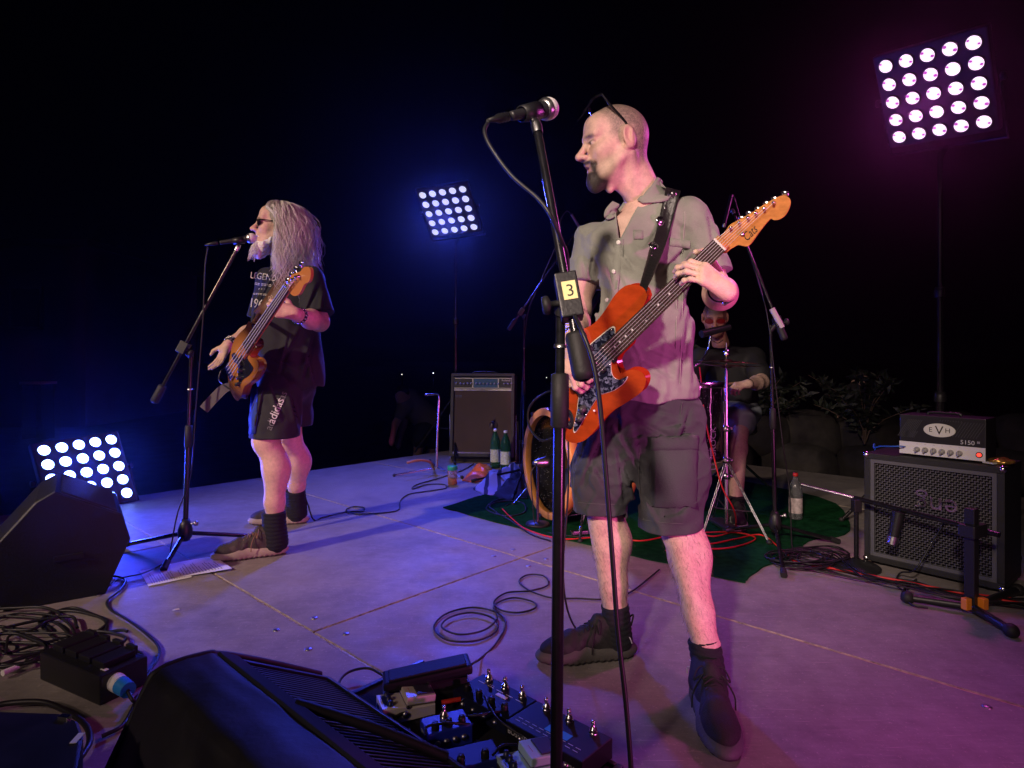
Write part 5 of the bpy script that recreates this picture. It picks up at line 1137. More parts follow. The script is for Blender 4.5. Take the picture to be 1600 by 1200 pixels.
def clip(t, at_, d, sc=1.0):
    M = M4(at_, basis(d)); MB().lathe([(.0150*sc, -.025), (.0172*sc, -.025), (.0205*sc, .030), (.0185*sc, .030), (.0150*sc, -.025)], M, 16).build('mic_clip', BLACK(), t)
# --- tall stand in front of the guitarist
bl, bt = P(912, 590, 1.20), P(838, 196, 1.36)
st1, c2, bdv, Rc = boom_stand((P(868, 560, 1.26).x, 1.26, 0), [(.45, .95, 0), (-.22, .98, 0), (.06, 1.44, 0)], P(876, 470, 1.26), bl, bt, 'tall black microphone boom stand with yellow numbered tape before the guitarist', r=.0128, knob_side=1, hub_z=.09, midf=.80)
tape = MB().box(c2+Rc @ Vector((.002, -.0232, .006)), (.0140, .0007, .0195), Rc).build('tape_label', mat('yellow_tape', (.82, .80, .34), .6), st1)
text('tape_number', '3', frame(Rc.col[0], Rc.col[2], -Rc.col[1], c2+Rc @ Vector((.003, -.0242, .004))), .036, mat('black_ink', (.01, .01, .01), .4), tape)
m1, tail1 = mic(P(800, 181, 1.33), P(856, 170, 1.41), 'silver ball headed vocal microphone clipped on the tall stand before the guitarist')
clip(st1, P(826, 176, 1.365), P(856, 170, 1.41)-P(800, 181, 1.33), 1.05); MB().tube([bt, P(828, 180, 1.365)], .008, 8).build('mic_swivel', BLACK(), st1)
wr = [tail1, P(762, 192, 1.29), P(757, 206, 1.28), P(768, 232, 1.27), P(800, 275, 1.26), P(840, 310, 1.25), P(862, 340, 1.24), P(878, 378, 1.27), P(886, 400, 1.31), P(888, 440, 1.31), P(892, 478, 1.25), P(907, 512, 1.18), P(925, 560, 1.16), P(936, 620, 1.15), P(945, 720, 1.14), P(956, 860, 1.13), P(965, 980, 1.12), P(978, 1100, 1.10), P(986, 1200, 1.08), P(995, 1330, 1.06), Vector((.25, 1.02, .02)), Vector((.4, .8, .008)), Vector((.6, .5, .008))]
cable('microphone_cable', wr, .0046, 'thick black microphone cable hanging down along the tall stand to the deck', k=7, n=8)
# --- bassist's stand
st2, c2, bdv, Rc = boom_stand(FL(288, 868), [FL(256, 893), FL(410, 842), FL(192, 856)], P(299, 548, 3.14), P(241, 628, 3.10), P(372, 386, 3.16), 'black microphone boom stand with shiny boom standing on the song sheet', r=.0125, weight=True, hub_z=.13)
m2, tail2 = mic(P(345, 379, 3.13), P(393, 372, 3.17), 'black vocal microphone held close to the long haired singer\'s mouth')
clip(st2, P(372, 376, 3.155), P(393, 372, 3.17)-P(345, 379, 3.13))
cable('microphone_cable', [tail2, P(324, 388, 3.12), P(320, 420, 3.12), P(317, 500, 3.12), P(306, 640, 3.13), P(298, 740, 3.13), P(278, 800, 3.1), P(268, 850, 3.08), FL(262, 875, .01), FL(225, 895, .01), FL(185, 905, .01), FL(150, 930, .01)], .0034, 'thin black microphone cable dropping from the singer\'s microphone', k=8)
# --- overhead stands at the drums
st3, c2, _, _ = boom_stand((P(818, 560, 4.75).x, 4.75, 0), [(.0, 4.3, 0), (-.32, 4.95, 0), (.42, 5.05, 0)], P(819, 492, 4.75), P(795, 515, 4.7), P(905, 355, 4.75), 'slim dark boom stand rising beside the bass drum', r=.010)
mo = thing('drum_microphone', 'thin pencil microphone over the drums behind the tall stand', 'microphone'); MB().tube([P(893, 335, 4.7), P(908, 360, 4.78)], .011, 10).build('body', STEEL(), mo); MB().tube([P(908, 360, 4.78), P(912, 367, 4.79)], .011, 10).build('grille', BLACK(), mo)
cable('microphone_cable', [P(893, 335, 4.7), P(885, 330, 4.7), P(876, 345, 4.7), P(870, 380, 4.72), P(840, 450, 4.74), P(823, 500, 4.75), P(815, 620, 4.76), P(812, 740, 4.76), FL(815, 775, .01), FL(790, 790, .012)], .004, 'black cable running down the slim stand beside the bass drum')
st4, c2, _, _ = boom_stand(FL(1212, 850), [FL(1225, 903), FL(1310, 850), FL(1130, 832)], P(1204, 508, 3.35), P(1226, 530, 3.3), P(1145, 330, 3.55), 'tall boom stand beside the red cable with pale grip at its boom end', r=.0115, hub_z=.12)
mo2 = thing('drum_microphone', 'slim condenser microphone at the top of the boom behind the guitar headstock', 'microphone'); MB().tube([P(1143, 305, 3.55), P(1132, 350, 3.5)], .010, 10).build('body', BLACK(), mo2); MB().tube([P(1132, 350, 3.5), P(1131, 355, 3.5)], .0105, 10).build('grille', STEEL(), mo2)
MB().tube([P(1206, 482, 3.32), P(1222, 512, 3.31)], .015, 12).build('boom_sleeve', mat('pale_boom_sleeve', (.55, .5, .5), .4), st4)
cable('microphone_cable', [P(1143, 305, 3.55), P(1150, 318, 3.54), P(1172, 400, 3.5), P(1185, 440, 3.45), P(1200, 500, 3.34), P(1214, 620, 3.33), P(1224, 700, 3.33), P(1234, 770, 3.32), FL(1238, 860, .02), FL(1250, 885, .012), FL(1290, 890, .012)], .0035, 'thin black cable hanging from the boom stand beside the red cable')
# --- low stands in front of the guitar cabinet
st5 = thing('microphone_stand', 'low black boom stand reaching across the guitar cabinet grille', 'microphone stand', 'low stands at the cabinet')
b0, b1 = P(1252, 757, 3.1), P(1562, 836, 2.42); MB().tube([b0, P(1335, 778, 2.95)], .007, 10).build('boom', CHROME(), st5); MB().tube([P(1335, 778, 2.95), b1], .011, 10).build('boom_sleeve', TUBE(), st5)
cj = P(1338, 790, 2.93); MB().box(cj, (.018, .018, .03), None, .004).build('clutch', BLACK(), st5); MB().tube([cj, (cj.x, cj.y, .04)], .0105, 12).build('pole', TUBE(), st5); MB().lathe([(0, .045), (.02, .045), (.03, .03), (.095, .018), (.105, .010), (.105, 0), (0, 0)], M4((cj.x, cj.y, .001)), 26).build('base_plate', BLACK(), st5)
mo3 = thing('drum_microphone', 'small side address microphone hanging before the cabinet grille', 'microphone'); MB().tube([P(1404, 800, 2.74), P(1396, 838, 2.74)], [.026, .022], 12).build('body', BLACK(), mo3); MB().tube([P(1396, 838, 2.74), P(1393, 850, 2.74)], .0225, 12).build('grille', STEEL(), mo3); MB().tube([P(1408, 793, 2.80), P(1404, 803, 2.74)], .007, 6).build('clip', BLACK(), mo3)
st6 = thing('low_stand', 'black T shaped floor stand with orange clips before the guitar cabinet', 'stand')
q0 = FL(1518, 960); MB().box(q0+Vector((0, 0, .215)), (.018, .018, .20), rz(.5), .003).build('column', BLACK(), st6); MB().box(P(1520, 828, q0.y), (.05, .03, .025), rz(.5), .006).build('head', BLACK(), st6)
for f_ in (FL(1418, 942), FL(1580, 995), FL(1590, 930)):
    lg = MB().tube([q0+Vector((0, 0, .03)), f_+Vector((0, 0, .022))], .016, 8).build('leg', BLACK(), st6); MB().sphere(f_+Vector((0, 0, .022)), .026, 8).build('rubber_foot', RUBBER(), lg)
for dx in (-.035, .03): MB().box(q0+Vector((dx, -.02, .05)), (.014, .012, .022), rz(.3), .003).build('orange_clip', mat('orange_plastic', (.75, .22, .02), .4), st6)
# ================================================================== right hand amplifier
cabL, cabR = FL(1350, 880), FL(1570, 932); cx_ = (cabR-cabL); wv = cx_.normalized(); dv = Vector((-wv.y, wv.x, 0)); dv = dv if dv.y > 0 else -dv
cab = thing('guitar_cabinet', 'black speaker cabinet with woven silver grille under the small amplifier head', 'speaker cabinet'); W_ = cx_.length; H_ = .52; D_ = .30; Rb = Matrix((wv, dv, Vector((0, 0, 1)))).transposed(); O = cabL
Lc = lambda x, y, z: O+wv*x+dv*y+Vector((0, 0, z))
bx = MB(); tk = .028
for c_, h_ in (((W_/2, D_/2, H_-tk/2+.02), (W_/2, D_/2, tk/2)), ((W_/2, D_/2, tk/2+.02), (W_/2, D_/2, tk/2)), ((tk/2, D_/2, H_/2+.02), (tk/2, D_/2-.001, H_/2-tk)), ((W_-tk/2, D_/2, H_/2+.02), (tk/2, D_/2-.001, H_/2-tk)), ((W_/2, D_-.01, H_/2+.02), (W_/2-tk, .008, H_/2-tk))): bx.box(Lc(*c_), h_, Rb, .003)
bx.build('cabinet', TOLEX(), cab)
fm = MB(); fw = .016
for c_, h_ in (((W_/2, .012, H_-tk-fw/2+.02), (W_/2-tk, .01, fw/2)), ((W_/2, .012, tk+fw/2+.02), (W_/2-tk, .01, fw/2)), ((tk+fw/2, .0125, H_/2+.02), (fw/2, .0095, H_/2-tk-fw)), ((W_-tk-fw/2, .0125, H_/2+.02), (fw/2, .0095, H_/2-tk-fw))): fm.box(Lc(*c_), h_, Rb)
fm.build('grille_frame', mat('grey_piping', (.10, .10, .11), .5), cab); MB().box(Lc(W_/2, .05, H_/2+.02), (W_/2-tk, .004, H_/2-tk), Rb).build('baffle', mat('baffle_black', (.008, .008, .009), .8), cab)
gm_ = MB(); nx, nz_ = 44, 40; x0, x1, z0, z1 = tk+fw, W_-tk-fw, tk+fw+.02, H_-tk-fw+.02
for i in range(nx+1):
    x = x0+(x1-x0)*i/nx
    for k in range(nz_):
        if (i+k) % 2: continue
        za, zb = z0+(z1-z0)*k/nz_, z0+(z1-z0)*min(k+1.3, nz_)/nz_; gm_.box(Lc(x, .017, (za+zb)/2), (.0018, .0012, (zb-za)/2), Rb)
for k in range(nz_+1):
    z = z0+(z1-z0)*k/nz_
    for i in range(nx):
        if (i+k) % 2 == 0: continue
        xa, xb = x0+(x1-x0)*i/nx, x0+(x1-x0)*min(i+1.3, nx)/nx; gm_.box(Lc((xa+xb)/2, .0205, z), ((xb-xa)/2, .0012, .0018), Rb)
tag(gm_.build('woven_grille', mat('grille_wire', (.15, .15, .16), .45, .6), cab), None, None, kind='stuff')
for x, z in ((0, .02), (W_, .02), (0, H_+.02), (W_, H_+.02)):
    MB().sphere(Lc(x+(.008 if x == 0 else -.008), .008, z+(.008 if z < .1 else -.008)), .0155, 8).build('corner_protector', CHROME(), cab)
for x in (.06, W_-.06):
    for y in (.05, D_-.05): MB().lathe([(0, .02), (.014, .02), (.018, 0), (0, 0)], M4(Lc(x, y, .001)), 10).build('rubber_foot', RUBBER(), cab)
text('maker_emblem', 'eng', frame(-wv*1.0, (0, 0, -1), -dv, Lc(W_*.55, .008, .335)), .12, CHROME(), cab, .004)
hd = thing('amplifier_head', 'small black amplifier head with white knob panel and oval badge on the cabinet', 'amplifier head')
hw, hh, hdp = .335, .185, .17; Oh = Lc(.135, .06, H_+.021); Lh = lambda x, y, z: Oh+wv*x+dv*y+Vector((0, 0, z)); 
MB().box(Lh(hw/2, hdp/2, hh/2+.008), (hw/2, hdp/2, hh/2), Rb, .004).build('case', mat('black_steel_case', (.014, .014, .015), .4), hd)
pn = MB().box(Lh(hw/2, -.003, .038), (hw/2-.001, .003, .029), Rb, .001).build('knob_panel', mat('white_enamel', (.72, .70, .70), .4), hd)
for i in range(7):
    x = .075+i*.033 if i < 6 else .303
    if i < 6:
        kb = MB().lathe([(0, .022), (.006, .022), (.010, .016), (.0125, .003), (.0125, 0)], M4(Lh(x, -.006, .034), basis(-dv)), 14).build('knob', mat('cream_grey_knob', (.34, .33, .32), .45), pn); MB().box(Lh(x, -.030, .036), (.0022, .006, .011), Rb).build('pointer', mat('cream_grey_knob'), kb)
        text('knob_caption', '---', frame(wv, (0, 0, 1), -dv, Lh(x, -.0063, .060)), .0085, mat('black_ink', (.01, .01, .01), .4), pn)
MB().lathe([(.009, .004), (.012, .005), (.013, 0)], M4(Lh(.312, -.006, .036), basis(-dv)), 16).build('lamp_bezel', BLACK(), pn); MB().sphere(Lh(.312, -.009, .036), .0085, 8).build('jewel_lamp', mat('red_jewel', (.8, .03, .02), .2, emit=(1, .05, .03, 2.2)), pn)
ov = [(.0625*math.cos(2*PI*k/40), .031*math.sin(2*PI*k/40)) for k in range(40)]; Mo = frame(wv, (0, 0, 1), -dv, Lh(hw*.485, 0, .130))
bdg = MB().prism(ov, Mo, .001, .006, .001).build('oval_badge', mat('silver_badge', (.66, .66, .58), .35), hd); ik = mat('black_ink', (.01, .01, .01), .4)
text('badge_letter', 'E', Mo @ Matrix.Translation((-.034, 0, .0064)), .030, ik, bdg); text('badge_letter', 'V', Mo @ Matrix.Translation((0, -.002, .0064)), .056, ik, bdg); text('badge_letter', 'H', Mo @ Matrix.Translation((.033, 0, .0064)), .030, ik, bdg)
text('model_number', '5150', frame(wv, (0, 0, 1), -dv, Lh(.268, -.0012, .084)), .027, mat('silver_print', (.6, .6, .62), .4), hd); text('model_number', 'III', frame(wv, (0, 0, 1), -dv, Lh(.308, -.0012, .088)), .015, mat('silver_print'), hd)
for xa, xb, za, zb in ((.012, .075, .085, .178), (.012, .07, .085, .120), (.16, .25, .172, .178), (.225, .323, .10, .178)):
    sl = MB()
    for k in range(9): sl.box(Lh(xa+(xb-xa)*(k+.5)/9, -.0015, (za+zb)/2), (.0012, .0012, (zb-za)*.5), Rb @ Matrix.Rotation(.5, 3, 'Y'))
    sl.build('vent_mesh', mat('vent_grey', (.04, .04, .045), .5), hd)
MB().tube(smooth_path([Lh(.10, .06, hh+.010), Lh(.11, .06, hh+.02), Lh(.22, .06, hh+.02), Lh(.23, .06, hh+.010)], 4), .006, 6).build('handle', BLACK(), hd)
for x in (.03, hw-.03): MB().box(Lh(x, .03, .004), (.012, .012, .0045), Rb).build('rubber_foot', RUBBER(), hd)
cable('instrument_cable', [Lh(.025, -.004, .040), Lh(.02, -.035, .045), Lh(-.02, -.04, .04), Lh(-.08, 0, .03), Lh(-.13, .05, .012), Lh(-.15, .12, .010), Lh(-.17, .2, -.2), Lh(-.18, .22, -.5)], .0035, 'blue and black cable plugged into the small amplifier head', m=mat('blue_cable', (.03, .12, .5), .4))
sn = thing('snack_packet', 'crumpled shiny snack packet lying on the cabinet top beside the amplifier', 'packet')
pk = Lc(.515, .10, H_+.021); bm = bmesh.new(); bmesh.ops.create_icosphere(bm, subdivisions=3, radius=1)
for v in bm.verts: n_ = float(noise3([v.co.x, v.co.y, v.co.z], 5, 3)); v.co = Vector((v.co.x*.05, v.co.y*.035, max(v.co.z, -.6)*.018+.011))*(1+.16*n_)
me = bpy.data.meshes.new('packet_body'); bm.to_mesh(me); bm.free(); o = link('packet_body', me, mat('foil', (.45, .25, .06), .25, .7, var=(30, .6)), sn); o.location = pk; MB().box(pk+Vector((-.045, 0, .006)), (.02, .022, .003), rz(.3)).build('card', mat('paper_white', (.6, .58, .55), .8), sn)
cable('cabinet_cable', [P(1475, 818, 2.66), P(1455, 850, 2.68), P(1430, 890, 2.68), FL(1407, 895, .03), FL(1400, 912, .01), FL(1415, 922, .01), FL(1432, 905, .01), FL(1410, 925, .012), FL(1425, 945, .01), FL(1450, 950, .01)], .0038, 'black cable hanging down before the cabinet grille')
# ================================================================== left combo amplifier
amp = thing('combo_amplifier', 'tall combo amplifier with brown grille cloth and silver control strip', 'amplifier'); aw, ah, ad = .62, .80, .28; Ra = rz(-.10) @ Matrix.Rotation(-.12, 3, 'X'); Oa = P(752, 714, 5.85); La = lambda x, y, z: Oa+Ra @ Vector((x, y, z))
c = MB(); tk = .03
for c_, h_ in (((0, ad/2, ah-tk/2), (aw/2, ad/2, tk/2)), ((0, ad/2, tk/2), (aw/2, ad/2, tk/2)), ((-aw/2+tk/2, ad/2, ah/2), (tk/2, ad/2-.001, ah/2-tk)), ((aw/2-tk/2, ad/2, ah/2), (tk/2, ad/2-.001, ah/2-tk)), ((0, ad-.02, ah/2), (aw/2-tk, .01, ah/2-tk))): c.box(La(*c_), h_, Ra, .004)
c.build('cabinet', mat('grey_black_tolex', (.03, .03, .034), .5, bump=(300, .4)), amp)
clo = MB().box(La(0, .025, .335), (aw/2-tk, .006, .300), Ra).build('grille_cloth', mat('brown_grille_cloth', (.075, .050, .040), .8, var=(3, .2), bump=(600, .4)), amp)
MB().sphere(La(.11, .022, .30), (.045, .02, .045), 12, Ra).build('dust_cap', mat('dust_cap', (.09, .065, .055), .35), clo)
for z, hz_ in ((.628, .010), (.026, .008)): MB().box(La(0, .012, z+.012), (aw/2-tk, .008, hz_), Ra, .002).build('chrome_trim', CHROME(), amp)
cp_ = MB().box(La(0, .02, .705), (aw/2-tk, .008, .048), Ra).build('control_panel', mat('panel_black', (.016, .018, .022), .35), amp)
for xa, xb in ((-.28, -.10), (-.095, .15), (.155, .28)):
    fr = MB(); 
    for z in (.657, .753): fr.box(La((xa+xb)/2, .011, z), ((xb-xa)/2, .002, .003), Ra)
    for x in (xa, xb): fr.box(La(x, .011, .705), (.003, .002, .0445), Ra)
    fr.build('panel_outline', mat('panel_silver', (.5, .5, .52), .4, .5), cp_)
MB().box(La(.027, .0115, .705), (.115, .001, .042), Ra).build('blue_panel', mat('panel_blue', (.02, .10, .22), .4), cp_)
for i in range(15):
    x = -.255+i*.036+(.012 if i > 4 else 0)
    if x > .17: x += .02
    MB().lathe([(0, .020), (.006, .020), (.0105, .004), (.0105, 0)], M4(La(x, .010, .700), Ra @ basis((0, -1, 0))), 10).build('knob', mat('grey_knob', (.32, .32, .33), .4), cp_)
text('maker_name', 'Roland', Matrix.Translation(La(.225, .0095, .733)) @ Ra.to_4x4() @ Matrix.Rotation(PI/2, 4, 'X'), .03, mat('silver_print', (.6, .6, .62), .4), cp_)
text('badge', '==', Matrix.Translation(La(-.235, .017, .575)) @ Ra.to_4x4() @ Matrix.Rotation(PI/2, 4, 'X'), .06, mat('blue_badge', (.08, .12, .30), .4), clo)
for x in (-aw/2-.012, aw/2+.012): MB().tube([La(x, .05, .40), Vector((La(x, .05, .3).x, La(x, .2, 0).y-.02, .006))], .012, 8).tube([La(x, .2, .35), Vector((La(x, .3, 0).x, La(x, .35, 0).y+.12, .006))], .012, 8).build('tilt_leg', CHROME(), amp)
MB().box((Oa.x, Oa.y+.2, .035), (.28, .12, .034), rz(-.1), .004).build('amp_stand', BLACK(), amp)
MB().tube(smooth_path([La(-.12, .14, ah), La(-.1, .14, ah+.025), La(.1, .14, ah+.025), La(.12, .14, ah)], 4), .008, 6).build('handle', BLACK(), amp)
# --- chrome guitar stand
gs = thing('guitar_stand', 'empty chrome guitar stand with padded yoke beside the combo amplifier', 'guitar stand'); b = FL(682, 742)
MB().tube([(b.x, b.y, .05), P(683, 690, b.y), P(686, 625, b.y)], .011, 10).build('pole', CHROME(), gs); MB().tube(smooth_path([P(686, 628, b.y), P(685, 617, b.y), P(676, 616, b.y-.05), P(663, 617, b.y-.10)], 4), .009, 8).build('neck_yoke', CHROME(), gs)
for f_ in (FL(616, 745), FL(672, 722), FL(722, 748)):
    lg = MB().tube([(b.x, b.y, .06), f_+Vector((0, 0, .012))], .0095, 8).build('leg', CHROME(), gs); MB().sphere(f_+Vector((0, 0, .013)), .015, 6).build('rubber_foot', RUBBER(), lg)
MB().tube(smooth_path([P(678, 733, b.y), P(672, 722, b.y-.06), P(655, 719, b.y-.14), P(636, 723, b.y-.2)], 5), .011, 8).build('padded_cradle', mat('tan_foam', (.42, .22, .10), .7), gs)
# --- bottles, jar, bag, towel
def bottle(p, col, cap_col, lab_col, label, h=.30, r=.042, fill=None):
    t = thing('plastic_bottle', label, 'bottle'); M = M4(p); pf = [(0, .003), (r*.8, .003), (r, .02), (r*.97, h*.30), (r, h*.34), (r, h*.60), (r*.9, h*.70), (r*.45, h*.86), (r*.32, h*.90), (r*.32, h*.95)]
    MB().lathe(pf, M, 24).build('bottle_wall', mat('bottle_'+label[:8], col, .08, trans=.85, ior=1.2, coat=.3), t)
    MB().lathe([(0, 0), (r*.36, 0), (r*.38, .004), (r*.38, .018), (r*.30, .021), (0, .021)], M @ Matrix.Translation((0, 0, h*.93)), 16).build('screw_cap', mat('cap_%d' % int(cap_col[0]*99), cap_col, .4), t)
    MB().lathe([(r*1.012, h*.16), (r*1.016, h*.17), (r*1.016, h*.47), (r*1.012, h*.48)], M, 24).build('paper_label', mat('label_%d' % int(lab_col[0]*99), lab_col, .6, var=(70, .3)), t)
    if fill: MB().lathe([(0, .006), (r*.92, .006), (r*.95, .02), (r*.93, h*fill), (0, h*fill)], M, 20).build('drink', mat('water', (.8, .85, .9), .05, trans=.9, ior=1.33), t)
bottle(FL(774, 731, 0), (.10, .42, .26), (.8, .8, .8), (.55, .62, .55), 'green water bottle standing left of its twin on the deck by the combo amplifier', .36, .046)
bottle(FL(790, 735, 0), (.06, .30, .20), (.78, .78, .8), (.56, .64, .57), 'darker green water bottle standing beside the crumpled towel', .36, .046)
bottle(FL(1243, 812, 0), (.7, .72, .75), (.7, .03, .03), (.6, .5, .5), 'clear water bottle with red cap standing behind the boom stand', .29, .040, .5)
jr = thing('jar', 'small jar of amber drink with a bright green lid on the deck', 'jar'); p = FL(707, 757); MB().lathe([(0, .002), (.034, .002), (.037, .01), (.037, .115), (.035, .12)], M4(p), 24).build('jar_wall', mat('jar_plastic', (.85, .75, .7), .1, trans=.9, ior=1.2), jr); MB().lathe([(0, .006), (.0345, .006), (.0345, .05), (0, .05)], M4(p), 20).build('drink', mat('amber_drink', (.75, .26, .04), .1, trans=.3), jr); MB().lathe([(.037, .115), (.040, .117), (.040, .145), (.037, .149), (0, .149)], M4(p), 24).build('lid', mat('green_lid', (.02, .42, .15), .4), jr)
def cloth_heap(name, pxs, z, m, label, cat, seed, hgt, parent=None, band=None):
    poly = [FL(*q) for q in pxs]; c = sum(poly, Vector())/len(poly); n = 40; V = []; f = []
    ring = smooth_path(poly+[poly[0]], 6)[:-1]; K = len(ring); rings = 12
    for i in range(rings+1):
        t = i/rings
        for k, p in enumerate(ring):
            q = c.lerp(p, t); nn = float(noise3([q.x, q.y, 0], 22, seed))+.6*float(noise3([q.x, q.y, 0], 50, seed+1)); fall = (1-t**2.2)
            V.append((q.x, q.y, .006+max(0, hgt*fall*(.62+.30*nn))+.004*(1-t)))
    for i in range(rings):
        for k in range(K): k2 = (k+1) % K; f.append((i*K+k, i*K+k2, (i+1)*K+k2, (i+1)*K+k))
    V += [(p[0], p[1], .003) for p in V[-K:]]
    for k in range(K): k2 = (k+1) % K; f.append((rings*K+k, rings*K+k2, (rings+1)*K+k2, (rings+1)*K+k))
    o = MB().add(V, f, smooth=True).build(name, m, parent)
    if label: tag(o, label, cat)
    return o
cloth_heap('plastic_bag', [(722, 752), (735, 738), (752, 729), (768, 733), (768, 747), (745, 754)], 0, mat('orange_plastic_bag', (.85, .16, .015), .35, coat=.2), 'bright orange crumpled plastic bag beside the jar', 'bag', 5, .08)
stripe = mat('striped_towel', (.5, .5, .52), .9, bump=(300, .6)); nt = stripe.node_tree; wv_ = nt.nodes.new('ShaderNodeTexWave'); wv_.inputs['Scale'].default_value = 3.2; wv_.inputs['Distortion'].default_value = 1.2; tcn = nt.nodes.new('ShaderNodeTexCoord'); rp = nt.nodes.new('ShaderNodeValToRGB'); rp.color_ramp.elements[0].color = (.05, .05, .07, 1); rp.color_ramp.elements[1].color = (.52, .52, .54, 1); rp.color_ramp.elements[0].position = .18; rp.color_ramp.elements[1].position = .24
nt.links.new(tcn.outputs['Object'], wv_.inputs[0]); nt.links.new(wv_.outputs[0], rp.inputs[0]); nt.links.new(rp.outputs[0], nt.nodes['Principled BSDF'].inputs['Base Color'])
cloth_heap('towel', [(739, 765), (755, 752), (780, 742), (800, 733), (812, 733), (806, 748), (790, 768), (765, 776)], 0, stripe, 'crumpled pale towel with dark stripes heaped by the bass drum', 'towel', 8, .13)
cloth_heap('jacket', [(770, 776), (790, 758), (815, 745), (832, 752), (830, 772), (800, 785)], 0, mat('black_jacket', (.012, .012, .013), .8), 'black jacket lying heaped between the towel and the bass drum', 'jacket', 9, .14)
# ================================================================== drums and drummer
spark = mat('black_sparkle_wrap', (.012, .012, .014), .2, coat=.8); nt = spark.node_tree; vo = nt.nodes.new('ShaderNodeTexVoronoi'); vo.inputs['Scale'].default_value = 260; tcn = nt.nodes.new('ShaderNodeTexCoord'); rp = nt.nodes.new('ShaderNodeValToRGB'); rp.color_ramp.elements[0].color = (.010, .010, .012, 1); rp.color_ramp.elements[1].color = (.5, .5, .55, 1); rp.color_ramp.elements[0].position = .86; rp.color_ramp.elements[1].position = .97
nt.links.new(tcn.outputs['Object'], vo.inputs[0]); nt.links.new(vo.outputs['Color'], rp.inputs[0]); nt.links.new(rp.outputs[0], nt.nodes['Principled BSDF'].inputs['Base Color'])
kx = Vector((.92, .39, 0)).normalized(); kc = P(853, 724, 3.76); kr = .318; Mk = frame(Vector((0, 0, 1)).cross(kx), (0, 0, 1), kx, kc) if False else M4(kc, basis(kx))
kd = thing('bass_drum', 'open fronted bass drum with orange wooden hoop and black sparkle shell', 'bass drum')
MB().lathe([(kr-.006, .02), (kr, .02), (kr, .40), (kr-.006, .40), (kr-.006, .02)], Mk, 48).build('shell', spark, kd)
hoopm = mat('orange_wood_hoop', (.70, .30, .07), .35, var=(6, .25), coat=.4)
for z in (0, .385): MB().lathe([(kr-.024, z-.004), (kr+.018, z-.004), (kr+.021, z+.002), (kr+.021, z+.050), (kr+.002, z+.052), (kr-.024, z+.030), (kr-.024, z-.004)], Mk, 56).build('hoop', hoopm, kd)
MB().lathe([(0, .392), (kr-.008, .392)], Mk, 40).build('drum_head', mat('batter_head', (.10, .10, .10), .6), kd)
for k in range(8):
    a = 2*PI*k/8+.2; e = Vector((math.cos(a), math.sin(a), 0)); lg = MB(); lg.box(Mk @ (e*(kr+.012)+Vector((0, 0, .20))), (.008, .010, .05), basis(kx) @ rz(a), .003); lg.tube([Mk @ (e*(kr+.024)+Vector((0, 0, -.01))), Mk @ (e*(kr+.016)+Vector((0, 0, .20)))], .0035, 6); lg.build('lug', CHROME(), kd)
    MB().box(Mk @ (e*(kr+.024)+Vector((0, 0, .0))), (.012, .014, .010), basis(kx) @ rz(a), .003).build('claw', BLACK(), kd)
for sd in (-1, 1):
    a0 = kc+kx*.1+Vector((kx.y, -kx.x, 0))*sd*.30+Vector((0, 0, -.12)); f_ = Vector((a0.x+sd*kx.y*.16-kx.x*.12, a0.y-sd*kx.x*.16-kx.y*.12, .012)); sp = MB().tube([a0, f_], .007, 8).build('spur', CHROME(), kd); MB().sphere(f_, .014, 6).build('rubber_foot', RUBBER(), sp)
MB().sphere(Mk @ Vector((0, -.14, .22)), (.18, .10, .12), 12, basis(kx)).build('damping_pillow', mat('dark_pillow', (.02, .02, .03), .9, bump=(8, 1)), kd)
km = thing('kick_microphone', 'dark cone shaped microphone on a short stand inside the bass drum', 'microphone'); q = P(852, 722, 3.74); MB().lathe([(0, .10), (.036, .098), (.038, .07), (.02, .0), (.012, -.02), (0, -.02)], M4(q-kx*.06, basis(kx)), 18).build('body', STEEL(), km); MB().tube([q-kx*.05, (q.x-.05, q.y-.08, .02)], .008, 8).build('pole', TUBE(), km); MB().lathe([(0, .018), (.07, .012), (.075, 0), (0, 0)], M4((q.x-.05, q.y-.08, .009)), 18).build('base_plate', BLACK(), km)
cable('kick_cable', [q-kx*.08, P(838, 726, 3.66), P(830, 740, 3.64), P(832, 780, 3.63), FL(838, 822, .012), FL(870, 835, .012), FL(930, 840, .012)], .0036, 'black cable curling out of the bass drum')
cable('guitar_lead', [P(866, 684, 1.72), P(846, 688, 1.75), P(828, 668, 1.80), P(826, 640, 1.85), P(842, 620, 1.9), P(868, 612, 1.95), P(885, 640, 2.0), P(888, 760, 2.02), P(880, 880, 2.02), P(886, 950, 2.05), FL(905, 988, .008), FL(925, 985, .008), FL(985, 975, .008)], .0036, 'looped guitar lead hanging from the orange guitar')
# floor tom with lettering
ft = thing('floor_tom', 'black sparkle floor tom with white lettering on its side, partly behind the guitarist', 'floor tom'); fc = P(1082, 605, 3.95); fr = .185; zt = fc.z
MB().lathe([(fr, .02), (fr, -.44), (fr-.006, -.44), (fr-.006, .02), (fr, .02)], M4(fc), 40).build('shell', spark, ft)
for z in (.0, -.46): MB().lathe([(fr+.002, z-.0), (fr+.012, z), (fr+.014, z+.008), (fr+.012, z+.036), (fr-.004, z+.038), (fr+.002, z)], M4(fc), 40).build('hoop', CHROME(), ft)
MB().lathe([(0, .022), (fr, .022)], M4(fc), 36).build('drum_head', mat('drum_head_white', (.55, .55, .55), .6), ft)
for k in range(8):
    a = 2*PI*k/8+.3; e = Vector((math.cos(a), math.sin(a), 0)); MB().tube([fc+e*(fr+.010)+Vector((0, 0, .02)), fc+e*(fr+.010)+Vector((0, 0, -.46))], .0035, 6).box(fc+e*(fr+.008)+Vector((0, 0, -.12)), (.008, .010, .03), rz(a), .002).build('lug', CHROME(), ft)
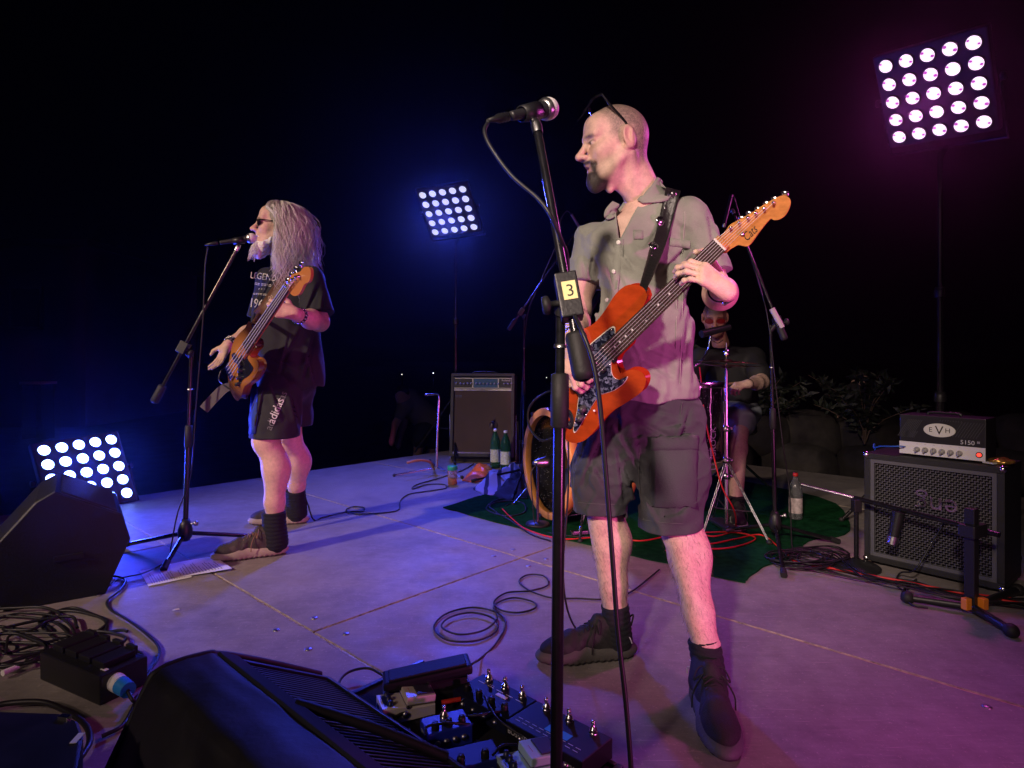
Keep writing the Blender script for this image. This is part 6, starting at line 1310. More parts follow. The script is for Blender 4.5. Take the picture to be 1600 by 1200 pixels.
for k in range(3):
    a = 2*PI*k/3-.3; e = Vector((math.cos(a), math.sin(a), 0)); lg = MB().tube([fc+e*(fr+.022)+Vector((0, 0, -.2)), Vector((fc.x+e.x*(fr+.04), fc.y+e.y*(fr+.04), .015))], .006, 8).build('leg', CHROME(), ft); MB().sphere((fc.x+e.x*(fr+.04), fc.y+e.y*(fr+.04), .022), .014, 6).build('rubber_foot', RUBBER(), lg)
a_ = -1.13; e = Vector((math.cos(a_), math.sin(a_), 0)); text('lettering', 'LETSROCK', frame((0, 0, 1), -e.cross(Vector((0, 0, 1))) if False else Vector((0, 0, 1)).cross(e)*-1, e, fc+e*(fr+.003)+Vector((0, 0, -.37))), .055, mat('white_lettering', (.45, .45, .5), .5), ft)
# hi-hat on a chrome stand
hh = thing('hi_hat', 'hi-hat cymbals on a chrome tripod stand beside the guitarist', 'cymbal stand'); hp = Vector((P(1135, 560, 3.5).x, 3.5, 0)); brass = mat('bronze_cymbal', (.22, .15, .07), .3, 1, var=(20, .3))
MB().tube([hp+Vector((0, 0, .06)), hp+Vector((0, 0, .62))], .013, 12).build('lower_tube', CHROME(), hh); MB().tube([hp+Vector((0, 0, .6)), hp+Vector((0, 0, .93))], .0095, 12).build('upper_tube', CHROME(), hh); MB().tube([hp+Vector((0, 0, .92)), hp+Vector((0, 0, 1.09))], .0035, 8).build('pull_rod', CHROME(), hh)
for z, sg in ((.962, -1), (.978, 1)): MB().lathe([(.006, sg*.020), (.028, sg*.016), (.034, sg*.010), (.10, sg*.006), (.178, sg*.0), (.178, -sg*.0012), (.03, sg*.009)], M4(hp+Vector((0, 0, z))) @ Matrix.Rotation(.05, 4, 'Y'), 48).build('cymbal', brass, hh)
MB().lathe([(0, .03), (.012, .03), (.016, .01), (.016, -.01), (0, -.01)], M4(hp+Vector((0, 0, 1.02))), 14).build('hi_hat_clutch', CHROME(), hh)
for z in (.60, .42, .33): MB().lathe([(.010, -.018), (.019, -.016), (.021, 0), (.019, .016), (.010, .018)], M4(hp+Vector((0, 0, z))), 14).sphere(hp+Vector((.03, 0, z)), .010, 6).build('collar', CHROME(), hh)
for f_ in (FL(1098, 838), FL(1202, 852), Vector((hp.x+.02, hp.y+.30, 0))):
    top = hp+Vector((0, 0, .42)); lg = MB(); d = (f_-top).normalized(); s_ = d.cross(Vector((0, 0, 1))).normalized()*.009
    for k in (-1, 1): lg.tube([top+s_*k, f_+s_*k*.6+Vector((0, 0, .014))], .0030, 6)
    lg.tube([hp+Vector((0, 0, .14)), top.lerp(f_, .62)], .004, 6); lo = lg.build('leg', mat('dull_chrome', (.32, .32, .34), .3, 1), hh); MB().sphere(f_+Vector((0, 0, .015)), .017, 8).build('rubber_foot', RUBBER(), lo)
MB().box(hp+Vector((.02, .10, .028)), (.045, .13, .008), rz(.1), .003).build('footboard', STEEL(), hh)
# chrome kick pedal and snare stand pieces seen between the legs
pd = thing('drum_pedal', 'chrome drum pedal on the carpet behind the guitarist', 'drum pedal'); pq = FL(905, 838); MB().tube([pq+Vector((0, 0, .02)), pq+Vector((.05, 0, .19))], .008, 8).build('post', CHROME(), pd); MB().box(pq+Vector((0, 0, .022)), (.05, .018, .010), rz(.2), .003).build('footboard', CHROME(), pd); MB().sphere(pq+Vector((0, 0, .012)), .011, 6).build('rubber_foot', RUBBER(), pd)
tm = thing('drum_microphone', 'black microphone pointing at the drums before the drummer\'s chin', 'microphone'); MB().tube([P(1140, 511, 4.1), P(1108, 519, 4.05)], [.020, .026], 12).build('body', BLACK(), tm); MB().tube([P(1108, 519, 4.05), P(1096, 522, 4.03)], .026, 12).build('grille', BLACK(), tm); MB().tube([P(1111, 520, 4.06), P(1107, 545, 4.05), P(1096, 566, 4.03), P(1086, 572, 4.0)], .007, 8).build('gooseneck', CHROME(), tm)
cable('drum_microphone_cable', [P(1093, 574, 4.0), P(1096, 600, 3.9), P(1101, 650, 3.7), P(1112, 700, 3.5), P(1128, 760, 3.4), P(1146, 795, 3.38), FL(1150, 820, .04), FL(1140, 832, .012), FL(1115, 838, .012), FL(1095, 835, .012), FL(1080, 842, .012), FL(1105, 850, .012), FL(1150, 842, .012), FL(1190, 836, .012), FL(1225, 862, .012), FL(1250, 880, .012), FL(1330, 893, .012), FL(1420, 910, .012), FL(1500, 925, .012), FL(1580, 935, .012)], .0042, 'bright red cable hanging from the drums and running along the deck', m=mat('red_cable', (.62, .02, .02), .4))
cable('loose_cable', [FL(1040, 860, .012), FL(1080, 858, .012), FL(1130, 857, .012), FL(1165, 850, .012), FL(1180, 840, .012), FL(1150, 832, .012), FL(1100, 832, .012), FL(1050, 836, .012), FL(1000, 845, .012), FL(950, 838, .012), FL(880, 842, .012), FL(825, 828, .012), FL(800, 810, .012), FL(785, 795, .012)], .0040, 'red cable looped on the green carpet under the drums', m=mat('red_cable'))
cable('loose_cable', [FL(860, 845, .012), FL(830, 835, .012), FL(800, 815, .012), FL(775, 800, .012), FL(765, 790, .012), FL(785, 783, .012), FL(815, 785, .012), FL(820, 800, .012), FL(790, 806, .012), FL(760, 795, .012), FL(780, 780, .012), FL(825, 778, .012)], .005, 'dark blue black cable looped on the carpet before the bass drum')
th = thing('drum_throne', 'round black drum throne under the drummer', 'stool'); tp = Vector((1.72, 4.75, 0)); MB().lathe([(0, .50), (.15, .50), (.165, .48), (.165, .44), (.15, .42), (0, .42)], M4(tp), 28).build('seat', mat('black_vinyl', (.012, .012, .012), .4), th); MB().tube([tp+Vector((0, 0, .1)), tp+Vector((0, 0, .43))], .014, 10).build('post', CHROME(), th)
for k in range(3): a = k*2.09; MB().tube([tp+Vector((0, 0, .25)), tp+Vector((.26*math.cos(a), .26*math.sin(a), .012))], .010, 8).build('leg', CHROME(), th)
def build_drummer():
    g = thing('person', 'drummer in black V-neck shirt and red tinted glasses seated behind the hi-hat', 'person'); Mh = hframe(P(1117, 497, 4.52), (-.30, -.92, -.25), (0, 0, 1), 1.02); nb = P(1126, 537, 4.62); hv, hq, hc = head(Mh, nb, .062, 'drummer', .0045)
    S_L, E_L, W_L = A3(P(1178, 560, 4.68)), A3(P(1190, 597, 4.42)), A3(P(1168, 600, 4.16)); S_R, E_R, W_R = A3(P(1095, 560, 4.66)), A3(P(1075, 605, 4.55)), A3(P(1090, 600, 4.25)); parts = []; cols = []
    for S, E_, W, fd in ((S_L, E_L, W_L, (-.85, -.4, -.15)), (S_R, E_R, W_R, (.3, -.85, -.2))):
        V = Vol(np.minimum.reduce([S, E_, W])-.18, np.maximum.reduce([S, E_, W])+.12, .006); V.chain([S, E_], [.055, .046], k=.03); V.chain([E_, E_*.6+W*.4, W], [.048, .047, .03], k=.03); f_ = Vector(fd).normalized(); bk = Vector((.1, -.5, .85)); bk = (bk-f_*bk.dot(f_)).normalized()
        hand(V, frame(f_.cross(bk), f_, bk, W), [(.8, 1.1, .8)]*4, [(.02, .02, -.01), (.04, .05, -.03), (.03, .08, -.045)]); v, q = V.mesh(); parts.append((v, q)); cols.append(limb_cols(v))
    hipc = A3((1.72, 4.72, .58)); K_L, A_L = A3(P(1158, 660, 4.20)), A3(FL(1150, 792, .09)); K_R, A_R = A3(P(1060, 655, 4.25)), A3((1.1, 4.2, .09))
    for K, A_ in ((K_L, A_L), (K_R, A_R)):
        V = Vol(np.minimum.reduce([hipc, K, A_])-.12, np.maximum.reduce([hipc, K, A_])+.12, .008); V.chain([hipc, K], [.06, .058], k=.03); V.chain([K, K*.65+A_*.35+np.array((0, .03, 0)), A_], [.056, .058, .038], k=.03); v, q = V.mesh(); parts.append((v, q)); cols.append(limb_cols(v))
    body = grab([(hv, hq)]+parts, 'body', skin_m, g, [hc*np.array((.52, .36, .30))]+[c_*.8 for c_ in cols])  # head colours darkened so the face looks less lit
    V = Vol((1.2, 4.3, .5), (2.15, 5.1, 1.32), .009); V.ell(A3(P(1140, 585, 4.72)), (.19, .13, .20), k=.06); V.ell((1.70, 4.76, .68), (.20, .16, .20), k=.08); V.cap(S_L, S_R, .075, .075, k=.06); V.chain([S_L, S_L*.35+E_L*.65], [.075, .082], k=.04); V.chain([S_R, S_R*.35+E_R*.65], [.075, .08], k=.04)
    V.disp(lambda p: .006*noise3([p[0], p[1], p[2]*.5], 24, 91), .05)
    X, Y, Z = V.ax[0][:, None, None], V.ax[1][None, :, None], V.ax[2][None, None, :]; PX, PY = CX+F*X/Y, HY-F*(Z-CZ)/Y
    tri = np.maximum.reduce([PY-545+0*PX, 1098+(PY-520)*.9-PX, PX-(1150-(PY-520)*.9)])*(4.6/F); V.F = np.where(Y < 4.72, np.maximum(V.F, -tri), V.F).astype(np.float32); V.cap(A3(nb), A3(nb)+np.array((0, 0, .1)), .07, .07, k=.01, op='-')
    v, q = V.mesh(); grab([(v, q)], 'shirt', mat('black_drummer_shirt', (.011, .011, .013), .75), g)
    V = Vol((1.1, 4.0, .35), (2.0, 4.95, .85), .009); V.ell(hipc, (.19, .15, .13), k=.05)
    for K in (K_L, K_R): V.chain([hipc+np.array((0, 0, .0)), hipc*.2+K*.8, K*.96+hipc*.04], [.095, .100, .100], k=.04)
    V.disp(lambda p: .005*noise3(p, 26, 92), .05); v, q = V.mesh(); grab([(v, q)], 'shorts', mat('pale_blue_denim', (.28, .31, .36), .9), g)
    for A_, K in ((A_L, K_L), (A_R, K_R)): sock(g, A_-np.array((0, 0, .03)), A_+np.array((0, 0, .06)), .052, .052, mat('black_sock', (.011, .012, .016), .9)); shoe((A_[0], A_[1]-.03, 0), (-.3, -.95, 0), g, (.03, .03, .03), (.3, .3, .3), (.02, .02, .02), 1.0)
    A = lambda *p: Mh @ Vector(p); gl = MB()
    for s_ in (-1, 1): gl.tube([A(s_*.081, -.015, .012), A(s_*.070, .075, .008)], .002, 6)
    gl.tube([A(-.012, .100, .006), A(.012, .100, .006)], .002, 6); go = gl.build('glasses', CHROME(), g)
    for s_ in (-1, 1):
        ring = [(s_*(.040+.029*math.cos(2*PI*k/14)), .102-.30*max(0, (.040+.029*math.cos(2*PI*k/14))-.02), -.004+.019*math.sin(2*PI*k/14)) for k in range(14)]
        MB().add([A(*p) for p in ring]+[A(p[0], p[1]-.002, p[2]) for p in ring], [tuple(range(14)), tuple(range(27, 13, -1))]+[(i, (i+1) % 14, 14+(i+1) % 14, 14+i) for i in range(14)]).build('lens', mat('red_lens', (.13, .007, .006), .15, coat=.3), go)
    wd = Vector(E_L)-Vector(W_L); wd.normalize(); MB().lathe([(.033, -.012), (.036, 0), (.033, .012)], M4(Vector(W_L)+wd*.02, basis(wd)), 18).build('watch', RUBBER(), g)
    MB().tube(smooth_path([P(1108, 527, 4.46), P(1115, 533, 4.44), P(1122, 536, 4.44), P(1130, 531, 4.46)], 5), .003, 5).build('necklace', RUBBER(), g)
build_drummer()
ds = tag(MB().tube([P(1100, 606, 4.0), P(1150, 598, 4.2)], .007, 8).sphere(P(1100, 606, 4.0), .009, 6).build('drumstick', mat('hickory', (.4, .25, .12), .5)), 'wooden drumstick in the drummer\'s hand over the floor tom', 'drumstick')
# ================================================================== people in the dark beyond the stage
def bystander(name_lab, joints, shirt, pants, d, extra=None):
    g = thing('person', name_lab, 'person'); J = {k: A3(P(x, y, d+dd)) for k, (x, y, dd) in joints.items()}; pts = np.array(list(J.values())); lo, hi = pts.min(0)-.25, pts.max(0)+.25
    V = Vol(lo, hi, .016); V.ell(J['head'], (.078, .10, .115), k=.03); V.cap(J['head'], J['neck'], .055, .06, k=.05); V.chain([J['neck'], J['hip']], [.13, .15], k=.08)
    for s in 'LR':
        V.chain([J['neck'], J['s'+s]], [.07, .06], k=.05); V.chain([J['s'+s], J['e'+s], J['w'+s]], [.055, .043, .032], k=.03); V.ell(J['w'+s], (.03, .03, .06), k=.03)
        V.chain([J['hip'], J['k'+s], J['a'+s]], [.09, .065, .045], k=.04); V.cap(J['a'+s], J['a'+s]+np.array((-.12, -.1, -.03)), .045, .035, k=.03)
    v, q = V.mesh(); c = np.tile(SKIN*.9, (len(v), 1)); body = grab([(v, q)], 'body', skin_m, g, [c])
    V = Vol(lo, hi, .016); V.chain([J['neck'], J['hip']], [.155, .17], k=.08)
    for s in 'LR': V.chain([J['neck'], J['s'+s], J['s'+s]*.5+J['e'+s]*.5], [.085, .078, .07], k=.05)
    v, q = V.mesh(); grab([(v, q)], 'shirt', shirt, g)
    V = Vol(lo, hi, .016)
    for s in 'LR': V.chain([J['hip'], J['k'+s]], [.14, .088], k=.06)
    v, q = V.mesh(); grab([(v, q)], 'shorts', pants, g)
    V = Vol(lo, hi, .016); V.ell(J['head']+np.array((0, .015, .03)), (.088, .105, .105), k=.03); v, q = V.mesh(); grab([(v, q)], 'hair', mat('dark_hair', (.02, .017, .015), .6), g)
bystander('dim person in white T-shirt bending over beyond the stage edge', dict(head=(628, 618, -.15), neck=(638, 626, 0), hip=(668, 655, .1), sL=(632, 635, -.15), sR=(640, 630, .15), eL=(618, 662, -.2), eR=(630, 665, .1), wL=(612, 690, -.2), wR=(622, 695, 0), kL=(655, 690, -.1), kR=(675, 692, .15), aL=(650, 730, -.05), aR=(672, 735, .2)), mat('white_tee', (.22, .21, .20), .9), mat('dark_jeans', (.03, .035, .05), .9), 7.6)
bystander('dim person in dark shirt standing among the shrubs behind the amplifier head', dict(head=(1345, 595, 0), neck=(1340, 618, 0), hip=(1335, 680, 0), sL=(1356, 622, -.1), sR=(1322, 622, .1), eL=(1366, 648, -.2), eR=(1312, 650, .05), wL=(1352, 668, -.3), wR=(1325, 668, -.15), kL=(1345, 730, -.1), kR=(1325, 730, .05), aL=(1348, 780, 0), aR=(1322, 780, .1)), mat('dark_tee', (.02, .02, .025), .9), mat('brown_trousers', (.06, .04, .03), .9), 6.9)
# ================================================================== monitor wedges and boxes
COVER = mat('nylon_cover', (.012, .012, .014), .6, var=(5, .3), bump=(14, .9))
wg = thing('monitor_wedge', 'large black monitor wedge with ribbed grille and loose fabric cover beside the pedals', 'monitor wedge')
Mw = frame(NN, (0, 0, 1), UN, (0, 0, 0)); sA, sB = -1.53, -.72
MB().prism([(.36, 0), (.905, 0), (.89, .105), (.60, .268), (.50, .278)], Mw, sA, sB, .004).build('cabinet', BLACK(), wg)
g0, g1 = Vector((.612, .266)), Vector((.884, .113)); gd = (g1-g0).normalized(); gn = Vector((-gd.y, gd.x)); gn = gn if gn.y > 0 else -gn
RW = Matrix((NN*gd.x+Vector((0, 0, gd.y)), NN*gn.x+Vector((0, 0, gn.y)), UN)).transposed(); gc = (g0+g1)/2; gl_ = (g1-g0).length/2
slat_me = MB().box((0, 0, 0), (gl_, .004, .0042), None, .0012).mesh('grille_slat'); slat_me.materials.append(mat('grille_plastic', (.020, .020, .026), .35))
for k in range(44):
    s = sA+.022+k*(sB-sA-.044)/43; o = bpy.data.objects.new('grille_slat', slat_me); COL.objects.link(o); o.parent = wg; o.matrix_world = M4(ST(s, gc.x+gn.x*.004, gc.y+gn.y*.004), RW)
fr = MB()
for q in (g0+gd*-.008, g1+gd*.006): fr.box(ST((sA+sB)/2, q.x+gn.x*.006, q.y+gn.y*.006), (.009, .009, (sB-sA)/2), RW, .003)
for s in (sA+.008, sB-.008): fr.box(ST(s, gc.x+gn.x*.006, gc.y+gn.y*.006), (gl_+.001, .0085, .009), RW, .003)
fr.build('grille_frame', BLACK(), wg)
# fabric cover over the back and top, wrinkled
prof = [(.330, .004), (.375, .10), (.425, .20), (.465, .278), (.485, .290), (.54, .293), (.595, .286), (.610, .277)]; v = []; f = []; nS = 46; PR = [Vector((*prof[i], 0)).lerp(Vector((*prof[i+1], 0)), t/5) for i in range(len(prof)-1) for t in range(5)]+[Vector((*prof[-1], 0))]; nP = len(PR)
for i in range(nS+1):
    s = sA-.012+(sB-sA+.024)*i/nS
    for j, p in enumerate(PR):
        w_ = .010*float(noise3([s*1.0, p.x*1.5, p.y*1.5], 16, 5))+.004*float(noise3([s, p.x, p.y], 45, 6)); e = min(1, (nP-1-j)/6); v.append(ST(s, p.x-w_*e*.9, max(.004, p.y+w_*e*.4)))
for i in range(nS):
    for j in range(nP-1): a = i*nP+j; f.append((a, a+1, a+nP+1, a+nP))
cv = MB().add(v, f, smooth=True).build('fabric_cover', COVER, wg); sol = cv.modifiers.new('thickness', 'SOLIDIFY'); sol.thickness = .004
MB().tube(smooth_path([ST(sA-.014, p.x, p.y) for p in PR[::3]]+[ST(sA-.014, *p) for p in ((.64, .265), (.72, .222), (.80, .176), (.885, .126))], 3), .009, 8).build('cover_hem', COVER, wg)
MB().box(ST((sA+sB)/2, .628, .276), (.026, .004, (sB-sA)/2), RW, .002).build('touch_fastener_strip', mat('dark_blue_velcro', (.016, .018, .03), .9), wg)
a0, a1 = ST(-1.22, .64, .272), ST(-1.02, .89, .128); MB().tube(smooth_path([a0, (a0+a1)/2+Vector((0, 0, .006)), a1], 6), .011, 6).build('cover_strap', COVER, wg)
w2 = thing('monitor_wedge', 'dark monitor wedge standing on its side before the blue floor light', 'monitor wedge'); O2, O2b = FL(30, 953), FL(165, 928); e2 = (O2b-O2).normalized(); n2 = Vector((e2.y, -e2.x, 0)); p2 = Plane(O2, n2); M2w = frame(e2, (0, 0, 1), n2, O2)
poly = [((p2.at(*q)-O2).dot(e2), p2.at(*q).z) for q in ((-22, 946), (30, 953), (165, 928), (204, 842), (190, 803), (86, 768), (55, 785), (-42, 890))]; poly = [(x, max(z, 0.0)) for x, z in poly]; MB().prism(poly, M2w, -.50, 0, .006).build('cabinet', mat('dark_wedge_paint', (.010, .010, .013), .5, bump=(160, .5)), w2)
pa, pb = Vector(poly[4]), Vector(poly[5]); tv = (pb-pa).normalized(); nv = Vector((tv.y, -tv.x)); nv = nv if nv.y > 0 else -nv
for k in range(24):
    c_ = pa.lerp(pb, .5)+nv*.004; MB().box(M2w @ Vector((c_.x, c_.y, -.02-k*.02)), ((pb-pa).length/2-.02, .004, .003), Matrix((e2*tv.x+Vector((0, 0, tv.y)), e2*nv.x+Vector((0, 0, nv.y)), n2)).transposed()).build('grille_slat', mat('grille_plastic'), w2)
MB().box(M2w @ Vector((.16, .18, .004)), (.05, .012, .004), Matrix((e2, Vector((0, 0, 1)), n2)).transposed(), .002).build('handle', BLACK(), w2)
cs = thing('equipment_case', 'dark blue black case with small white tag at the near deck edge', 'case'); q = [FL(x, y, .27) for x, y in ((-90, 1110), (96, 1113), (122, 1124), (130, 1146), (112, 1240), (-90, 1280))]; MB().prism([(p.x, p.y) for p in q][::-1], Matrix.Identity(4), .003, .27, .006).build('shell', mat('case_laminate', (.014, .015, .022), .45, var=(12, .2)), cs); tp = FL(121, 1153, .272); MB().box(tp, (.006, .016, .0006), rz(.15)).build('tag', WHITE(), cs); MB().box(FL(101, 1121, .272), (.012, .006, .004), rz(-.2), .001).build('catch', CHROME(), cs)
# --- power distribution box
pb_ = thing('power_box', 'black power distribution box with capped sockets and a blue mains plug', 'power box'); c0, c1 = FL(62, 1062), FL(156, 1104); e3 = (c1-c0).normalized(); n3 = Vector((-e3.y, e3.x, 0)); n3 = n3 if n3.y > 0 else -n3; R3 = Matrix((e3, n3, Vector((0, 0, 1)))).transposed(); Lb = (c1-c0).length; LB = lambda x, y, z: c0+e3*x+n3*y+Vector((0, 0, z))
MB().box(LB(Lb/2, .07, .043), (Lb/2, .07, .0425), R3, .005).build('housing', mat('black_housing', (.011, .011, .012), .4), pb_)
for k in range(4):
    sk = MB().box(LB(.045+k*.072, .075, .095), (.030, .048, .010), R3, .004).build('socket_cap', BLACK(), pb_); MB().box(LB(.045+k*.072, .128, .100), (.022, .006, .012), R3, .002).build('hinge', BLACK(), sk)
MB().tube([LB(Lb-.002, .045, .05), LB(Lb+.035, .04, .05)], [.026, .024], 18).build('plug_collar', WHITE(), pb_); MB().tube([LB(Lb+.03, .041, .05), LB(Lb+.075, .036, .048)], [.0245, .022], 18).build('blue_plug', mat('blue_plug', (.02, .22, .62), .4), pb_); MB().box(LB(Lb-.03, .03, .0868), (.012, .006, .0006), R3).build('sticker', WHITE(), pb_)
cable('mains_cable', [LB(Lb+.07, .036, .048), LB(Lb+.11, .03, .03), FL(215, 1088, .012), FL(205, 1112, .012), FL(190, 1135, .012), FL(160, 1150, .012)], .006, 'black mains cable leaving the blue plug')
ad = thing('plug_adapter', 'slim white plug adapter lying among the cables', 'plug'); MB().tube([FL(4, 1052, .02), FL(46, 1034, .02)], [.010, .007], 8).build('handle', WHITE(), ad); MB().tube([FL(46, 1034, .02), FL(52, 1031, .02)], .004, 6).build('tip', STEEL(), ad)
# --- cables on the deck
fl = lambda pts, z=.007: [FL(x, y, z) for x, y in pts]
cable('instrument_cable', [P(736, 1038, 1.76)]+fl([(752, 1028), (775, 1005), (790, 975), (776, 957), (738, 949), (697, 959), (678, 980), (699, 1000), (745, 1001), (776, 985)])+fl([(770, 966), (738, 957), (704, 964), (690, 979), (716, 991), (755, 985), (777, 966)], .014)+fl([(772, 946), (800, 934), (832, 940), (836, 950), (810, 957), (782, 953), (772, 940), (792, 926), (828, 923), (856, 914), (850, 900), (825, 898), (811, 908), (826, 922), (862, 934), (905, 935), (945, 936), (985, 925), (1030, 890)]), .0037, 'black instrument cable coiled loosely on the deck behind the pedals', k=9, n=8)
cable('instrument_cable', [P(366, 612, 3.2), P(348, 600, 3.2), P(342, 590, 3.22), P(352, 575, 3.25), P(380, 590, 3.4), P(440, 680, 3.6), P(478, 780, 3.72), FL(490, 812, .01)]+fl([(505, 808), (540, 800), (566, 799), (568, 793), (550, 792), (541, 798), (560, 803), (600, 801), (623, 796), (626, 782), (640, 772), (672, 767), (696, 763), (694, 757), (668, 757), (645, 764), (652, 757), (690, 746), (722, 735), (740, 725)]), .0046, 'black bass cable snaking from the long haired man\'s shoe to the amplifier', k=8)
cable('instrument_cable', fl([(600, 1056), (575, 1044), (545, 1050), (530, 1066), (532, 1082), (545, 1096)], .03), .004, 'short black cable bending round the pedalboard corner')
cable('floor_cable', fl([(165, 905), (178, 900), (196, 906), (188, 922), (168, 938), (172, 952), (195, 966), (222, 985), (246, 1008), (248, 1026), (236, 1045), (228, 1060)]), .0048, 'single black cable running from the left wedge to the covered wedge')
r = random.Random(3)
for i, (cx0, cy0, rx, ry, n_) in enumerate([(115, 975, 48, 24, 2), (40, 990, 70, 30, 2), (150, 1000, 40, 12, 1), (25, 965, 60, 18, 1), (60, 1010, 60, 22, 1), (15, 1015, 50, 25, 2)]):
    pts = [(-60, cy0+r.uniform(-15, 15)), (-20, cy0+r.uniform(-12, 12))]; m_ = 9*n_
    for k in range(m_): a = 2.6+k*2*PI/9; q = 1+r.uniform(-.18, .18); pts.append((cx0+rx*q*math.cos(a), cy0+ry*q*math.sin(a)))
    pts += [(cx0+rx+20, cy0+r.uniform(-6, 18)), (cx0+rx+36, cy0+10+r.uniform(0, 20))]
    cable('tangled_cable', [FL(x, max(y, 915), .007+.004*i) for x, y in pts], r.uniform(.0042, .0060), None, k=6); tag(bpy.data.objects[-1] if False else COL.objects[-1], 'black cable in the loose tangle between the left wedge and power box', 'cable', 'tangled cables on the left')
cable('thick_cable', fl([(-20, 1105), (20, 1098), (70, 1098), (110, 1115), (135, 1135), (140, 1160), (125, 1185), (115, 1200)], .02), .008, 'thick black cable curving over the dark case corner')
for i in range(6):
    pts = []; cx0, cy0 = 1262+r.uniform(-25, 25), 872+r.uniform(-6, 10)
    for k in range(13): a = k*1.15+i; pts.append((cx0+r.uniform(25, 62)*math.cos(a), cy0+r.uniform(6, 17)*math.sin(a)))
    pts += [(1345+r.uniform(-10, 10), 898+r.uniform(-6, 10)), (1420, 912+r.uniform(-6, 12)), (1500, 930+r.uniform(-8, 8)), (1610, 945+r.uniform(-10, 10))]
    o = cable('tangled_cable', [FL(x, y, .008+.004*i+.012*r.random()) for x, y in pts], .0036, None, k=5); tag(o, 'black cable in the heap at the foot of the boom stand by the cabinet', 'cable', 'cable heap on the right')
cable('red_floor_cable', fl([(1228, 878), (1260, 882), (1300, 888), (1340, 896), (1400, 906), (1460, 918), (1530, 932), (1620, 946)], .016), .005, 'red cable lying along the deck before the cabinet', m=mat('red_cable', (.62, .02, .02), .4))
# --- song sheets and scraps
pp = mat('printer_paper', (.74, .74, .73), .7); inkp = mat('grey_ink', (.12, .12, .13), .7)
def sheet(pxs, label, z0, curl, cols):
    A_, B_, C_, D_ = [FL(*q) for q in pxs]; n = 12; v = []; f = []; up = lambda u, w_: z0+curl*(u*u)*.5+curl*.4*math.sin(u*3)*w_
    pt = lambda u, w_: A_.lerp(B_, u).lerp(D_.lerp(C_, u), w_)+Vector((0, 0, up(u, w_)))
    for i in range(n+1):
        for j in range(n+1): v.append(pt(i/n, j/n))
    for i in range(n):
        for j in range(n): a = i*(n+1)+j; f.append((a, a+1, a+n+2, a+n+1))
    v2 = [p-Vector((0, 0, .0006)) for p in v]; K = len(v); f += [tuple(x+K for x in q[::-1]) for q in f]
    o = tag(MB().add(v+v2, f, smooth=True).build('song_sheet', pp), label, 'paper'); ln = MB(); rr = random.Random(len(label))
    for c0, c1 in cols:
        for k in range(14):
            u = c0+(c1-c0)*k/14; L_ = rr.uniform(.35, .85); w0 = .10
            while w0 < .10+L_*.8:
                w1 = min(w0+rr.uniform(.04, .12), .92); q = [pt(u, w0), pt(u, w1), pt(u+.012, w1), pt(u+.012, w0)]; ln.add([p+Vector((0, 0, .0008)) for p in q], [(0, 1, 2, 3)]); w0 = w1+.025
    ln.build('printed_lines', inkp, o)
sheet([(322, 908), (362, 892), (338, 872), (262, 884)][0:0] or [(232, 917), (300, 903), (285, 882), (218, 893)], 'white song sheet lying flat under the stand foot', .003, .002, [(.1, .9)])
sheet([(272, 905), (363, 892), (335, 873), (262, 884)], 'brighter white song sheet curling up over the other', .006, .012, [(.12, .9)])
def scrap(px, py, w_, label):
    p = FL(px, py, .003); tag(MB().add([p+Vector((-w_, -.004, 0)), p+Vector((-w_*.2, -.010, .002)), p+Vector((w_, .0, .001)), p+Vector((w_*.3, .012, .003)), p+Vector((-w_*.5, .008, .001)), p+Vector((0, 0, .005))], [(0, 1, 5), (1, 2, 5), (2, 3, 5), (3, 4, 5), (4, 0, 5)]).build('paper_scrap', pp), label, 'scrap')
scrap(275, 953, .016, 'tiny white paper scrap on the bare deck before the song sheets')
